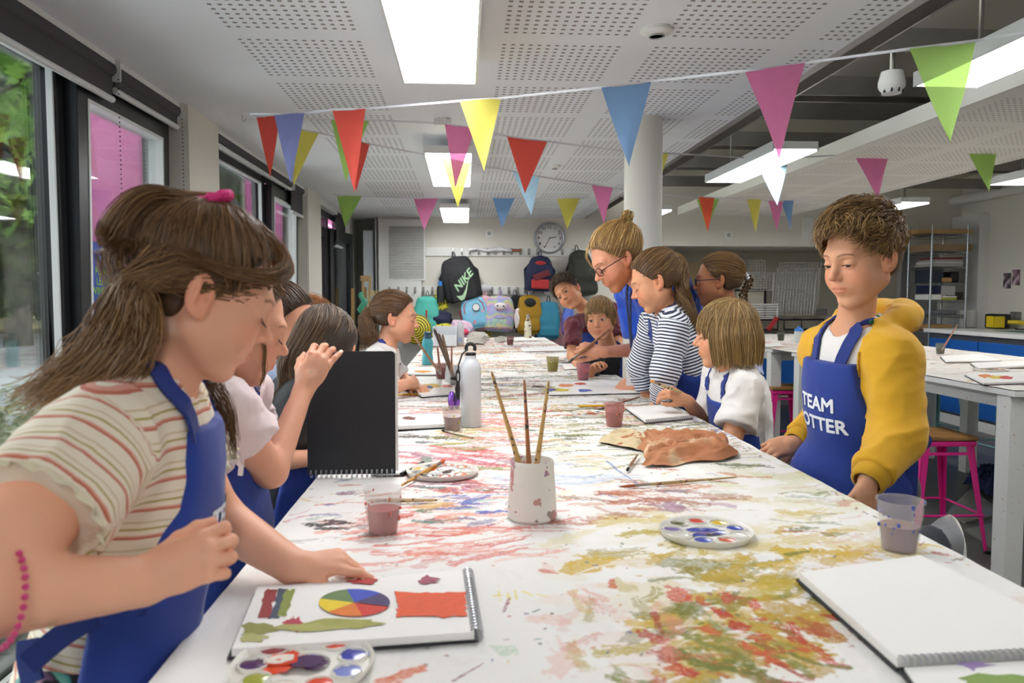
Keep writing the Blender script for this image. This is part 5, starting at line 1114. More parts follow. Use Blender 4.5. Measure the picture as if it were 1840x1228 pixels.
def girl_navy_stripes():
    h = Head(P(1178, 507, 2.95), (-.94, -.05, -.42), size=.218, eyes='down', skin='#cf9775')
    J = dict(pel=P(1262, 760, 3.02), neck=P(1206, 562, 2.98), shL=P(1212, 590, 2.86), shR=(.78, 3.12, 1.25), elL=P(1196, 665, 2.84), elR=(.74, 3.2, 1.06), wrL=P(1186, 722, 2.95), wrR=P(1160, 705, 3.2))
    hl = hand(J['wrL'], (-.3, .1, -.9), (-.4, -.9, 0), 1, .145, curls=((30, 60, 30),)*4)
    p = Person('person', 'girl in a navy and white striped top with a ponytail, leaning on one straight arm', J, h, tfwd=(-1, .0, -.45), skin='#cf9775', W=.125, hands=(hl,), res=.007, armr=.95); p.build_skin(hres=.0026); lashes(h, p.root); J = p.J
    p.shirt(M_STR2, full=.92, off=.009, name='striped_top', st=stripes_attr(p), res=.005, fold=(.004, 1.2), loose=.008, soff=.002)
    p.apron(bt=.58, bw=.8, ww=1.45, wv=.3, low=-.35, wmin=-.07); p.trousers(M_JEAN)
    T = J['pel']+p.up*.24
    for sx in (1, -1): p.strap([T+p.r*sx*.08+p.f*.09, J['neck']+p.r*sx*.075+p.f*.04-p.up*.02, J['neck']+p.r*sx*.05-p.f*.03+p.up*.02], p.shirt_f, .012, off=.004)
    b = '#6f5133'; tie = A(.02, -.105, .068); hair_cap(h, p.root, '#553d27', .008); pulled_back(h, p.root, tie, b, 6, 1100, streak='#a08053'); c = h.wld(tie*A(1, 1.07, 1.05)); band(p.root, c, (.8, 0, .1), .015, .0045, mat('dark_hair_tie', '#2a2320', .7)); band(p.root, c+A(-.03, -.03, -.03), (.8, .2, -.4), .010, .002, mat('grey_hair_tie', '#b9bfc4', .7))
    tail(p.root, [c, c+A(.03, -.01, -.02), P(1225, 530, 2.92), P(1246, 590, 2.90), P(1255, 625, 2.9)], [.012, .026, .036, .034, .010], b, 7, 420, streak='#a08053', wave=(.003, 1))
def girl_braid():
    h = Head(P(1290, 505, 3.16), (-1, -.02, -.10), size=.208, eyes='half', skin='#a9714f')
    J = dict(pel=(1.21, 3.26, .87), neck=P(1314, 566, 3.2), shL=P(1324, 590, 3.08), shR=(1.08, 3.32, 1.22), elL=(1.16, 3.04, .98), elR=(1.04, 3.34, .98), wrL=(1.0, 2.98, .96), wrR=(.90, 3.26, .965))
    p = Person('person', 'girl with dark glasses and a braid tied in white, standing beyond the bob-haired girl', J, h, tfwd=(-1, 0, -.1), skin='#a9714f', W=.13); p.build_skin(hres=.0028); add_eyes(h, p.root, '#3a2a20'); J = p.J; 
    p.shirt(M_LILAC, sleeve=.8, fold=(.006, 1)); p.apron(bt=.8, bw=.6); p.trousers(M_JEAN); glasses(h, p.root, '#1a1c2a', .019, .0155, .0018)
    for sx in (1, -1): p.strap([J['pel']+p.up*.32+p.r*sx*.07+p.f*.08, J['neck']+p.r*sx*.07+p.f*.03-p.up*.0, J['neck']+p.r*sx*.04-p.f*.045+p.up*.015, J['neck']-p.f*.055+p.up*.02], p.shirt_f, .015, off=.005)
    b = '#6d5030'; tie = A(0, -.112, .010); hair_cap(h, p.root, '#4d3821', .008); pulled_back(h, p.root, tie, b, 8, 1200, streak='#957344', fluff=.0008); c = h.wld(tie*A(1, 1.08, 1)); band(p.root, c, (1, 0, .5), .014, .007, mat('white_hair_tie', '#c9ced2', .7))
    braid(p.root, [c, c+A(.018, 0, -.02), P(1335, 530, 3.14), P(1340, 556, 3.12), P(1345, 585, 3.11)], .0125, b); MB().ball(h.wld((.078, -.006, -.044)), .003, 8, 6).build('earring', mat('gold_charm', '#d9c58a'), p.root, smooth=True, world=True)
def girl_bob():
    h = Head(P(1303, 603, 2.6), (-1, -.06, -.10), size=.222, eyes='down', skin='#d19a78')
    J = dict(pel=P(1345, 835, 2.66), neck=P(1322, 668, 2.62), shL=P(1340, 705, 2.49), shR=(.93, 2.76, 1.06), elL=P(1312, 800, 2.42), elR=P(1275, 770, 2.78), wrL=(.92, 2.45, .73), wrR=P(1236, 722, 2.68))
    hr = hand(J['wrR'], (-.85, -.05, .42), (.1, .5, 1), -1, .150, curls=((45, 45, 25), (50, 55, 30), (55, 60, 32), (58, 62, 34)), thumb=(1.0, .35, 6))
    hr = hand(J['wrR'], (-.85, -.1, .48), (.25, -.75, .75), -1, .150, curls=((45, 45, 25), (52, 55, 30), (60, 60, 32), (62, 62, 34)), thumb=(1.0, .45, 6))
    p = Person('person', 'girl with a dark blonde bob and white T-shirt holding up a stubby brush', J, h, tfwd=(-1, 0, -.1), skin='#d19a78', W=.125, hands=(hr,), res=.007); p.build_skin(hres=.0024); lashes(h, p.root); nails(hr, p.root); J = p.J
    p.shirt(M_WT, sleeve=.68, fold=(.006, 1.2), res=.0055, off=.010, loose=.016); p.apron(bt=.72, bw=.62, ww=1.2, wv=.25, res=.006); p.trousers(M_JEAN); U = -p.r
    for sx in (1, -1): p.strap([J['pel']+p.up*.28+p.r*sx*.075+p.f*.09, J['pel']+p.up*.33+p.r*sx*.078+p.f*.09, J['neck']+p.r*sx*.075+p.f*.03-p.up*.02, J['neck']+p.r*sx*.05-p.f*.045+p.up*.02], p.shirt_f, .011, off=.004)
    p.print_on('TEAM', J['pel']+p.up*.13+p.f*.1, U, p.up, .048, p.apron_f, **STEAM); p.print_on('POTTER', J['pel']+p.up*.08+p.f*.1, U, p.up, .048, p.apron_f, **STEAM)
    hair_cap(h, p.root, '#6f5733', .006, low=-.10, front=.055); fall(h, p.root, '#8b6e43', lambda f: .020 if abs(f) < .60 else (-.01 if abs(f) < .85 else -.098), 5, 1900, r=.0015, lift=.15, streak='#b09462', flare=.010, inward=.06)
    return p, hr
def boy_yellow():
    h = Head(P(1549, 466, 1.87), (-.66, -.72, -.26), size=.225, eyes='half', skin='#cf9a7a', nose=1.05, fat=1.05)
    k1, k2 = (1.00, 1.92, .66), (.93, 2.06, .66)
    J = dict(pel=(1.045, 1.96, .885), neck=(1.005, 1.925, 1.262), shL=(1.045, 1.812, 1.205), shR=(.985, 2.045, 1.205), elL=P(1612, 788, 1.75), elR=P(1492, 748, 2.22), wrL=P(1562, 862, 1.68), wrR=P(1432, 794, 2.13),
             hipL=(1.08, 1.90, .86), hipR=(1.0, 2.03, .86), knL=(1.0, 1.86, .67), knR=(.95, 2.02, .67), anL=(1.28, 1.98, .69), anR=(1.22, 2.12, .69))
    hl = hand(J['wrL'], (-.12, -.05, -1), (.35, -.9, .05), 1, .155, curls=((18, 25, 15), (22, 30, 18), (26, 34, 20), (30, 38, 20)), thumb=(1., .4, 6))
    hr = hand(J['wrR'], (-.93, -.1, -.22), (-.1, -.75, .7), -1, .155, curls=((28, 35, 20), (36, 45, 25), (42, 50, 28), (46, 55, 28)), thumb=(1., .5, 6))
    p = Person('person', 'boy in a mustard zip hoodie and blue apron at the right edge of the table', J, h, tfwd=(-.97, -.25, -.05), skin='#cf9a7a', W=.12, hands=(hl, hr), res=.007); p.build_skin(hres=.0019, handres=.0018); add_eyes(h, p.root, '#3c4650', (-.25, -.25)); lashes(h, p.root); J = p.J
    for x in (hr, hl): nails(x, p.root)
    p.shirt(M_WT, sleeve=.3, off=.006, name='t_shirt', fold=(.002, 1), loose=.0)
    sf = p.shirt_f
    # hoodie: open at the front, hood lying behind the neck
    def torso_open(q):
        u, v, w = (q-J['pel']) @ p.r, (q-J['pel']) @ p.up, (q-J['pel']) @ p.f
        return smax(smax(np.abs(u+.012)-np.interp(v, [0, .12, .26, .40], [.01, .04, .072, .078]), -w, .004), -(v-.02), .004)
    _o = p.shirt(M_YEL, full=.88, off=.015, name='hoodie', fold=(0, .9), loose=.008, soff=.002, neck=None, res=.012, hem=-.02)
    base_f = p.shirt_f; bpy.data.objects.remove(_o)
    hood_c = J['neck']-p.f*.045+p.up*.005
    def hoodie(q):
        d = base_f(q); R = p.TR
        t = q-hood_c; u, v, w = t @ p.r, t @ p.up, t @ p.f
        # ring of folded hood around the neck, fuller behind
        ang = np.arctan2(u, -w); ring = np.sqrt((np.sqrt(u*u+(w*.9)**2)-.078)**2+((v-.004+.32*np.clip(w, 0, .2)))**2)-(.030+.012*np.cos(ang)); d = sm(d, ring, .02)
        d = smax(d, -(p.neckd(q)-.016), .01); return smax(d, -torso_open(q), .006)
    lo, hi = box_of([J[k] for k in ('pel', 'neck', 'shL', 'shR', 'elL', 'elR', 'wrL', 'wrR')], .14); p.cloth('hoodie', hoodie, lo, hi, M_YEL, .0052, (.0055, .8), seed=2); hoodie = p.g; p.shirt_f = base_f
    for q in 'LR':    # ribbed cuffs
        a, b = J['el'+q], J['wr'+q]; d = nrm(b-a); e = lerp(a, b, .93); u = nrm(np.cross(d, (0, 0, 1))); v = np.cross(d, u); n = 96; V = []
        for i in range(n):
            t = 2*math.pi*i/n; wv = .0012*(i % 2)
            for rr, dd in ((.034, -.03), (.0405+wv, -.026), (.040+wv, .0), (.037+wv, .022), (.030, .024)): V.append(e+(u*math.cos(t)+v*math.sin(t))*rr+d*dd)
        mesh_np('cuff', V, np.array([(i*5+k, i*5+k+1, ((i+1) % n)*5+k+1, ((i+1) % n)*5+k) for i in range(n) for k in range(4)]), M_YRIB, p.root)
    p.torso_shirt = lambda q: p.torso(q)-.020
    p.apron(bt=.80, bw=.72, ww=1.35, wv=.25, low=-.22, off=.010, wmin=-.02, res=.0055); U = -p.r
    T = J['pel']+p.up*.315
    for sx in (1, -1): p.strap([T+p.r*sx*.045+p.f*.09, T+p.r*sx*.055+p.up*.05+p.f*.07, J['neck']+p.r*sx*.060+p.f*.02+p.up*.005, J['neck']+p.r*sx*.05-p.f*.03+p.up*.035], sf, .015, off=.006)
    p.print_on('TEAM', J['pel']+p.up*.215+U*-.01+p.f*.1, U, p.up, .050, p.apron_f, **STEAM); p.print_on('POTTER', J['pel']+p.up*.162+U*-.01+p.f*.1, U, p.up, .050, p.apron_f, **STEAM)
    a_, b_ = T+p.r*.045+p.f*.1, T+p.r*.058+p.up*.07+p.f*.08; p.print_on('AUB Summer Course', lerp(a_, b_, .5), p.up*1.+p.r*.15, -p.r, .017, sf, off=.0095, bold=.0)
    # zip edges
    for sx in (1, -1):
        pts = [J['pel']+p.up*v+p.r*(-.012+sx*(np.interp(v, [0, .12, .26, .40], [.01, .04, .072, .078])+.006))+p.f*.12 for v in np.linspace(.12, .355, 12)]; pa = resample(pts, 60); tt = np.zeros(60)
        for _ in range(40): tt += np.clip(hoodie(pa-p.f*tt[:, None])-.001, -.01, .03)*.8
        pa = pa-p.f*tt[:, None]; mb = MB()
        for i in range(60): mb.box(pa[i], (.006, .006, .0024), R=p.TR)
        mb.build('zip', mat('yellow_zip', '#c7961d', .5), p.root, world=True)
    # loose apron ties and lanyard card at the waist
    b0 = P(1638, 800, 1.80); p.strap([b0, P(1660, 785, 1.80), P(1672, 793, 1.80), P(1655, 806, 1.81), b0], None, .011, name='waist_tie', n=24, up=(.3, -1, .1), thick=.002)
    p.strap([b0, P(1640, 840, 1.80), P(1636, 898, 1.81)], None, .014, name='waist_tie', n=16, up=(0, -1, 0), thick=.002); p.strap([b0, P(1620, 830, 1.79), P(1608, 862, 1.78)], None, .016, name='waist_tie', n=16, up=(0, -1, 0), thick=.002)
    MB().box(P(1592, 862, 1.74), (.022, .002, .03)).build('badge', M_WHITE, p.root, world=True)
    dr = [project(hoodie, [J['neck']-p.r*.06+p.f*(.03-.012*k)+p.up*(.02)], .004)[0] for k in range(7)]
    for k, c in enumerate(('#1f5a52', '#e9e4d8', '#1f3a34', '#e9e4d8', '#20705c', '#d9d4c8')): MB().tube([dr[k], dr[k+1]], .006, 8).build('drawstring', mat('cord_'+c.strip('#'), c, .8), p.root, smooth=True, world=True)
    p.trousers(M_JEAN, shoem=mat('grey_shoe', '#8e8f92', .8))
    hair_cap(h, p.root, '#5a432b', .007, front=.060, low=-.055); short_hair(h, p.root, '#7a5c3a', 9, 3000, ln=(.024, .044), flow=(.30, .95, .1), r=.0018, curl=.006, top=1.7, streak='#a5834f', lift=.34)
    return p
girl_striped_cream(); girl_pink_blouse(); girl_blue_shirt(); child_ginger(); girl_long_hair(); girl_ponytail_left(); boy_maroon(); boy_black()
TE = teacher(); girl_navy_stripes(); girl_braid(); BOB = girl_bob(); boy_yellow()
# ------------------------------------------------------------------ outside the windows
def grass_fn(t): t.col(t.ramp(t.noise(.8, 6), [(.3, '#7d7350'), (.5, '#8f8a5c'), (.7, '#a3925f')])); t.bump(t.noise(6, 5), .5, .05)
def pave_fn(t):
    v = t.new('TexBrick'); v.inputs['Scale'].default_value = 1.0; v.inputs['Mortar Size'].default_value = .008; v.inputs['Brick Width'].default_value = .9; v.inputs['Row Height'].default_value = .6; v.offset = .5
    v.inputs['Color1'].default_value = (*srgb('#c3c6c8'), 1); v.inputs['Color2'].default_value = (*srgb('#cfd1d2'), 1); v.inputs['Mortar'].default_value = (*srgb('#83868a'), 1); t.l.new(t.pos(), v.inputs['Vector']); t.col(t.mix(t.math('MULTIPLY', t.noise(40, 4), .35), v.outputs['Color'], srgb('#9fa1a3')))
structure('ground_paving', MB().b2((-40, -8, -.12), (-1.47, 25.5, -.02)), mat('pale_paving', fn=pave_fn, rough=.8))
structure('ground_verge', MB().b2((-60, 26, -.12), (2, 62, .06)).b2((-60, 25.5, -.12), (2, 26, .10)), mat('dry_grass', fn=grass_fn, rough=.95))
structure('kerb', MB().b2((-60, 25.3, -.12), (2, 25.7, .14)), mat('grey_kerb', '#a9a9a4', .8))
M_LEAF = vcmat('leaf', .55)
def _tl():
    m = M_LEAF; n, l = m.node_tree.nodes, m.node_tree.links; b = n['Principled BSDF']; out = [x for x in n if x.type == 'OUTPUT_MATERIAL'][0]; tr = n.new('ShaderNodeBsdfTranslucent'); mx = n.new('ShaderNodeMixShader'); mx.inputs[0].default_value = .35
    at = [x for x in n if x.type == 'ATTRIBUTE'][0]; l.new(at.outputs['Color'], tr.inputs[0]); l.new(b.outputs[0], mx.inputs[1]); l.new(tr.outputs[0], mx.inputs[2]); l.new(mx.outputs[0], out.inputs[0])
_tl()
def leaves(name, parent, blobs, n, size, cols, seed=0, shape='leaf'):
    rng = np.random.default_rng(seed); w = np.array([b[1]**2 for b in blobs]); k = rng.choice(len(blobs), n, p=w/w.sum()); c = np.array([b[0] for b in blobs])[k]; r = np.array([b[1] for b in blobs])[k]
    u = nrm_rows(rng.normal(size=(n, 3))); p = c+u*(r*(.55+.45*rng.random(n)**.5))[:, None]*A(1, 1, .8); nn = nrm_rows(u+rng.normal(0, .6, (n, 3))+A(0, 0, .3)); a = nrm_rows(np.cross(nn, rng.normal(size=(n, 3)))); b = np.cross(nn, a); s = size*(.6+.8*rng.random((n, 1)))
    if shape == 'oak': prof = [(0, -.6), (.22, -.42), (.14, -.25), (.42, -.12), (.22, .02), (.45, .2), (.16, .26), (.0, .6), (-.16, .26), (-.45, .2), (-.22, .02), (-.42, -.12), (-.14, -.25), (-.22, -.42)]
    else: prof = [(0, -.6), (.3, -.05), (0, .6), (-.3, -.05)]
    q = len(prof); V = np.stack([p+a*s*x+b*s*y+nn*s*(-.25*abs(x)) for x, y in prof], 1).reshape(-1, 3); F = np.arange(n*q).reshape(n, q)
    C = np.array([srgb(x) for x in cols])[rng.integers(0, len(cols), n)]*(.75+.5*rng.random((n, 1))); return mesh_np(name, V, F, M_LEAF, parent, smooth=False, cols=np.repeat(C, q, 0), world=False)
M_BARK = mat('bark', fn=lambda t: (t.col(t.ramp(t.noise(5, 6, stretch=(3, 3, .6)), [(.35, '#4a443c'), (.6, '#8b8476')])), t.bump(t.noise(8, 5, stretch=(3, 3, .5)), .8, .03)), rough=.9)
def tree(x, y, h, r, cr, label, n, size, cols, seed, shape='leaf', low=.35):
    t = thing('tree', label, 'tree', (x, y, 0), 0, 'trees outside the windows'); rng = np.random.default_rng(seed); m = MB()
    m.tube([(0, 0, -.05), (0, 0, h*.2), (.05*h*.1, 0, h*.5), (-.02*h, .1, h*.85)], [r*1.35, r, r*.8, r*.3], 12); bl = []
    for k in range(9):
        a = k*2.4+rng.random(); z = h*(low+.45*rng.random()); e = (math.cos(a)*cr*.75, math.sin(a)*cr*.75, z+cr*.35*rng.random()); m.tube([(0, 0, z-.4), (e[0]*.5, e[1]*.5, z), e], [r*.4, r*.25, r*.08], 7); bl.append((A(*e), cr*(.38+.2*rng.random())))
    bl.append((A(0, 0, h*.85), cr*.6)); bl.append((A(0, 0, h*.6), cr*.6)); m.build('trunk', M_BARK, t, smooth=True); leaves('crown', t, bl, n, size, cols, seed, shape); return t
G1_ = ['#4f6b2c', '#5f8036', '#3e5526', '#6f9040']; G2_ = ['#2f4428', '#3a5330', '#2a3d24', '#48603a']; G0_ = ['#7fa848', '#8fb955', '#6c9a3c', '#a5cb6a']
tree(-5.0, 7.6, 4.6, .10, 2.0, 'young oak with bright green lobed leaves just outside the window', 2600, .17, G0_, 3, 'oak', .62)
tree(-12.2, 21.8, 10, .27, 4.2, 'tall tree with a thick pale trunk beyond the paving', 9000, .28, G1_+G2_, 4, low=.4)
for k, (x, y, h, cr) in enumerate(((-17, 26, 10, 5), (-8.6, 28, 9, 4.0), (-26, 38, 13, 7), (-15, 42, 13, 7), (-6, 38, 12, 6), (-12, 16, 8, 3.0))): tree(x, y, h, .22, cr, ('dark leafy tree left of the thick trunk', 'leafy tree seen through the tilted casement', 'tall dark tree at the back, leftmost', 'tall dark tree at the back, middle', 'tree filling the view in the second window', 'loose green tree near the pink banner')[k], 7000, .35, G2_+G1_[:2], 20+k, low=.22)
hg = thing('hedge', 'clipped dark hedge behind the dry grass verge', 'hedge', (-30, 60, 0)); leaves('foliage', hg, [(A(x, 0, z), 1.6) for x in range(-24, 32, 2) for z in (.8, 2.2)], 16000, .35, G2_+G1_, 9); MB().b2((-26, -.6, 0), (32, .6, 2.4)).build('inner_growth', mat('dark_twigs', '#27301c', .9), hg)
fc = thing('railing', 'pale metal railing in front of the far hedge', 'railing', (-28, 50, 0))
for k in range(40): MB().b2((-.05+k*1.1, -.03, 0), (.05+k*1.1, .03, 3.2)).build('post', M_WHITEM, fc)
MB().b2((0, -.02, 2.4), (43, .02, 2.5)).build('rail', M_WHITEM, fc)
for k, (x, y, r) in enumerate(((-2.05, 3.15, .42), (-2.5, 5.1, .45), (-2.1, 2.2, .4))):
    s = thing('shrub', ('variegated pale shrub outside, nearest the low window corner', 'pale shrub outside between the windows', 'pale shrub outside at the left edge')[k], 'shrub', (x, y, 0), 0, 'shrubs along the glass'); leaves('foliage', s, [(A(0, 0, .35), r), (A(.1, .2, .6), r*.8), (A(-.1, -.2, .62), r*.7)], 4200, .035, ['#a9b58a', '#c9cfa8', '#7f9060', '#dfe0c4', '#8c8f62'], 40+k); MB().tube([(0, 0, 0), (.02, 0, .3), (.05, .1, .7)], [.02, .015, .006], 6).build('stem', M_BARK, s)
M_PINK = mat('pink_banner_fabric', '#fa8fcb', .6, var=.03)
def _pk():
    n, l = M_PINK.node_tree.nodes, M_PINK.node_tree.links; b = n['Principled BSDF']; out = [x for x in n if x.type == 'OUTPUT_MATERIAL'][0]; tr = n.new('ShaderNodeBsdfTranslucent'); tr.inputs[0].default_value = (*srgb('#fb8ccb'), 1); mx = n.new('ShaderNodeMixShader'); mx.inputs[0].default_value = .5; l.new(b.outputs[0], mx.inputs[1]); l.new(tr.outputs[0], mx.inputs[2]); l.new(mx.outputs[0], out.inputs[0])
_pk()
for k, y in enumerate((4.25, 7.3, 10.4)):
    t = thing('banner', ('bright pink banner standing outside the tilted casement', 'bright pink banner outside the second window', 'bright pink banner outside the glazed door')[k], 'banner', (-2.02, y, 0), 0, 'pink banners outside')
    n = 26; V = [(.0+u*.42, .03*math.sin(u*7+z*.8), z) for z in np.linspace(.1, 2.9, n) for u in np.linspace(0, 1, 9)]; F = [(i*9+j, i*9+j+1, (i+1)*9+j+1, (i+1)*9+j) for i in range(n-1) for j in range(8)]
    o = MB().add(V, F).build('banner_fabric', M_PINK, t, smooth=True); MB().tube([(-.01, 0, 0), (-.01, 0, 2.95)], .015, 8).build('pole', M_STEEL, t, smooth=True); MB().b2((-.15, -.2, -.02), (.5, .2, .03)).build('base', M_STEEL, t)
# notice fixed to the casement
t = thing('notice', 'blue notice with green lettering taped to the tilted casement', 'sign', tuple(PX(185, 505, XG+.055)), 0)
MB().b2((-.001, -.105, -.148), (.001, .105, .148)).build('sheet', [mat('notice_blue', '#2a4aa8', .5)], t)
for k, (s, z, sz, c) in enumerate((('PLEASE', .035, .043, '#8fc83a'), ('LEAVE', -.003, .043, '#8fc83a'), ('WINDOW', -.041, .043, '#8fc83a'), ('OPEN', -.079, .043, '#8fc83a'), ('Ventilation is important', -.125, .0135, '#b9c8e8'))): text_plate(s, (.0018, 0, z), (0, 1, 0), (0, 0, 1), mat('notice_ink'+str(k > 3), c, .6, var=0), sz, t, world=False)
MB().b2((.001, -.045, -.102), (.0018, .045, -.0995)).build('underline', mat('notice_red', '#c03a3a'), t); MB().b2((.001, -.016, .088), (.0018, .016, .128)).build('emblem', M_WHITE, t)
# ------------------------------------------------------------------ things on the tables
def frost(name, c, al=.55, rough=.35):
    return mat(name, c, rough, var=.05, alpha=al)
M_PCUP = frost('cloudy_plastic', '#c9c2bd', .42); 
def cup(px, py, w, label, liquid, level=.55, stain=None, tint=None, cat='cup', z=TZ, group='water cups on the tables', h=None):
    b = PZ(px, py, z); D = b[1]; r = w/2*D/FPX; h = h or r*2.35; c = b+A(0, r*.7, 0); t = thing('water_cup', label, cat, (c[0], c[1], z+.001), 0, group)
    m = frost('plastic_'+(tint or 'clear').strip('#'), tint or '#cbc4bf', .20 if not tint else .42); k = .76
    MB().lathe([(r*k, 0), (r*(k+.10), h*.35), (r*(k+.15), h*.62), (r*(k+.20), h*.64), (r*.98, h*.94), (r*1.06, h*.965), (r*1.06, h), (r*.96, h*.99), (r*.90, h*.62), (r*(k-.04), .004)], 32).build('cup_wall', m, t, smooth=True)
    MB().lathe([(0, .003), (r*(k-.05), .003), (r*(k-.05+.24*level), h*level), (0, h*level)], 28).build('paint_water', mat('water_'+liquid.strip('#'), liquid, .25, var=.12, nscale=60), t, smooth=True)
    if stain:
        rng = np.random.default_rng(int(px)); s = MB()
        for _ in range(16): a = rng.random()*6.28; zz = rng.uniform(.3, .97)*h; rr = r*(k+.24*zz/h)+.001; e = rng.uniform(.0012, .0034); s.ball(((rr-.0008)*math.cos(a), (rr-.0008)*math.sin(a), zz), (e*.9, e*.9, e*rng.uniform(.6, 1.8)), 7, 4)
        s.build('paint_splashes', mat('stain_'+stain.strip('#'), stain, .5), t, smooth=True)
    return t, c, h
cup(686, 965, 70, 'cloudy plastic cup half full of red paint water, nearest the open colour wheel book', '#a63a40', .55, '#c04a3a')
cup(1631, 998, 84, 'large cloudy plastic cup of mauve water beside the blank sketchbook', '#8d747a', .50, '#3f55a0')
cup(813, 777, 37, 'cup of brown water with a yellow-smeared rim beside the white bottle', '#7a4a42', .60, '#b0a03a'); cup(1106, 769, 37, 'cup of brown water beside the spiral sketchbook on the right', '#6e4440', .6, '#b06a60', '#c08078')
cup(1049, 684, 25, 'small pink plastic cup with red splashes near the man\'s fist', '#b06068', .5, '#c02a35', '#c98088'); cup(994, 669, 23, 'small cup of olive green water under the man\'s brush', '#5c5a2c', .65, '#b9a93a', '#a59a50')
cupb, cbc, cbh = cup(793, 682, 24, 'small cup of dark red water holding two brushes', '#7a3f40', .7, None, '#8d5a58'); cup(917, 621, 14, 'tiny cup of plum water near the far end of the table', '#6a343c', .6, None, '#8a5a58')
cup(1405, 613, 14, 'small dark cup on the far right table', '#3d4236', .7, None, '#55584a'); cupr, crc, crh = cup(1693, 637, 17, 'cup of layered red and green water holding a brush on the right table', '#7a3a36', .55, None, '#6f7f70')
def smear(rng, cx, cy, r, n=11, el=1.): return [(cx+r*el*math.cos(t)*(1+.28*rng.normal()*.6), cy+r*math.sin(t)*(1+.28*rng.normal()*.6)) for t in np.linspace(0, 6.28, n, endpoint=False)]
def palette(px, py, w, label, cols, seed, z=TZ, mess=True):
    b = PZ(px, py, z); r = w/2*b[1]/FPX; t = thing('paint_palette', label, 'palette', (b[0], b[1], z+.002), random.random(), 'round paint palettes'); rng = np.random.default_rng(seed)
    MB().lathe([(0, .002), (r*.34, .002), (r*.38, .006), (r*.44, .006), (r*.93, .004), (r*.97, .010), (r, .011), (r*1.0, .008), (r*.94, 0), (0, 0)], 48).build('dish', mat('palette_white', '#dcd9d0', .35, var=.08, nscale=40), t, smooth=True)
    n = 9
    for k in range(n):
        a = 2*math.pi*k/n; cx, cy = r*.70*math.cos(a), r*.70*math.sin(a); MB().lathe([(r*.19, .0065), (r*.20, .009), (r*.215, .009), (r*.225, .0045)], 20, (cx, cy, 0)).build('well_rim', MATS['palette_white'], t, smooth=True)
        c = cols[k % len(cols)]; MB().add([(cx, cy, .0105)]+[(x, y, .0072) for x, y in smear(rng, cx, cy, r*.185, 14)], [(0, 1+i, 1+(i+1) % 14) for i in range(14)]).build('paint', mat('wet_paint_'+c.strip('#'), c, .22, coat=.3), t, smooth=True)
    if mess:
        for k in range(10):
            c = cols[rng.integers(len(cols))]; a = rng.random()*6.28; d = r*.42*rng.random(); MB().add([(d*math.cos(a), d*math.sin(a), .0085)]+[(x, y, .0066+.0003*k) for x, y in smear(rng, d*math.cos(a), d*math.sin(a), r*rng.uniform(.08, .2), 12, 1.3)], [(0, 1+i, 1+(i+1) % 12) for i in range(12)]).build('mixed_paint', mat('wet_paint_'+c.strip('#'), c, .22, coat=.3), t, smooth=True)
    return t
palette(545, 1207, 255, 'round palette at the bottom left with blue, purple, red and orange wells', ['#2f3fa8', '#d8431f', '#e0b22a', '#8f2a30', '#4a2a58', '#9aa038', '#e4dccf', '#d8431f', '#7a86c8'], 3)
palette(1268, 963, 172, 'round palette with blue, yellow and red paint in the middle of the table', ['#2f45a8', '#d8b82a', '#c93a2a', '#5a5f3a', '#7a6aa0', '#d9d4c8', '#2f45a8', '#c5532f', '#e0dcd0'], 4)
palette(795, 853, 130, 'messy palette with orange paint beside the black sketchbook', ['#d8662a', '#c9402a', '#4a5a8a', '#d0b040', '#8a8f8a', '#3a3a3a', '#c9402a', '#d8662a', '#e0dcd0'], 5); palette(1060, 748, 68, 'small palette with red and blue daubs left of the brown cup', ['#b03030', '#3f4f90', '#d86a30', '#d8c040', '#dddddd'], 6)
palette(968, 699, 60, 'dark messy palette beside the large painted board', ['#2f5a48', '#7a3030', '#4a4a44', '#b8503a', '#b8b0a0'], 7); palette(1010, 651, 45, 'palette with orange and olive under the man\'s brush', ['#d88a3a', '#8a8a3a', '#c9503a', '#e0dcd0'], 8); palette(1160, 690, 40, 'small palette beside the striped girl\'s sleeve', ['#3f4f90', '#b8503a', '#d8c040'], 12)
palette(1780, 667, 60, 'palette on the right table with orange rings', ['#d86a30', '#3a3a38', '#c9503a', '#e0dcd0'], 9)
def brush(a, b, r, label, hc='#b98e55', bc='#6b4a32', spat=True, group='paintbrushes'):
    """a tip of the bristles, b end of the handle"""
    a, b = A(a), A(b); L = np.linalg.norm(b-a); t = thing('paintbrush', label, 'paintbrush', a, 0, group); d = b-a; hm = mat('brush_handle_'+hc.strip('#'), fn=lambda q: q.col(q.mix(q.math('GREATER_THAN', q.noise(90, 2), .60), q.mix(q.noise(12, 3), tuple(x*.8 for x in srgb(hc)), srgb(hc)), q.ramp(q.noise(23, 1), [(0, '#1d1a2a'), (.45, '#7a3a2a'), (.55, '#2a2a3a'), (1, '#6a6a3a')]))), rough=.5)
    f = lambda s: d*s
    MB().tube([f(.24), f(.30), f(.42), f(.7), f(.97), f(1)], [r*.8, r*1.05, r*1.1, r*.8, r*.6, r*.35], 10).build('handle', hm, t, smooth=True); MB().tube([f(.13), f(.25)], [r*.9, r*.85], 10).build('ferrule', mat('dull_ferrule', '#9a8f84', .4, .7), t, smooth=True)
    MB().tube([f(0), f(.03), f(.08), f(.135)], [r*.2, r*.65, r*1.05, r*.85], 10).build('bristles', mat('bristle_'+bc.strip('#'), bc, .8), t, smooth=True); return t
def brush_in(pb, c, depth, r, label, tip, **k):
    top = A(tip); base = A(c); return brush(base, top, r, label, **k)
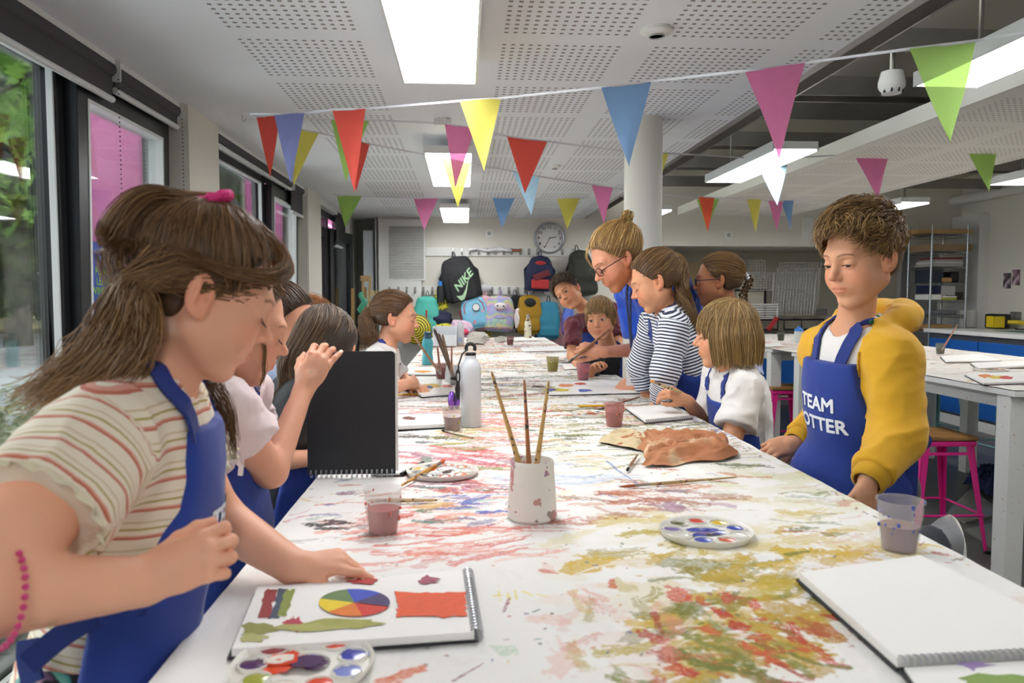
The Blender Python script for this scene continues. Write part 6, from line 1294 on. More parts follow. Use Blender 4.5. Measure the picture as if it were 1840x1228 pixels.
# pot of brushes in the middle of the near table
b = PZ(960, 944); pc = b+A(0, .046, 0); t = thing('brush_pot', 'white ceramic pot stained with paint holding three long brushes', 'pot', (pc[0], pc[1], TZ+.001)); R_ = .0475
pot_m = mat('stained_white_ceramic', fn=lambda q: (q.col(q.mix(q.math('GREATER_THAN', q.noise(36, 3), .61), q.mix(q.noise(9, 4), srgb('#d8d2c8'), srgb('#e6e2dc')), q.ramp(q.noise(11, 1), [(.3, '#5566a8'), (.5, '#c98a80'), (.7, '#8a8a8a')]))), q.bump(q.noise(60, 3), .2, .002)), rough=.55)
MB().lathe([(0, 0), (R_*.94, 0), (R_*1.01, .004), (R_*.96, .05), (R_*.89, .095), (R_*.88, .102), (R_*.90, .106), (R_*.88, .112), (R_*.85, .114), (R_*.82, .110), (R_*.84, .06), (0, .006)], 44).build('pot_body', pot_m, t, smooth=True)
brush(pc+A(.004, -.005, .010), P(883, 668, 1.44), .0050, 'leftmost long brush leaning in the white pot', '#c79f5f', '#7a5a4a', group='brushes in the white pot'); brush(pc+A(.0, .015, .010), P(942, 683, 1.47), .0045, 'middle red-daubed brush upright in the white pot', '#b5764a', '#7a3a3a', group='brushes in the white pot'); brush(pc+A(-.005, -.005, .010), P(986, 685, 1.42), .0048, 'rightmost long brush leaning in the white pot', '#c79f5f', '#6a5a4a', group='brushes in the white pot')
brush(PZ(1112, 880)+A(0, 0, .006), PZ(1324, 864)+A(0, 0, .008), .0036, 'long paint-caked brush lying below the brown cloth', '#b59a6a', '#a05a3a'); brush(PZ(1126, 851)+A(0, 0, .006), PZ(1146, 825)+A(0, 0, .012), .004, 'short dark-tipped brush lying against the brown cloth', '#a07a55', '#221c1a')
brush(PZ(660, 905)+A(0, .0, .006), PZ(786, 904)+A(0, .0, .006), .0045, 'pale wooden brush lying behind the red water cup', '#d2b485', '#c9b79a'); brush(PZ(800, 838)+A(0, 0, .016), PZ(722, 878)+A(0, 0, .007), .005, 'brush resting across the orange palette', '#c98f3f', '#c85a2a')
brush(PZ(793, 776)+A(0, 0, .005), PZ(852, 790)+A(0, 0, .005), .004, 'black-tipped pale brush in front of the brown water cup', '#dcd2bf', '#1a1818')
brush(PZ(1045, 738)+A(0, -.1, .005), PZ(1150, 716)+A(0, 0, .006), .004, 'long brush lying before the large painted board', '#8a5a3a', '#4a3020')
brush(cbc+A(.004, .0, .01), P(743, 603, 2.95), .006, 'thin brush leaning left out of the dark red cup', '#c79a6a', '#7a3a3a', group='brushes in the dark red cup'); brush(cbc+A(-.003, 0, .01), P(786, 625, 3.0), .006, 'short upright brush in the dark red cup', '#a5654a', '#7a3a3a', group='brushes in the dark red cup')
brush(crc+A(0, 0, .01), P(1721, 583, 4.35), .005, 'brush leaning out of the cup on the right table', '#b5704a', '#7a3a3a'); brush(P(1020, 653, 3.34), P(1096, 592, 3.42), .0065, 'long brush held in the man\'s right hand', '#a06a45', '#5a504a'); brush(P(1168, 684, 2.62), P(1224, 706, 2.66), .0062, 'stubby pale brush held by the bob-haired girl', '#d9c08f', '#d9a060')
for px0, px1, py, l in ((716, 757, 712, 'yellow pencil left of the purple pouch'), (741, 762, 770, 'yellow pencil beneath the left sketchbook'), (1040, 1088, 733, 'yellow pencil behind the brown cup on the right')):
    a, b = PZ(px0, py)+A(0, 0, .006), PZ(px1, py-1)+A(0, 0, .006); t = thing('pencil', l, 'pencil', a, 0, 'yellow pencils'); d = b-a; MB().tube([A(0, 0, 0), d*.92], .0045, 6).build('barrel', mat('yellow_pencil', '#d9a91f', .4), t); MB().tube([d*.92, d], [.0045, .0008], 6).build('point', mat('pencil_wood', '#d8b98a'), t)
# second pot with a bundle of brushes
b = PZ(815, 690); c = b+A(0, .03, 0); t = thing('brush_pot', 'smaller grey-white pot behind the white bottle', 'pot', (c[0], c[1], TZ+.001)); MB().lathe([(0, 0), (.044, 0), (.042, .05), (.036, .085), (.033, .085), (.034, .01), (0, .01)], 30).build('pot_body', mat('grey_ceramic', '#bfc0bd', .5), t, smooth=True)
for k, (x, y, rr, hc) in enumerate(((780, 592, .010, '#4a4038'), (788, 600, .009, '#6a5a4a'), (795, 602, .008, '#8a7050'), (812, 622, .005, '#a5653a'))): brush(c+A(.012-.008*k, -.006+.006*k, .012), P(x, y, 3.0), rr, ('thick dark brush, leftmost in the smaller pot', 'dark brush next to the thickest one in the smaller pot', 'brown brush in the smaller pot', 'short reddish brush, rightmost in the smaller pot')[k], hc, '#3a2f28', group='brushes in the smaller pot')
# sketchbooks
M_COV = mat('black_card', '#191a1d', .6, bump=(300, .1, .0005)); M_PAPER = mat('cartridge_paper', '#e9e7e2', .8, var=.02); M_WIRE = mat('silver_wire', '#b9bbbf', .3, .8)
def quadlocal(c): return [A(x) for x in c]
def flat_book(corners, label, z0=TZ+.003, pages=.009, spiral=None, over=.006, group='sketchbooks on the tables', name='sketchbook', cover=None, rings=26, cov_th=.0022, ringr=.008):
    """corners: page corners (px) in order; spiral: index of the edge carrying the wire"""
    W_ = [PZ(x, y, z0+pages) for x, y in corners]; c = sum(W_)/4; t = thing(name, label, 'sketchbook', (c[0], c[1], z0), 0, group); L = [w-A(c[0], c[1], z0) for w in W_]
    e = [l*A(1, 1, 0) for l in L]; o = [x+nrm(x)*over for x in e]
    if cover is not False:
        m = MB(); m.V += [tuple(x+A(0, 0, 0)) for x in o]+[tuple(x+A(0, 0, cov_th)) for x in o]; m.F += [(3, 2, 1, 0), (4, 5, 6, 7), (0, 1, 5, 4), (1, 2, 6, 5), (2, 3, 7, 6), (3, 0, 4, 7)]; m.M += [0]*6; m.build('cover', M_COV, t)
    m = MB(); m.V += [tuple(x+A(0, 0, cov_th+.0002)) for x in e]+[tuple(x+A(0, 0, pages)) for x in e]; m.F += [(3, 2, 1, 0), (4, 5, 6, 7), (0, 1, 5, 4), (1, 2, 6, 5), (2, 3, 7, 6), (3, 0, 4, 7)]; m.M += [0]*6; m.build('pages', M_PAPER, t)
    if spiral is not None:
        a, b = e[spiral], e[(spiral+1) % 4]; d = b-a; out = nrm(A(d[1], -d[0], 0)); out = out if np.dot(out, (a+b)/2) > 0 else -out; m = MB()
        for k in range(rings):
            q = a+d*(k+.5)/rings; u = nrm(d)
            for s in (-.0011, .0011): m.tube([q+u*s+out*(ringr*.35)+A(0, 0, pages*.55)-out*ringr*1.0*math.cos(x)*-1+A(0, 0, ringr*math.sin(x)) for x in np.linspace(.3, 6.0, 11)], .00075, 5)
        m.build('wire_binding', M_WIRE, t, smooth=True)
    return t, L, pages
def on_page(t, C, pages, polys):
    """polys: (px outline, colour) painted on the page plane"""
    o = base_of(t)
    for k, (pl, col) in enumerate(polys):
        pts = [PZ(x, y, o[2]+pages)-A(*o) for x, y in pl]; n = len(pts); m = MB(); z = pages+.0004+.00012*k; m.add([(p[0], p[1], z) for p in pts], [tuple(range(n))]); m.build('painted_shape', mat('gouache_'+col.strip('#'), col, .7, var=.14, nscale=70), t)
def blob(cx, cy, rx, ry, seed=0, n=16, amp=.18): r = np.random.default_rng(seed); return [(cx+rx*math.cos(a)*(1+amp*r.normal()), cy+ry*math.sin(a)*(1+amp*r.normal())) for a in np.linspace(0, 6.28, n, endpoint=False)]
def box_blob(x0, y0, x1, y1, seed=0, n=8, amp=1.5, sk=0):
    r = np.random.default_rng(seed); o = []
    for (a, b), (c, d) in (((x0+sk, y0), (x1+sk, y0)), ((x1+sk, y0), (x1, y1)), ((x1, y1), (x0, y1)), ((x0, y1), (x0+sk, y0))): o += [(a+(c-a)*k/n+r.normal()*amp, b+(d-b)*k/n+r.normal()*amp*.6) for k in range(n)]
    return o
t, L, pg = flat_book([(462, 1056), (836, 1024), (852, 1136), (416, 1166)], 'open sketchbook with a painted colour wheel and orange rectangle, nearest left', spiral=1, pages=.012, rings=24, ringr=.009)
polys = [(box_blob(462, 1060, 484, 1112, 1, sk=16), '#8f2f2c'), (box_blob(484, 1060, 500, 1112, 2, sk=16), '#3d4a5c'), (box_blob(498, 1060, 514, 1108, 3, sk=16), '#7f8a3a'), (blob(462, 1130, 34, 12, 4), '#8c8a4a'),
         (blob(455, 1148, 26, 8, 14), '#a9a86a'), (blob(528, 1120, 22, 6, 5, amp=.35), '#b03a4a'), (blob(530, 1120, 8, 13, 6, amp=.4), '#b03a4a'), (blob(610, 1122, 85, 9, 7), '#9a9a4c'), (blob(560, 1130, 60, 7, 17), '#a5a45c'), (box_blob(712, 1066, 838, 1110, 8, 12, 2), '#d8501f'), (blob(772, 1044, 19, 6, 9, amp=.3), '#9c4a5c'), (blob(652, 1047, 30, 5, 10, amp=.3), '#b02f2a')]
cx, cy, rx, ry = 637, 1086, 64, 24.5
for k, c in enumerate(('#c9301f', '#d8741f', '#e0c41f', '#5f7a4a', '#3045b0', '#3f2f60')):
    a0 = .0+k*math.pi/3+.3; polys.append(([(cx, cy)]+[(cx+rx*math.cos(a), cy+ry*math.sin(a)) for a in np.linspace(a0, a0+math.pi/3, 8)], c))
on_page(t, L, pg, polys)
M_TAPE = M_COV
t, L, pg = flat_book([(1437, 1029), (1654, 998), (1990, 1160), (1612, 1182)], 'blank white spiral sketchbook at the bottom right', spiral=2, pages=.014, rings=30, ringr=.009)
t, L, pg = flat_book([(1625, 1200), (2010, 1178), (2150, 1300), (1720, 1330)], 'second sketchbook page with purple and green paint at the bottom right edge', spiral=None, pages=.006); on_page(t, L, pg, [(blob(1750, 1196, 26, 6, 3, amp=.3), '#a08ab8'), (blob(1790, 1225, 80, 16, 4), '#7f9a4a')])
t, L, pg = flat_book([(715, 745), (793, 745), (800, 762), (712, 766)], 'sketchbook with one brown painted oval behind the black one', spiral=None, pages=.014); on_page(t, L, pg, [(blob(735, 752, 12, 3, 2), '#7a4a44')])
t, L, pg = flat_book([(720, 686), (800, 686), (835, 704), (758, 710)], 'sketchbook with a painted colour wheel by the ponytailed girl\'s elbow', spiral=None, pages=.012); on_page(t, L, pg, [(blob(775, 694, 17, 4, 3), '#c9a84a'), (blob(803, 694, 10, 3, 4), '#c86a5a'), (blob(771, 696, 8, 2.4, 5), '#4a5a90'), (blob(745, 690, 8, 2, 6), '#b06a5a')])
t, L, pg = flat_book([(736, 660), (780, 660), (785, 672), (732, 672)], 'open spiral sketchbook beside the teal bottle', spiral=0, pages=.010); on_page(t, L, pg, [(blob(760, 668, 16, 2, 3), '#d0903a')])
t, L, pg = flat_book([(1126, 732), (1196, 727), (1243, 748), (1160, 756)], 'blank spiral sketchbook in front of the bob-haired girl', spiral=2, pages=.010, rings=20)
t, L, pg = flat_book([(995, 686), (1120, 684), (1160, 705), (985, 709)], 'large painted board under the man\'s fist', spiral=None, pages=.006, name='painting_board', cover=False); on_page(t, L, pg, [(blob(1016, 693, 14, 3, 1), '#d88a5a'), (blob(1000, 701, 24, 3, 2), '#c9b83a'), (blob(990, 701, 10, 2.4, 3), '#4a4f90'), (blob(1050, 702, 14, 2.6, 4), '#4a5fb0'), (blob(1043, 690, 12, 2, 5), '#c9503a')])
t, L, pg = flat_book([(1010, 655), (1062, 652), (1078, 660), (1015, 664)], 'sheet of paper in front of the black-shirted boy', spiral=None, pages=.004, name='paper_sheet', cover=False)
t, L, pg = flat_book([(935, 625), (1010, 622), (1030, 630), (940, 632)], 'blank paper sheet near the far end of the table', spiral=None, pages=.004, name='paper_sheet', cover=False)
t, L, pg = flat_book([(905, 607), (958, 605), (966, 612), (915, 613)], 'paper sheet at the very far end of the table', spiral=None, pages=.004, name='paper_sheet', cover=False)
t, L, pg = flat_book([(1735, 672), (1840, 668), (1900, 684), (1768, 688)], 'painted sketchbook on the right table', spiral=0, pages=.012); on_page(t, L, pg, [(blob(1790, 678, 14, 3, 1), '#d8b83a'), (blob(1808, 679, 12, 3, 2), '#c9453a'), (blob(1770, 676, 12, 3, 3), '#d8803a')])
t, L, pg = flat_book([(1690, 640), (1760, 636), (1800, 648), (1700, 650)], 'open white sketchbook behind the cup on the right table', spiral=None, pages=.010); t, L, pg = flat_book([(1745, 652), (1850, 648), (1880, 656), (1760, 662)], 'second white sketchbook on the right table', spiral=None, pages=.012)
t, L, pg = flat_book([(1455, 627), (1480, 624), (1510, 634), (1470, 637)], 'small dark sketchbook beside the boy on the right table', spiral=None, pages=.008); t, L, pg = flat_book([(1370, 618), (1400, 616), (1408, 622), (1374, 624)], 'paper on the far right table', spiral=None, pages=.004, name='paper_sheet', cover=False)
# the black sketchbook held upright
Yb = PZ(632, 860)[1]; x0, x1 = P(553, 862, Yb)[0], P(711, 862, Yb)[0]; t = thing('sketchbook', 'black A4 spiral sketchbook held upright with its cover to the camera', 'sketchbook', ((x0+x1)/2, Yb, TZ+.010), 0, 'sketchbooks on the tables'); w = x1-x0; H = .290
m = MB(); rr = .008; prof = [(-w/2, 0), (w/2, 0), (w/2, H-rr), (w/2-rr*.3, H-rr*.3), (w/2-rr, H), (-w/2+rr, H), (-w/2+rr*.3, H-rr*.3), (-w/2, H-rr)]
m.prism(prof, 0, .0022, (A(0, -.001, 0), A(1, 0, 0), A(0, .035, 1), A(0, 1, 0))); m.build('cover', M_COV, t); m = MB(); m.prism([(-w/2+.003, .006), (w/2+.006, .006), (w/2+.006, H-.004), (-w/2+.003, H-.004)], .0024, .009, (A(0, -.001, 0), A(1, 0, 0), A(0, .035, 1), A(0, 1, 0))); m.build('pages', M_PAPER, t)
m = MB()
for k in range(17):
    for s in (-.0012, .0012): m.tube([(-w/2+.008+(w-.016)*k/16+s, .004-.009*math.cos(a), .002+.010*math.sin(a)) for a in np.linspace(0, 6.0, 11)], .0008, 5)
m.build('wire_binding', M_WIRE, t, smooth=True); m = MB().add([(w/2-.06, .012, -.007), (w/2+.01, .012, -.007), (w/2+.045, .11, -.007), (w/2-.05, .11, -.007), (w/2-.06, .012, -.002), (w/2+.01, .012, -.002), (w/2+.045, .11, -.002), (w/2-.05, .11, -.002)], [(3, 2, 1, 0), (4, 5, 6, 7), (0, 1, 5, 4), (1, 2, 6, 5), (2, 3, 7, 6), (3, 0, 4, 7)]); m.build('flat_pages', M_PAPER, t)
MB().box((w/2+.035, .07, -.004), (.007, .135, .008), rz=-.34).build('cover_edge', M_COV, t)
# bottles
def bottle(px, py, w, hpx, label, m, prof, capm=None, cap=None, z=TZ, name='water_bottle', n=32, seg=None):
    b = PZ(px, py, z); r = w/2*b[1]/FPX; h = hpx*b[1]/FPX; c = b+A(0, r*.8, 0); t = thing(name, label, 'bottle', (c[0], c[1], z+.001), 0, 'drinks bottles on the tables'); MB().lathe([(a*r, q*h) for a, q in prof], n).build('bottle_body', m, t, smooth=True)
    if cap: MB().lathe([(a*r, q*h) for a, q in cap], n).build('cap', capm, t, smooth=True)
    return t, r, h
ALU = [(0, 0), (.94, 0), (1, .012), (1, .72), (.97, .78), (.80, .84), (.62, .87), (.55, .885), (.55, .925), (0, .925)]
t, r, h = bottle(846, 769, 38, 140, 'tall white metal bottle with a black loop cap and carabiner', mat('white_enamel', '#c9ccd0', .32), ALU, mat('black_plastic', '#131316', .4), [(0, .92), (.52, .92), (.52, .955), (.40, .965), (0, .968)])
MB().tube([(r*.42*math.cos(a), 0, h*1.02+r*.42*math.sin(a)) for a in np.linspace(-.6, 3.74, 16)], r*.17, 8).build('cap_loop', MATS['black_plastic'], t, smooth=True)
MB().tube([(-r*.3, -r*.2, h*1.0), (-r*.8, -r*.5, h*.95), (-r*1.15, -r*.5, h*.80), (-r*1.2, -r*.5, h*.70)], .0028, 8).tube([(-r*1.2+.006*math.sin(a), -r*.5, h*.66+.022*math.cos(a)) for a in np.linspace(0, 6.28, 14)], .0022, 8).tube([(-r*1.2, -r*.5, h*.60), (-r*1.25, -r*.6, h*.5), (-r*1.22, -r*.6, h*.36)], [.004, .009, .006], 8).build('carabiner_strap', MATS['black_plastic'], t, smooth=True)
b = PZ(816, 733); t = thing('pouch', 'shiny purple pouch hanging behind the brown water cup', 'pouch', (b[0], b[1]-.06, TZ+.001)); MB().ball((-.008, 0, .036), (.015, .02, .036), 12, 9).ball((.012, .004, .034), (.012, .02, .033), 12, 9).build('pouch_body', mat('purple_foil', '#7c52b0', .22, .6), t, smooth=True); MB().box((.002, -.018, .05), (.004, .003, .035)).build('pouch_strap', MATS['black_plastic'], t)
bottle(768, 657, 20, 60, 'teal translucent water bottle with a dark flip lid', frost('teal_plastic', '#3fa9b8', .85), [(0, 0), (.92, 0), (1, .03), (1, .22), (.88, .32), (.88, .40), (1, .5), (1, .68), (.8, .79), (0, .79)], mat('dark_teal_cap', '#1f4f60', .4), [(.74, .78), (.76, .86), (.6, .90), (.7, .98), (.5, 1.0), (0, 1.0)])
t, r, h = bottle(827, 622, 14, 45, 'tall white bottle with a small printed square at the far end', mat('white_enamel'), ALU); MB().box((0, -r*.98, h*.25), (r*.9, .002, h*.2)).build('printed_square', mat('pale_blue_print', '#9fb0d0'), t); MB().tube([(r*.3*math.cos(a), 0, h*.97+r*.4*math.sin(a)) for a in np.linspace(0, 6.28, 12)], .004, 6).build('cap_loop', M_WIRE, t)
bottle(949, 609, 13, 44, 'cream slim bottle with a dark animal print at the far end', mat('printed_cream', fn=lambda q: q.col(q.mix(q.math('GREATER_THAN', q.noise(26, 1), .60), srgb('#d9d2b8'), q.mix(q.noise(8, 1), srgb('#2a2624'), srgb('#a5633a')))), rough=.4), [(0, 0), (.92, 0), (1, .03), (1, .55), (.75, .72), (.42, .82), (.42, .90), (0, .9)], M_STEEL, [(.45, .88), (.48, .99), (0, 1)])
bottle(1438, 617, 17, 31, 'squat clear sports bottle with a bright blue cap', frost('clear_plastic', '#d5d8d6', .75), [(0, 0), (.9, 0), (1, .04), (1, .6), (.9, .72), (0, .74)], mat('bright_blue_plastic', '#2f7fd0', .4), [(.92, .70), (.92, .82), (.5, .88), (.3, .9), (.3, 1), (0, 1)])
# crumpled cloths
def crumple(pts, z0, h, label, m, seed, name='crumpled_cloth', amp=1., cat='cloth'):
    W_ = [PZ(x, y, z0) for x, y in pts]; c = sum(W_)/len(W_); t = MB(); n = 46; rng = np.random.default_rng(seed); V = []; K = len(W_)
    for i in range(n+1):
        for j in range(n*2):
            a = j/(n*2)*K; k = int(a) % K; e = W_[k]*(1-(a-int(a)))+W_[(k+1) % K]*(a-int(a)); f = i/n; p = c*(1-f)+e*f; V.append(p)
    V = np.array(V); q = V[:, :2]; rid = (1-np.abs(2*fbm(q*A(1, 1.6)+.06*vnoise(q, 9, seed)[:, None], 16, seed, 3)-1))**2; f = np.repeat(np.arange(n+1)/n, n*2); V[:, 2] = z0+.003+h*(rid*.9+.25*vnoise(q, 7, seed+3))*np.clip((1-f)*5+.25, 0, 1)*amp; V[:, 0] += (vnoise(q, 14, seed+1)-.5)*.07*f; V[:, 1] += (vnoise(q, 14, seed+2)-.5)*.07*f
    W2 = n*2; F = np.array([(i*W2+j, i*W2+(j+1) % W2, (i+1)*W2+(j+1) % W2, (i+1)*W2+j) for i in range(n) for j in range(W2)]); o = mesh_np(name, V-np.array([c[0], c[1], z0]), F, m, None, world=False); o.location = (c[0], c[1], z0); return tag(o, label, cat)
crumple([(1108, 800), (1180, 784), (1290, 790), (1335, 814), (1320, 830), (1215, 842), (1150, 838), (1160, 818)], TZ, .032, 'crumpled paint-soaked brown cloth on the right of the table', mat('brown_stained_muslin', fn=lambda q: (q.col(q.ramp(q.noise(7, 4), [(.30, '#d8c3a0'), (.45, '#b57c56'), (.7, '#a0643f')])), q.bump(q.noise(50, 4), .5, .003)), rough=.9), 4)
crumple([(835, 618), (850, 603), (868, 604), (880, 612), (865, 621)], TZ, .05, 'crumpled grey rag at the far end of the table', mat('grey_rag', '#b5b0a5', .9), 9); crumple([(890, 612), (905, 608), (908, 615), (895, 617)], TZ, .03, 'small crumpled rag behind the grey one', MATS['grey_rag'], 10)
crumple([(1095, 800), (1105, 784), (1150, 786), (1180, 800), (1150, 812)], TZ, .03, 'pale stained corner of cloth tucked beside the brown one', mat('cream_stained_muslin', '#cdb994', .9), 11)
crumple([(1735, 876), (1760, 858), (1835, 862), (1850, 890), (1800, 905), (1760, 888)], .0, .13, 'navy blue garment dropped on the floor behind the pink stool', mat('navy_fleece', '#1c2748', .95), 12)
crumple([(1225, 700), (1245, 690), (1260, 700), (1245, 712)], TZ, .03, 'white paper towel beside the striped girl', mat('paper_towel', '#dddbd6', .9), 13) if False else None
# white box at the far end
b = PZ(799, 624); t = thing('storage_box', 'open white plastic box at the far left of the table', 'box', (b[0], b[1]+.08, TZ+.001)); m = MB(); m.b2((-.10, -.08, 0), (.10, .08, .006)); m.b2((-.10, -.08, 0), (-.094, .08, .17)); m.b2((-.094, .074, 0), (.094, .08, .17)); m.b2((-.094, -.08, 0), (.094, -.074, .10)); m.prism([(-.08, 0), (.08, 0), (.08, .06), (-.08, .17)], .094, .1, (A(0, 0, 0), A(0, -1, 0), A(0, 0, 1), A(1, 0, 0))); m.build('box_shell', mat('white_plastic', '#dcdfe2', .4), t)
# stools
def stool(x, y, rz, col, label, h=.615, seat=True):
    t = thing('stool', label, 'stool', (x, y, 0), rz, 'metal stools with wooden seats'); m = mat('stool_'+col.strip('#'), col, .38, .1, var=.04); s = .15
    m2 = mat('wooden_seat', fn=lambda q: (q.col(q.ramp(q.noise(5, 5, stretch=(1, 14, 1)), [(.3, '#6a4524'), (.6, '#a87c46')]))), rough=.5)
    MB().box((0, 0, h-.010), (.315, .315, .024)).build('seat', m2, t, bevel=.012); MB().b2((-s, -s, h-.052), (s, s, h-.024)).build('seat_frame', m, t, bevel=.008)
    for sx in (-1, 1):
        for sy in (-1, 1):
            a, b = A(sx*.138, sy*.138, h-.03), A(sx*.195, sy*.195, .012); q = MB(); w0, w1 = .042, .017
            for ax in (0, 1):
                d = A(1, 0, 0) if ax == 0 else A(0, 1, 0); o = A(0, 1, 0) if ax == 0 else A(1, 0, 0); sg = -sx if ax == 0 else -sy; so = -sy if ax == 0 else -sx
                V = [a, a+d*sg*w0, b+d*sg*w1, b]; V += [v+o*so*.003 for v in V]; q.add(V, [(0, 1, 2, 3), (7, 6, 5, 4), (0, 4, 5, 1), (1, 5, 6, 2), (2, 6, 7, 3), (3, 7, 4, 0)])
            q.build('leg', m, t); MB().box(b+A(0, 0, -.004), (.026, .026, .016)).build('rubber_foot', MATS['black_plastic'], t)
    z = .20; e = .178
    for a, b in (((-e, -e, z), (e, -e, z)), ((e, -e, z), (e, e, z)), ((e, e, z), (-e, e, z)), ((-e, e, z), (-e, -e, z))): MB().tube([a, b], .007, 8).build('foot_rail', m, t, smooth=True)
    MB().b2((-.145, -.14, h-.10), (.145, -.132, h-.085)).b2((-.145, .132, h-.10), (.145, .14, h-.085)).build('brace', m, t); return t
PK, TL, LI = '#e32a8c', '#7fb0ac', '#c5b3dc'
stool(2.56, 4.02, -.03, PK, 'bright pink stool with a wooden seat beside the boy in the hoodie'); stool(2.64, 6.2, .0, PK, 'pink stool half hidden under the far right table'); stool(4.14, 6.5, .1, TL, 'teal stool pulled up behind the right table'); stool(4.2, 5.72, .05, TL, 'teal stool nearest the right edge of the picture'); stool(4.25, 7.6, .0, LI, 'lilac stool farthest back by the blue counter')
stool(1.15, 2.0, .2, TL, 'stool the boy in the hoodie kneels on')
for x, y, l in ((-.60, 2.05, 'stool behind the girl with long hair'), ) if False else (): stool(x, y, 0, TL, l)
def flat_floor(pts, label, m, name='portfolio', th=.012, cat='portfolio'):
    W_ = [PZ(x, y, 0) for x, y in pts]; c = sum(W_)/len(W_); q = MB(); q.prism([(w[0]-c[0], w[1]-c[1]) for w in W_], 0, th); o = q.build(name, m, None); o.location = (c[0], c[1], .001); return tag(o, label, cat)
flat_floor([(1733, 955), (1812, 938), (1830, 990), (1818, 1010)], 'grey portfolio with a black edge lying on the floor by the table leg', mat('cloudy_sleeve', '#77766f', .3)); flat_floor([(1700, 925), (1745, 880), (1800, 925), (1735, 942)], 'clear plastic portfolio sleeve on the floor behind the pink stool', mat('clear_sleeve', '#8a887f', .2))
flat_floor([(1736, 905), (1790, 900), (1806, 932), (1760, 938)], 'second plastic sleeve on the floor behind the pink stool', mat('cloudy_sleeve')) if False else None
t = thing('tool_case', 'black tool case with a round dial on the floor under the far table', 'case', tuple(PZ(1376, 790, 0))); MB().box((0, 0, .13), (.12, .3, .26)).build('case_body', MATS['black_plastic'], t, bevel=.02); MB().lathe([(0, 0), (.035, 0), (.035, .012), (0, .012)], 20, (0, -.17, .13), 'y').lathe([(0, 0), (.012, 0), (.012, .02), (0, .02)], 12, (0, -.175, .13), 'y').build('dial', M_WHITE, t)
# ------------------------------------------------------------------ back wall, bags, racks, shelving
YW = YB
def peg_rail(x0, x1, z, pegs, label, y=YW):
    t = thing('peg_rail', label, 'peg rail', ((x0+x1)/2, y, z), 0, 'peg rails on the back wall'); w = x1-x0; MB().b2((-w/2, -.022, -.05), (w/2, 0, .05)).build('board', M_WHITE, t, bevel=.003); c = (x0+x1)/2
    for px in pegs:
        x = P(px, 500, y)[0]-c; MB().b2((x-.014, -.036, -.035), (x+.014, -.022, .042)).tube([(x, -.03, -.01), (x, -.075, -.025), (x, -.085, .0)], .006, 6).build('hook', M_STEEL, t)
    return t
peg_rail(P(765, 450, YW)[0], P(1062, 450, YW)[0], P(0, 450, YW)[2], (814, 830, 844, 860, 876, 890, 905, 919, 935, 950, 965, 1010, 1030), 'upper white peg rail beneath the clock'); peg_rail(P(684, 522, YW)[0], P(1040, 522, YW)[0], P(0, 522, YW)[2], (700, 716, 731, 746, 761, 777, 884, 898, 914, 929, 943, 958, 975, 990), 'lower white peg rail hung with the school bags')
# louvred vent
t = thing('vent_grille', 'tall white louvred grille on the back wall', 'vent', (P(731, 500, YW)[0], YW-.036, P(0, 452, YW)[2])); w, h = .40, .60; m = MB(); m.b2((-w/2-.02, -.008, -h/2-.02), (w/2+.02, -.002, -h/2)).b2((-w/2-.02, -.008, h/2), (w/2+.02, -.002, h/2+.02)).b2((-w/2-.02, -.008, -h/2), (-w/2, -.002, h/2)).b2((w/2, -.008, -h/2), (w/2+.02, -.002, h/2)); m.build('frame', M_WHITE, t)
m = MB(); a = math.radians(35); R = np.array(Matrix.Rotation(a, 3, 'X'))
for k in range(34): m.box((0, -.010, -h/2+.01+k*.0175), (w, .016, .0045), R=R)
m.build('louvre_slats', M_WHITE, t); MB().b2((-w/2, -.0015, -h/2), (w/2, -.0005, h/2)).build('shade_backing', mat('vent_shadow_gap', '#6a6864', .9), t)  # grey sheet whose colour stands in for the shade between slats
# clock
t = thing('wall_clock', 'round silver-rimmed wall clock reading about twenty-five to three', 'clock', (P(987, 424, YW)[0], YW, P(0, 424, YW)[2])); R_ = .182
MB().lathe([(R_, 0), (R_, -.03), (R_*.93, -.042), (R_*.88, -.036), (R_*.88, -.010), (0, -.010)], 60, (0, 0, 0), 'y').build('rim', mat('brushed_silver', '#b9bcc0', .3, .6), t, smooth=True); MB().lathe([(R_*.89, -.012), (0, -.0125)], 60, (0, 0, 0), 'y').build('dial', mat('clock_white', '#dcdcda', .5, var=0), t)
for k in range(1, 13):
    a = k*math.pi/6; text_plate(str(k), (R_*.70*math.sin(a), -.0145, R_*.70*math.cos(a)), (1, 0, 0), (0, 0, 1), mat('clock_ink', '#1c1c1e', .6, var=0), .048, t, name='numeral', world=False)
m = MB()
for k in range(60): a = k*math.pi/30; m.box((R_*.84*math.sin(a), -.0145, R_*.84*math.cos(a)), (.002, .001, .008 if k % 5 else .013), R=np.array(Matrix.Rotation(a, 3, 'Y')))
m.build('minute_marks', MATS['clock_ink'], t)
for ang, L, wd, nm in ((math.radians(78), .085, .008, 'hour_hand'), (math.radians(207), .135, .006, 'minute_hand')):
    d = A(math.sin(ang), 0, math.cos(ang)); MB().box(d*L*.42+A(0, -.019, 0), (wd, .002, L), R=np.array(Matrix.Rotation(ang, 3, 'Y'))).build(nm, MATS['clock_ink'], t)
MB().lathe([(0, -.017), (.007, -.017), (.007, -.023), (0, -.023)], 14, (0, 0, 0), 'y').build('hub', MATS['clock_ink'], t)
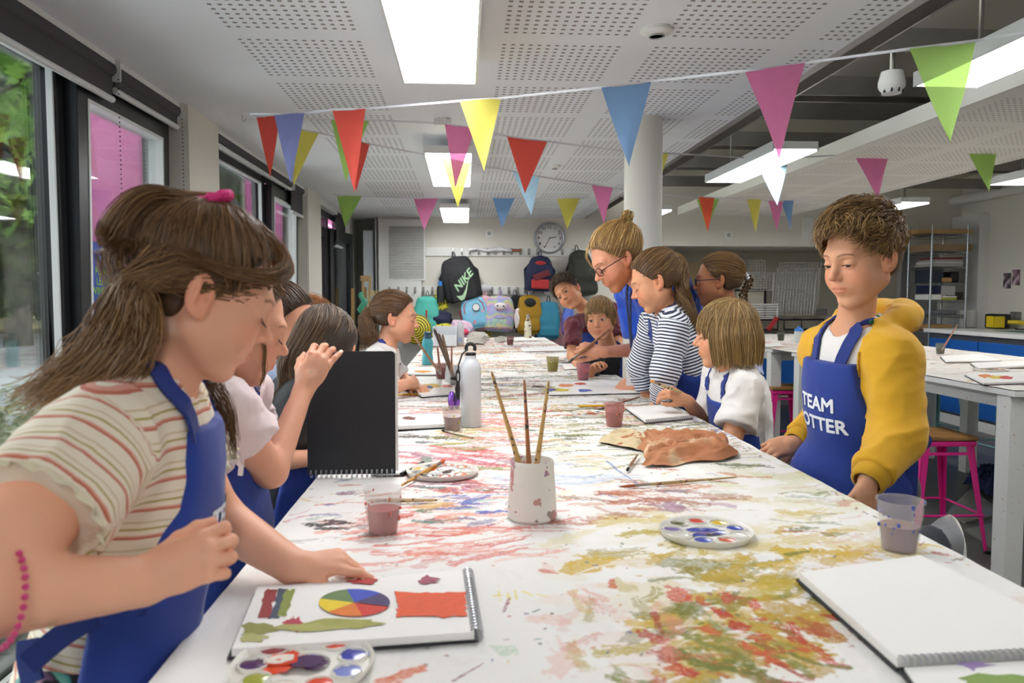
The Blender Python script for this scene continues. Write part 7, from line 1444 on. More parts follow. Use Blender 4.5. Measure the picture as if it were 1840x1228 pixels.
def plate(px, py, Y, w, h, label, n=0, name='socket', m=None, cat='socket', X=None):
    p = P(px, py, Y) if X is None else PX(px, py, X); t = thing(name, label, cat, tuple(p))
    if X is None: MB().b2((-w/2, -.012, -h/2), (w/2, 0, h/2)).build('plate', m or M_WHITE, t, bevel=.003); f = lambda x, z, a, b: ((x-a, -.016, z-b), (x+a, -.012, z+b))
    else: MB().b2((-.012, -w/2, -h/2), (0, w/2, h/2)).build('plate', m or M_WHITE, t, bevel=.003); f = lambda x, z, a, b: ((-.016, x-a, z-b), (-.012, x+a, z+b))
    for k in range(n): MB().b2(*f((k-(n-1)/2)*w/n, 0, w/n*.22, h*.25)).build('switch', mat('switch_grey', '#a5a4a0', .5), t)
    return t
plate(879, 420, YW, .085, .085, 'small square switch plate on the back wall left of the clock', 1); plate(1309, 423, YB, .09, .09, 'square white alarm sounder on the soffit', 1, 'sounder', cat='alarm'); plate(1475, 561, 10.0, .16, .09, 'double steel socket behind the wire racks', 2, m=M_STEEL); plate(1451, 413, YB, .12, .27, 'white framed panel on the soffit beside the boy\'s hair', 0, 'wall_panel', cat='panel')
# bags
def super_body(w, h, d, top=.6, n=30, m=22, sag=0, tilt=0, flat=1.):
    """soft rucksack body hanging from its top, local: x across, y out of the wall (-), z up, top at 0"""
    V = []
    for i in range(m+1):
        f = i/m; z = -h*f; wd = w/2*(top+(1-top)*min(1, (f/.45))**.6)*(1-.25*max(0, (f-.88)/.12)**2); wd *= math.sin(min(1, f/.08+.02)*math.pi/2)**.5 if f < .08 else 1; dd = d/2*(.45+.55*min(1, f/.5))*(math.sin(min(1, f/.1+.03)*math.pi/2)**.6)*(1-.35*max(0, (f-.85)/.15)**2)
        for k in range(n):
            t = 2*math.pi*k/n; c, s_ = math.cos(t), math.sin(t); V.append((wd*np.sign(c)*abs(c)**.65, -d*.5+dd*np.sign(s_)*abs(s_)**.65, z))
    return V, [(i*n+k, i*n+(k+1) % n, (i+1)*n+(k+1) % n, (i+1)*n+k) for i in range(m) for k in range(n)]+[tuple(range(n)), tuple(m*n+k for k in range(n))[::-1]]
def bag(px, py, wpx, hpx, label, m, Y=YW-.09, tilt=0, top=.62, d=.17, pocket=None, strapm=None, zipm=None, name='backpack', cat='backpack', loop=True, wrinkle=.008, seed=0, group='bags and coats on the pegs'):
    p = P(px, py-hpx/2, Y); k = Y/FPX; w, h = wpx*k*1.1, hpx*k; t = thing(name, label, cat, tuple(p), 0, group); t.rotation_euler = (0, math.radians(tilt), 0)
    V, F = super_body(w, h, d, top); V = np.array(V); n = fbm(V*A(1, 1, .7)+seed, 14, seed, 3)-.5; V[:, 1] += n*wrinkle*4*(np.abs(V[:, 2]) > .02); V[:, 0] += n*wrinkle*1.5; mesh_np('main_body', V, F, m, t, world=False)
    sm_ = strapm or m
    if loop: MB().tube([(-.02, -.03, -.01), (-.012, -.02, .045), (.0, -.01, .06), (.012, -.02, .045), (.02, -.03, -.01)], .006, 6).build('hanging_loop', sm_, t, smooth=True)
    if pocket is not None:
        V, F = super_body(w*.82, h*.42, d*.55, .86); V = np.array(V)+A(0, -d*.52, -h*.52); mesh_np('front_pocket', V, F, pocket, t, world=False)
    if zipm is not None:
        MB().tube([(-w*.36, -d*.93, -h*.48), (-w*.35, -d*.88, -h*.25), (-w*.2, -d*.72, -h*.10), (w*.2, -d*.72, -h*.10), (w*.35, -d*.88, -h*.25), (w*.36, -d*.93, -h*.48)], .006, 6).build('zip', zipm, t, smooth=True)
    for s in (-1, 1): MB().tube([(s*w*.18, -.02, -.03), (s*w*.52, -.04, -h*.4), (s*w*.46, -.03, -h*.97)], .008, 6, flat=2).build('shoulder_strap', sm_, t, smooth=True)
    return t, w, h
FAB = lambda n, c, **k: mat('bag_'+n, c, .75, bump=(90, .4, .004), **k)
M_BB = FAB('black', '#17181b'); M_BT = FAB('teal', '#4fb5a4'); M_BN = FAB('navy', '#1b2342'); M_BG = FAB('gold', '#a9852c', metal=.6); M_BP = FAB('pink', '#d8b0b4'); M_BTL = FAB('sea_blue', '#2a7c96'); M_BR = FAB('red', '#b02f2c'); M_GRY = FAB('grey', '#6f7178'); M_BY = mat('bag_yellow_print', fn=lambda q: q.col(q.mix(q.math('GREATER_THAN', q.noise(30, 1), .6), srgb('#d8cf3a'), srgb('#3a3a30'))), rough=.7)
M_SKY = mat('bag_sky', fn=lambda q: q.col(q.mix(q.math('GREATER_THAN', q.noise(18, 1), .66), srgb('#7fc0dc'), srgb('#e08a8a'))), rough=.7)
M_FUZZ = mat('pastel_plush', fn=lambda q: (q.col(q.ramp(q.math('FRACT', q.math('ADD', q.math('MULTIPLY', q.xyz()[2], 9), q.math('MULTIPLY', q.noise(9, 3), 3))), [(0, '#b8a0d0'), (.2, '#d0b0c8'), (.4, '#d8cf90'), (.6, '#9fc8b8'), (.8, '#a8b0d8'), (1, '#b8a0d0')])), q.bump(q.noise(120, 3), .9, .012)), rough=1)
t, w, h = bag(816, 502, 60, 80, 'black sports backpack with large pale green lettering on the upper rail', M_BB, YW-.10, -14, .55, .17)
MB().b2((-w*.30, -.188, -h*.97), (w*.36, -.17, -h*.40)).build('front_panel', M_BB, t, bevel=.012); mint = mat('mint_print', '#9fc29a', .6, var=.03)
U = nrm((1, 0, .72)); Vv = nrm((-.30, 0, 1)); text_plate('NIKE', (w*.10, -.192, -h*.56), U, Vv, mint, .125, t, bold=.028, world=False)
sw = [(-.10, .02), (-.085, -.045), (-.05, -.06), (.0, -.035), (.13, .075), (.01, -.005), (-.04, -.020), (-.065, -.010)]; m = MB(); m.prism(sw, 0, .002, (A(w*.06, -.1905, -h*.76), U*1.25, Vv*1.25, A(0, -1, 0))); m.build('curved_tick', mint, t)
p = P(792, 512, YW-.2); q_ = thing('drinks_bottle', 'dark bottle with a blue lid in the side pocket of the black backpack', 'bottle', (p[0], p[1], p[2]-.2)); MB().lathe([(0, 0), (.045, 0), (.045, .17), (.03, .19), (0, .19)], 18).build('bottle_body', M_BB, q_, smooth=True); MB().lathe([(.028, .19), (.028, .24), (0, .24)], 14).build('lid', mat('bright_blue_plastic', '#2f7fd0'), q_, smooth=True)
t, w, h = bag(768, 566, 42, 68, 'teal rucksack with grey straps and a red zip pull', M_BT, YW-.10, 2, .6, .16, M_BT, M_GRY, None, seed=1); MB().b2((-.005, -.17, -.30), (.012, -.15, -.16)).build('zip_pull', M_BR, t)
bag(750, 590, 26, 36, 'grey bag hanging beneath the teal rucksack', M_GRY, YW-.2, 0, .8, .12, loop=False, seed=2)
bag(796, 574, 32, 32, 'dark navy jacket bundled beneath the black backpack', M_BN, YW-.11, 12, .8, .14, loop=False, name='jacket', cat='jacket', wrinkle=.02, seed=3); bag(786, 545, 20, 28, 'yellow and black patterned bag above the navy jacket', M_BY, YW-.09, -18, .7, .1, seed=4); bag(797, 595, 34, 32, 'yellow printed bag below the navy jacket', M_BY, YW-.16, 8, .75, .12, loop=False, seed=5)
t, w, h = bag(847, 562, 44, 56, 'pale blue backpack with a red zip and round badge', M_SKY, YW-.12, -12, .6, .17, None, M_BR, M_BR, seed=6); MB().lathe([(0, 0), (.045, 0), (.045, .004), (0, .006)], 24, (w*.08, -.178, -h*.34), 'y').build('badge', M_BB, t); MB().lathe([(.022, .0), (.038, .0), (.038, .006), (.022, .006)], 24, (w*.08, -.183, -h*.34), 'y').build('badge_ring', M_WHITE, t)
t, w, h = bag(832, 592, 38, 34, 'glittery pink bag with a coral pompom below the pale blue backpack', mat('bag_glitter', fn=lambda q: q.col(q.ramp(q.noise(16, 3), [(.3, '#c8a0c0'), (.5, '#e8c8d8'), (.7, '#9a8aa8')])), rough=.35), YW-.18, 6, .8, .14, loop=False, seed=7); MB().ball((.04, -.16, -.13), .035, 12, 8).build('pompom', mat('coral_pompom', '#e8506a', 1), t, smooth=True)
bag(871, 562, 24, 64, 'narrow pale pink backpack between the blue and fluffy ones', M_BP, YW-.09, 4, .6, .13, seed=8)
t, w, h = bag(899, 563, 48, 64, 'fluffy pastel rainbow backpack with a sloth face', M_FUZZ, YW-.12, 4, .62, .19, M_FUZZ, mat('lilac_webbing', '#b9a5d6', .7), seed=9); MB().ball((0, -.20, -h*.30), (.07, .02, .04), 14, 8).build('face', mat('cream_plush', '#e6ddd8', 1), t, smooth=True)
for s in (-1, 1): MB().ball((s*.035, -.222, -h*.29), .010, 8, 6).build('eye', MATS['black_plastic'], t, smooth=True)
MB().tube([(-.06, -.25, -h*.62), (.0, -.255, -h*.64), (.06, -.25, -h*.62)], .004, 6).build('pocket_zip', mat('brown_zip', '#7a5a4a'), t)
bag(925, 560, 22, 60, 'dark navy bag behind the fluffy backpack', M_BB, YW-.06, -4, .6, .10, seed=10); t, w, h = bag(930, 572, 12, 36, 'small white plush keyring hanging beside the fluffy backpack', mat('cream_plush'), YW-.22, -6, .5, .05, loop=False, name='plush_toy', cat='toy', seed=11)
t, w, h = bag(950, 565, 42, 70, 'metallic gold backpack with a black top', M_BG, YW-.11, 0, .66, .18, M_BG, M_BN, seed=12); MB().ball((0, -.10, -h*.22), (w*.32, .075, h*.16), 16, 10).build('black_top_panel', M_BB, t, smooth=True)
bag(985, 575, 38, 68, 'sea-blue and black backpack near the coats', M_BTL, YW-.11, 2, .62, .17, M_BTL, M_BB, seed=13)
t, w, h = bag(970, 492, 46, 64, 'red and navy drawstring bag hanging high under the clock', M_BN, YW-.10, 2, .45, .15, None, M_BN, seed=14); MB().box((0, -.17, -h*.80), (w*.62, .06, h*.26)).build('front_pocket', M_BR, t, bevel=.02); MB().box((.01, -.175, -h*.56), (w*.6, .05, .075), R=np.array(Matrix.Rotation(-.4, 3, 'Y'))).build('maroon_pocket', mat('bag_maroon', '#6a1f2c', .7), t, bevel=.015); MB().ball((0, -.09, -h*.22), (w*.26, .05, h*.09), 14, 8).build('red_panel', M_BR, t, smooth=True)
bag(1036, 492, 44, 84, 'dark olive rucksack and coat hanging high behind the tilting boy', FAB('olive', '#26281f'), YW-.10, -10, .5, .18, None, M_BB, seed=15, wrinkle=.016)
bag(1003, 607, 30, 92, 'dusty pink padded coat on the lower rail', FAB('dusty_pink', '#8f6a6c'), YW-.10, 2, .5, .14, name='coat', cat='coat', wrinkle=.02, seed=16); bag(1020, 600, 26, 100, 'coat fading from blue to purple on the lower rail', mat('ombre_coat', fn=lambda q: q.col(q.ramp(q.math('ADD', q.math('MULTIPLY', q.xyz()[2], -1.5), .0), [(.1, '#5a7ad0'), (.5, '#7a4a90'), (.9, '#9a4a78')])), rough=.8), YW-.12, 0, .5, .12, name='coat', cat='coat', wrinkle=.02, seed=17)
t = thing('folded_umbrella', 'yellow and black striped folded disc near the ponytailed girl\'s face', 'umbrella', tuple(P(748, 592, YW-.30)), 0); M_UM = mat('striped_yellow_rings', fn=lambda q: q.col(q.mix(q.math('GREATER_THAN', q.math('FRACT', q.math('MULTIPLY', q.math('SQRT', q.math('ADD', q.math('POWER', q.xyz()[0], 2), q.math('POWER', q.xyz()[2], 2))), 36)), .62), srgb('#dccb35'), srgb('#2a2a26'))), rough=.6)
MB().lathe([(0, -.05), (.05, -.045), (.12, -.03), (.17, .0), (.165, .012), (.1, .015), (0, .015)], 36, (0, 0, 0), 'y').build('disc', M_UM, t, smooth=True)
bag(876, 617, 14, 44, 'yellow and black striped cord bag beneath the fluffy backpack', M_UM, YW-.1, 0, .7, .06, seed=18)
# easels and things at the far left
def easel(px, Y, h, label, tilt, col='#b79a68'):
    p = P(px, 600, Y); t = thing('easel', label, 'easel', (p[0], p[1], 0), 0, 'wooden easels at the far left'); m = mat('pale_wood_'+col.strip('#'), col, .6)
    for s in (-1, 1): MB().box((s*.03, 0, h/2), (.022, .03, h), R=np.array(Matrix.Rotation(tilt*s*.5+.03, 3, 'Y'))).build('leg', m, t)
    MB().box((0, .12, h*.45), (.03, .03, h*.95), R=np.array(Matrix.Rotation(.12, 3, 'X'))).build('rear_leg', m, t); MB().b2((-.04, -.03, h*.96), (.04, .03, h)).build('head_block', m, t); MB().b2((-.14, -.06, h*.42), (.14, .02, h*.445)).build('ledge', m, t)
easel(656, 8.4, 1.58, 'pale wooden easel with a square head at the far left', .02); easel(668, 8.7, 1.42, 'second pale wooden easel beside the square-headed one', .03, '#c2ab80')
t = thing('plank', 'thin wooden plank leaning on the far left wall', 'plank', tuple(P(633, 600, 8.6)*A(1, 1, 0))); MB().box((0, .05, .72), (.035, .02, 1.45), R=np.array(Matrix.Rotation(-.05, 3, 'X'))).build('board', mat('tan_wood', '#b08a58', .6), t)
t = thing('cupboard', 'tall narrow white cupboard beside the easels', 'cupboard', (P(676, 500, 8.95)[0]-.10, 9.26, 0)); MB().b2((-.06, -.2, 0), (.06, .2, 2.12)).build('carcass', mat('cool_white_laminate', '#d3dbe0', .4), t, bevel=.004); MB().b2((-.055, -.212, .02), (.055, -.2, 2.1)).build('door', MATS['cool_white_laminate'], t)
t = thing('green_bag', 'green carrier bag hooked on the easels', 'bag', tuple(P(652, 545, 8.37))); V, F = super_body(.07, .26, .04, .4); V = np.array(V); V[:, 0] += .02*np.sin(V[:, 2]*40); mesh_np('bag_body', V+A(0, 0, .13), F, mat('green_plastic', '#4fb08a', .35), t, world=False)
# crumpled white roll and items on the upper rail
t = thing('plastic_wrap', 'long scrunched clear plastic roll lying along the upper rail', 'plastic wrap', tuple(P(885, 449, YW-.06))); n = 40; xs = np.linspace(-.27, .27, n); rg = np.random.default_rng(2); MB().tube([(x, .01*math.sin(x*30), .01*math.sin(x*23)) for x in xs], [.008+.022*abs(math.sin(x*9+1))*rg.uniform(.6, 1) for x in xs], 9).build('roll', mat('clear_wrap', '#dfe0e0', .25, var=.1, nscale=60), t, smooth=True)
t = thing('wooden_block', 'small brown wooden block on the upper rail', 'block', tuple(P(928, 450, YW-.05))); MB().box((0, 0, 0), (.11, .03, .03)).build('block', mat('red_brown_wood', '#8a4f2c', .5), t, bevel=.003)
t = thing('drinks_bottle', 'white metal bottle lying on its side on the lower rail', 'bottle', tuple(P(864, 518, YW-.09)), 0); MB().lathe([(0, -.12), (.038, -.12), (.04, .07), (.03, .10), (.016, .12), (0, .12)][::-1], 22, (0, 0, 0), 'x').build('bottle_body', mat('white_enamel'), t, smooth=True); MB().lathe([(0, -.15), (.018, -.15), (.018, -.12), (0, -.12)], 14, (0, 0, 0), 'x').build('cap', MATS['black_plastic'], t, smooth=True)
# bench with racks in the recess
t = thing('workbench', 'dark-topped workbench with blue doors along the back recess', 'workbench', (3.6, 9.6, 0)); MB().b2((-1.25, -.4, .86), (1.7, .38, .90)).build('worktop', mat('dark_worktop', '#4a4a4c', .35), t, bevel=.004); M_BLUE = mat('blue_laminate', '#1f5fb0', .4)
MB().b2((-1.2, -.30, .10), (1.65, .38, .86)).build('carcass', M_WHITE, t)
for k in range(5): MB().b2((-1.19+k*.57, -.318, .13), (-1.19+k*.57+.56, -.30, .83)).build('door', M_BLUE, t, bevel=.003)
MB().b2((-1.2, -.26, 0), (1.65, .3, .10)).build('plinth', M_GREYT, t)
def grid(px0, py0, px1, py1, Y, nx, ny, label, r=.004, lean=.1, skew=0, m=None, name='wire_rack'):
    a, b = P(px0, py1, Y), P(px1, py0, Y); w, h = b[0]-a[0], b[2]-a[2]; t = thing(name, label, 'wire rack', tuple(a), 0, 'white wire racks'); g = MB()
    for i in range(nx): x = w*i/(nx-1); g.tube([(x, 0, 0), (x+skew*h, lean*h, h)], r, 4)
    for j in range(ny): z = h*j/(ny-1); g.tube([(skew*z, lean*z-.004, z), (w+skew*z, lean*z-.004, z)], r, 4)
    g.build('wire_grid', m or mat('white_wire', '#dad9d4', .4), t); e = MB(); e.tube([(0, -.01, 0), (w, -.01, 0), (w+skew*h, lean*h-.01, h), (skew*h, lean*h-.01, h), (0, -.01, 0)], r*1.7, 6); e.build('outer_frame', m or MATS['white_wire'], t); return t
for k, (dx, dy) in enumerate(((0, 0), (5, -8), (9, -18))): grid(1385+dx, 490+dy, 1462+dx, 566+dy, 9.55+k*.06, 15, 15, ('front large white wire rack leaning on the bench', 'middle large white wire rack on the bench', 'rear large white wire rack on the bench')[k], .0035, .12, .12)
grid(1330, 491, 1388, 522, 9.6, 12, 8, 'shallow white wire basket rack behind the braid', .0035, .1, .08); grid(1330, 468, 1375, 500, 9.75, 10, 7, 'faint white wire rack at the back of the bench', .003, .1); grid(1322, 548, 1397, 574, 9.35, 2, 7, 'stack of thick white wire trays on the bench', .010, .0)
t = thing('display_frame', 'black-edged white display frame behind the braided girl', 'frame', tuple(P(1350, 570, 9.7))); MB().b2((-.20, 0, .0), (.17, .02, .34)).build('board', M_WALLB, t); MB().b2((-.21, -.01, .33), (.18, .03, .36)).b2((.16, -.01, 0), (.19, .03, .36)).build('edge', MATS['black_plastic'], t)
t = thing('metal_stand', 'black metal stand frame lying along the bench', 'stand', tuple(P(1420, 592, 9.25))); g = MB()
for x0, x1 in ((-.45, -.18), (-.1, .12), (.12, .40)): g.tube([(x0, -.05, 0), (x1, -.05, 0), (x1, -.05, .12), (x0, -.05, .12), (x0, -.05, 0)], .012, 6); g.tube([(x0, -.05, .12), (x0, .2, .12)], .012, 6)
g.build('frame_bars', MATS['black_plastic'], t)
t = thing('red_tool', 'red scraper tool propped on the bench', 'tool', tuple(P(1388, 592, 9.15))); MB().box((0, 0, .07), (.05, .02, .19), R=np.array(Matrix.Rotation(.6, 3, 'Y'))).build('blade', mat('red_enamel', '#b5302c', .4), t)
t = thing('cardboard_sheet', 'brown cardboard sheet standing behind the man\'s back', 'cardboard', tuple(P(1240, 590, 9.5))); MB().b2((-.10, 0, .0), (.16, .015, .82)).build('sheet', mat('brown_card', '#8a775a', .9), t)
# wire shelving
def lvl(py, Y=8.5): return CAMZ-(py-532)/FPX*Y
sx, sy, sw, sd = float(P(1676, 397, 8.42)[0]), 8.42, .42, .45; t = thing('wire_shelving', 'tall chrome wire shelving unit crammed with art supplies', 'shelving', (sx, sy, 0)); ch = mat('chrome', '#a9acb0', .25, .85)
for x in (0, sw):
    for y in (0, sd): MB().tube([(x, y, 0), (x, y, 2.16)], .013, 10).build('post', ch, t, smooth=True)
ZS = [lvl(y, 8.4) for y in (417, 449, 478, 508, 540, 568, 598, 640)]
for z in ZS:
    g = MB(); 
    for dz in (0, -.025): g.tube([(0, 0, z+dz), (sw, 0, z+dz), (sw, sd, z+dz), (0, sd, z+dz), (0, 0, z+dz)], .0045, 5)
    for k in range(13): g.tube([(sw*k/12, 0, z), (sw*k/12, sd, z)], .002, 4)
    for k in range(12): g.tube([(sw*k/12, 0, z), (sw*(k+.5)/12, 0, z-.025), (sw*(k+1)/12, 0, z)], .002, 4); g.tube([(0, sd*k/12, z), (0, sd*(k+.5)/12, z-.025), (0, sd*(k+1)/12, z)], .002, 4)
    g.build('shelf', ch, t)
def item(x, y, z, s, label, m, name, cat, bevel=.004, rz=0, group='supplies on the wire shelving'):
    o = MB().box((0, 0, s[2]/2), s).build(name, m, None, bevel=bevel); o.location = (sx+x, sy+y, z+.004); o.rotation_euler = (0, 0, rz); return tag(o, label, cat, group)
wd = mat('pale_ply', '#b58f5c', .6); item(.15, .20, ZS[0], (.62, .42, .05), 'wooden drawing board on the very top shelf', wd, 'drawing_board', 'board'); item(.24, .22, ZS[1], (.50, .40, .08), 'thick brown board on the second shelf', mat('tan_board', '#9c8060', .7), 'drawing_board', 'board')
for k, (c, z_) in enumerate((('#b9b6b2', 0), ('#cfccc8', .03), ('#a8a5a5', .055), ('#7c3a34', .08))): item(.21+.01*k, .2, ZS[2]+z_, (.38-.02*k, .34, .028), ('grey paper bundle at the bottom of the folded pile', 'white paper bundle in the folded pile', 'grey cloth in the folded pile', 'dark red cloth on top of the folded pile')[k], mat('pile_'+c.strip('#'), c, .9), 'folded_pile', 'cloth', .012)
item(.10, .2, ZS[3], (.16, .3, .17), 'dark grey box on the fourth shelf', mat('slate_box', '#2e3440', .6), 'storage_box', 'box'); item(.33, .15, ZS[3], (.11, .16, .13), 'black tin on the right of the fourth shelf', MATS['black_plastic'], 'paint_tin', 'tin', .02); item(.22, .12, ZS[3], (.12, .16, .06), 'tan bundle on the fourth shelf', wd, 'bundle', 'bundle', .02)
item(.06, .14, ZS[4], (.13, .3, .06), 'pale tray on the fifth shelf', M_WHITE, 'tray', 'tray'); item(.06, .14, ZS[4]+.07, (.12, .28, .10), 'dark blue box above the pale tray', M_BN, 'storage_box', 'box'); item(.22, .12, ZS[4]+.05, (.17, .2, .12), 'pale grey basket with red trim on the fifth shelf', mat('pale_basket', '#b5b3b0', .7), 'basket', 'basket'); item(.22, .12, ZS[4], (.2, .22, .022), 'yellow-green folder on the fifth shelf', mat('lime_folder', '#c0c040', .6), 'folder', 'folder', .002); item(.22, .12, ZS[4]+.025, (.2, .22, .018), 'white folder on the fifth shelf', M_PAPER, 'folder', 'folder', .002); item(.36, .12, ZS[4], (.10, .18, .09), 'dark striped box at the right of the fifth shelf', mat('dark_box', '#3a332c', .6), 'storage_box', 'box')
item(.2, .15, ZS[5], (.28, .25, .05), 'tangle of dark tools on the sixth shelf', M_GRY, 'tool_bundle', 'tools', .015); item(.18, .15, ZS[6], (.24, .25, .07), 'brown paper bundle on the lower shelf', wd, 'paper_bundle', 'bundle', .02); item(.3, .15, ZS[7], (.2, .2, .10), 'dark box on the lowest visible shelf', MATS['dark_box'], 'storage_box', 'box')
# counter on the right
t = thing('side_counter', 'white-topped side counter with blue doors on the right', 'counter', (5.42, 6.8, 0)); MB().b2((-.32, -1.9, .96), (.57, 1.45, 1.0)).build('worktop', M_WHITE, t, bevel=.004); MB().b2((-.26, -1.88, .10), (.57, 1.42, .95)).build('carcass', M_GREYT, t)
for k in range(4): MB().b2((-.28, -1.86+k*.82, .13), (-.26, -1.86+k*.82+.80, .90)).build('door', M_BLUE, t, bevel=.003)
MB().b2((-.27, -1.88, 0), (.57, 1.42, .10)).build('plinth', M_WHITE, t)
for k, (x, y) in enumerate((PZ(1738, 588, 1.0)[:2], PZ(1738, 588, 1.0)[:2]+A(.2, .08))):
    t = thing('paper_roll', ('big roll of white paper towel on the counter, front', 'big roll of white paper towel on the counter, behind the front one')[k], 'paper roll', (x, y, 1.0), 0, 'paper towel rolls'); MB().lathe([(.02, 0), (.085, 0), (.088, .005), (.088, .19), (.085, .195), (.02, .195)], 30).build('roll', mat('paper_towel', '#dddbd6', .9), t, smooth=True); MB().lathe([(.018, .19), (.021, .197), (.021, .0)], 14).build('core', wd, t)
t = thing('transformer', 'black and yellow power transformer on the side counter', 'machine', (*PX(1792, 589, 5.78)[:2], 1.0)); MB().box((0, 0, .085), (.16, .20, .16)).build('case', MATS['black_plastic'], t, bevel=.02); MB().box((-.05, -.101, .08), (.11, .008, .12)).box((-.082, 0, .08), (.008, .12, .12)).build('yellow_panel', mat('site_yellow', '#e0c41f', .5), t); MB().tube([(.05, -.1, .08), (.10, -.18, .08), (.16, -.19, .07)], .022, 10).build('plug', MATS['site_yellow'], t, smooth=True)
MB().tube([(.1, -.15, .02), (.0, -.28, .01), (.1, -.45, .01), (.2, -.6, .01), (.12, -.75, .01)], .008, 6).build('cable', MATS['black_plastic'], t, smooth=True)
t = thing('cutting_mat', 'green cutting mat on the side counter', 'mat', (5.62, 7.2, 1.0)); MB().b2((-.22, -.5, 0), (.2, .35, .003)).build('mat_sheet', mat('green_mat', '#4f7a6a', .7), t)
for px, py, l in ((1810, 505, 'small dark photograph pinned to the right wall'), (1826, 499, 'small pinkish photograph pinned beside the dark one')):
    p = PX(px, py, XR); o = MB().b2((-.003, -.06, -.085), (0, .06, .085)).build('pinned_photo', mat('photo_print'+str(px), fn=lambda q: q.col(q.ramp(q.noise(14, 3), [(.35, '#2a2426'), (.5, '#9a7a84' if px > 1815 else '#6a5a60'), (.65, '#d0c0c4')])), rough=.4), None); o.location = p; tag(o, l, 'photo', 'photographs on the right wall')
plate(1826, 568, 0, .16, .09, 'steel double socket on the right wall above the counter', 2, m=M_STEEL, X=XR)
structure('trim_7', MB().b2((5.88, 8.5, .9), (6.0, 9.05, 2.3)), mat('gloss_white_panel', '#dddcd8', .2))
d = bpy.data.objects.new('door_2', None); COL.objects.link(d); d['kind'] = 'structure'; MB().b2((5.97, 9.35, 0), (6.0, 10.2, 2.05)).build('door_leaf', mat('grey_door', '#8e9090', .5), d); MB().b2((5.95, 9.28, 0), (6.0, 9.35, 2.1)).b2((5.95, 10.2, 0), (6.0, 10.27, 2.1)).b2((5.95, 9.28, 2.05), (6.0, 10.27, 2.12)).build('door_frame', M_WHITE, d)
# detectors
def detector(px, py, z, label, r=.055, cage=False):
    p = PZ(px, py, z); t = thing('smoke_detector', label, 'smoke detector', (p[0], p[1], z), 0, 'ceiling detectors'); MB().lathe([(0, 0), (r, 0), (r, -.012), (r*.75, -.02), (r*.6, -.04 if cage else -.022), (0, -.045 if cage else -.024)], 28).build('body', M_WHITE, t, smooth=True); MB().lathe([(r*.42, -.024), (r*.46, -.028), (r*.50, -.024)], 24, (0, 0, -.018 if cage else 0)).build('ring', mat('switch_grey', '#a5a4a0'), t, smooth=True); return t
detector(1180, 52, CZ, 'round flush detector in the ceiling right of the nearest lamp'); detector(997, 297, CZ, 'small round detector in the ceiling before the column', .04); detector(933, 380, CZ, 'tiny far ceiling detector', .04) if False else None
p = PZ(1602, 163, 2.36); t = thing('smoke_detector', 'white caged smoke detector hanging in the open ceiling', 'smoke detector', (p[0], p[1], 2.40)); MB().lathe([(0, .05), (.05, .05), (.062, 0), (.062, -.02), (.045, -.055), (.0, -.06)], 28).build('body', M_WHITE, t, smooth=True)
m = MB()
for k in range(9): a = k*.698; m.box((.048*math.cos(a), .048*math.sin(a), -.045), (.006, .012, .018))
m.build('slots', MATS['black_plastic'], t); MB().tube([(0, 0, .04), (0, 0, .38)], .012, 8).build('stem', M_STEEL, t)
p = PZ(795, 213, CZ); t = thing('sensor', 'small white sensor block fixed to the ceiling', 'sensor', tuple(p)); MB().box((0, 0, -.02), (.09, .03, .03)).box((0, 0, -.005), (.05, .05, .01)).build('housing', M_WHITE, t, bevel=.003)
p = PZ(435, 207, CZ); t = thing('ceiling_hook', 'small metal hook in the ceiling above the second window', 'hook', tuple(p)); MB().tube([(0, 0, 0), (0, 0, -.015)]+[(.008-.008*math.cos(a), 0, -.022-.009*math.sin(a)) for a in np.linspace(0, 4, 9)], .0018, 6).build('hook_wire', M_STEEL, t, smooth=True)
# ------------------------------------------------------------------ bunting
FC = dict(r='#dc5548', b='#83a9d6', y='#e4da66', p='#e886b6', g='#a6cf6a', l='#b0d6ee', o='#f2654a', d='#8792cc')
def fcloth(c):
    nm = 'bunting_'+c.strip('#')
    if nm in MATS: return MATS[nm]
    m = mat(nm, c, .75, var=.05, nscale=30, bump=(900, .1, .0005)); n, l = m.node_tree.nodes, m.node_tree.links; b = n['Principled BSDF']; out = [x for x in n if x.type == 'OUTPUT_MATERIAL'][0]; src = b.inputs['Base Color'].links[0].from_socket
    tr = n.new('ShaderNodeBsdfTranslucent'); l.new(src, tr.inputs[0]); mx = n.new('ShaderNodeMixShader'); mx.inputs[0].default_value = .35; l.new(b.outputs[0], mx.inputs[1]); l.new(tr.outputs[0], mx.inputs[2]); tp = n.new('ShaderNodeBsdfTransparent'); l.new(src, tp.inputs[0]); m2 = n.new('ShaderNodeMixShader'); m2.inputs[0].default_value = .05; l.new(mx.outputs[0], m2.inputs[1]); l.new(tp.outputs[0], m2.inputs[2]); l.new(m2.outputs[0], out.inputs[0]); return m
M_RIB = mat('white_ribbon', '#dfe0e4', .5)
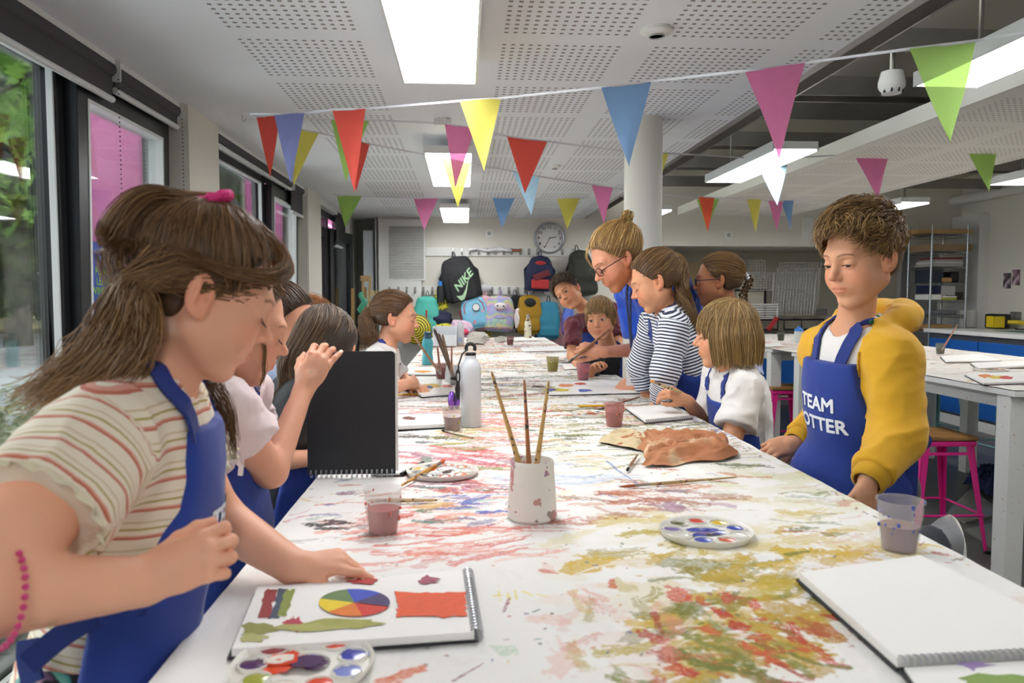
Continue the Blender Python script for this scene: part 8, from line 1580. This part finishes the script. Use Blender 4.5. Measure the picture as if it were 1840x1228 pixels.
def bunting(label, flags, ends):
    t = thing('bunting', label, 'bunting', tuple(P(flags[0][0], flags[0][1], flags[0][6])), 0, 'strings of pennants across the room'); line = [P(*e) for e in ends[0]]
    for (xa, ya, xb, yb, xt, yt, Y, c) in flags:
        a, b = P(xa, ya, Y-.008), P(xb, yb, Y+.008); tip = P(xt, yt, Y); n = 14; V = []
        k = int(xa)
        for i in range(n+1):
            f = i/n; l_, r_ = a*(1-f)+tip*f, b*(1-f)+tip*f
            for j in range(7): g = j/6; V.append(l_*(1-g)+r_*g+A(0, .006*math.sin(g*4+f*5+k)*(1-f*.5), 0))
        F = [(i*7+j, i*7+j+1, (i+1)*7+j+1, (i+1)*7+j) for i in range(n) for j in range(6)]; mesh_np('pennant', V, F, fcloth(FC[c]), t); line += [a, (a+b)/2, b]
    line += [P(*e) for e in ends[1]]; pts = []
    for a, b in zip(line[:-1], line[1:]): pts += [a*(1-s)+b*s for s in (0, .34, .67)]
    pts.append(line[-1]); pts = np.array(pts); V = []; 
    for i, q in enumerate(pts): tw = .5+.5*math.sin(i*.8); V += [q+A(0, 0, .006), q+A(0, .002+.004*tw, .001), q-A(0, 0, .003)]
    mesh_np('ribbon', V, [(i*3+k, i*3+k+1, (i+1)*3+k+1, (i+1)*3+k) for i in range(len(pts)-1) for k in (0, 1)], M_RIB, t)
bunting('nearest string of large pennants rising to the big green one', [(492, 206, 547, 204, 522, 330, 3.35, 'd'), (597, 198, 657, 196, 637, 345, 3.2, 'r'), (826, 182, 900, 177, 870, 308, 3.05, 'y'), (1080, 158, 1170, 147, 1130, 300, 2.78, 'b'), (1340, 128, 1446, 114, 1400, 285, 2.5, 'p'), (1632, 89, 1755, 74, 1708, 256, 2.28, 'g')], ([(448, 206, 3.45)], [(1840, 60, 2.15), (1900, 50, 2.1)]))
bunting('second string from the red pennant by the window to the small green one', [(460, 210, 503, 209, 486, 320, 3.6, 'r'), (595, 216, 663, 216, 621, 326, 3.72, 'g'), (799, 222, 853, 232, 818, 338, 3.8, 'p'), (911, 245, 983, 255, 943, 348, 3.9, 'r'), (1163, 277, 1201, 276, 1190, 312, 4.3, 'y'), (1355, 285, 1418, 284, 1397, 370, 4.7, 'l'), (1535, 278, 1598, 276, 1577, 358, 5.0, 'p'), (1733, 262, 1793, 254, 1778, 345, 4.8, 'g')], ([(440, 205, 3.5)], [(1850, 238, 4.7), (1900, 230, 4.6)]))
bunting('third string of pennants sloping down towards the column', [(533, 232, 573, 239, 527, 333, 4.2, 'y'), (625, 252, 664, 259, 640, 345, 4.3, 'r'), (793, 284, 846, 295, 823, 374, 4.5, 'y'), (921, 308, 970, 318, 955, 387, 4.9, 'l'), (1063, 332, 1101, 338, 1085, 403, 5.4, 'p')], ([(440, 206, 3.6), (500, 225, 4.1)], [(1120, 341, 5.6)]))
bunting('far straight string of small pennants before the back wall', [(605, 352, 650, 353, 620, 408, 7.0, 'g'), (743, 357, 787, 357, 762, 414, 7.0, 'p'), (885, 356, 925, 356, 902, 411, 7.0, 'b'), (1001, 357, 1042, 357, 1019, 412, 7.0, 'y')], ([(595, 347, 7.0)], [(1120, 353, 7.0)]))
bunting('far string of small pennants right of the column', [(1252, 357, 1292, 358, 1270, 413, 7.1, 'g'), (1255, 354, 1284, 355, 1272, 418, 7.0, 'o'), (1342, 359, 1368, 358, 1358, 417, 7.0, 'y'), (1380, 361, 1408, 362, 1396, 414, 7.0, 'p'), (1403, 361, 1426, 361, 1420, 412, 7.05, 'b')], ([(1195, 350, 7.0)], [(1470, 360, 7.0)]))
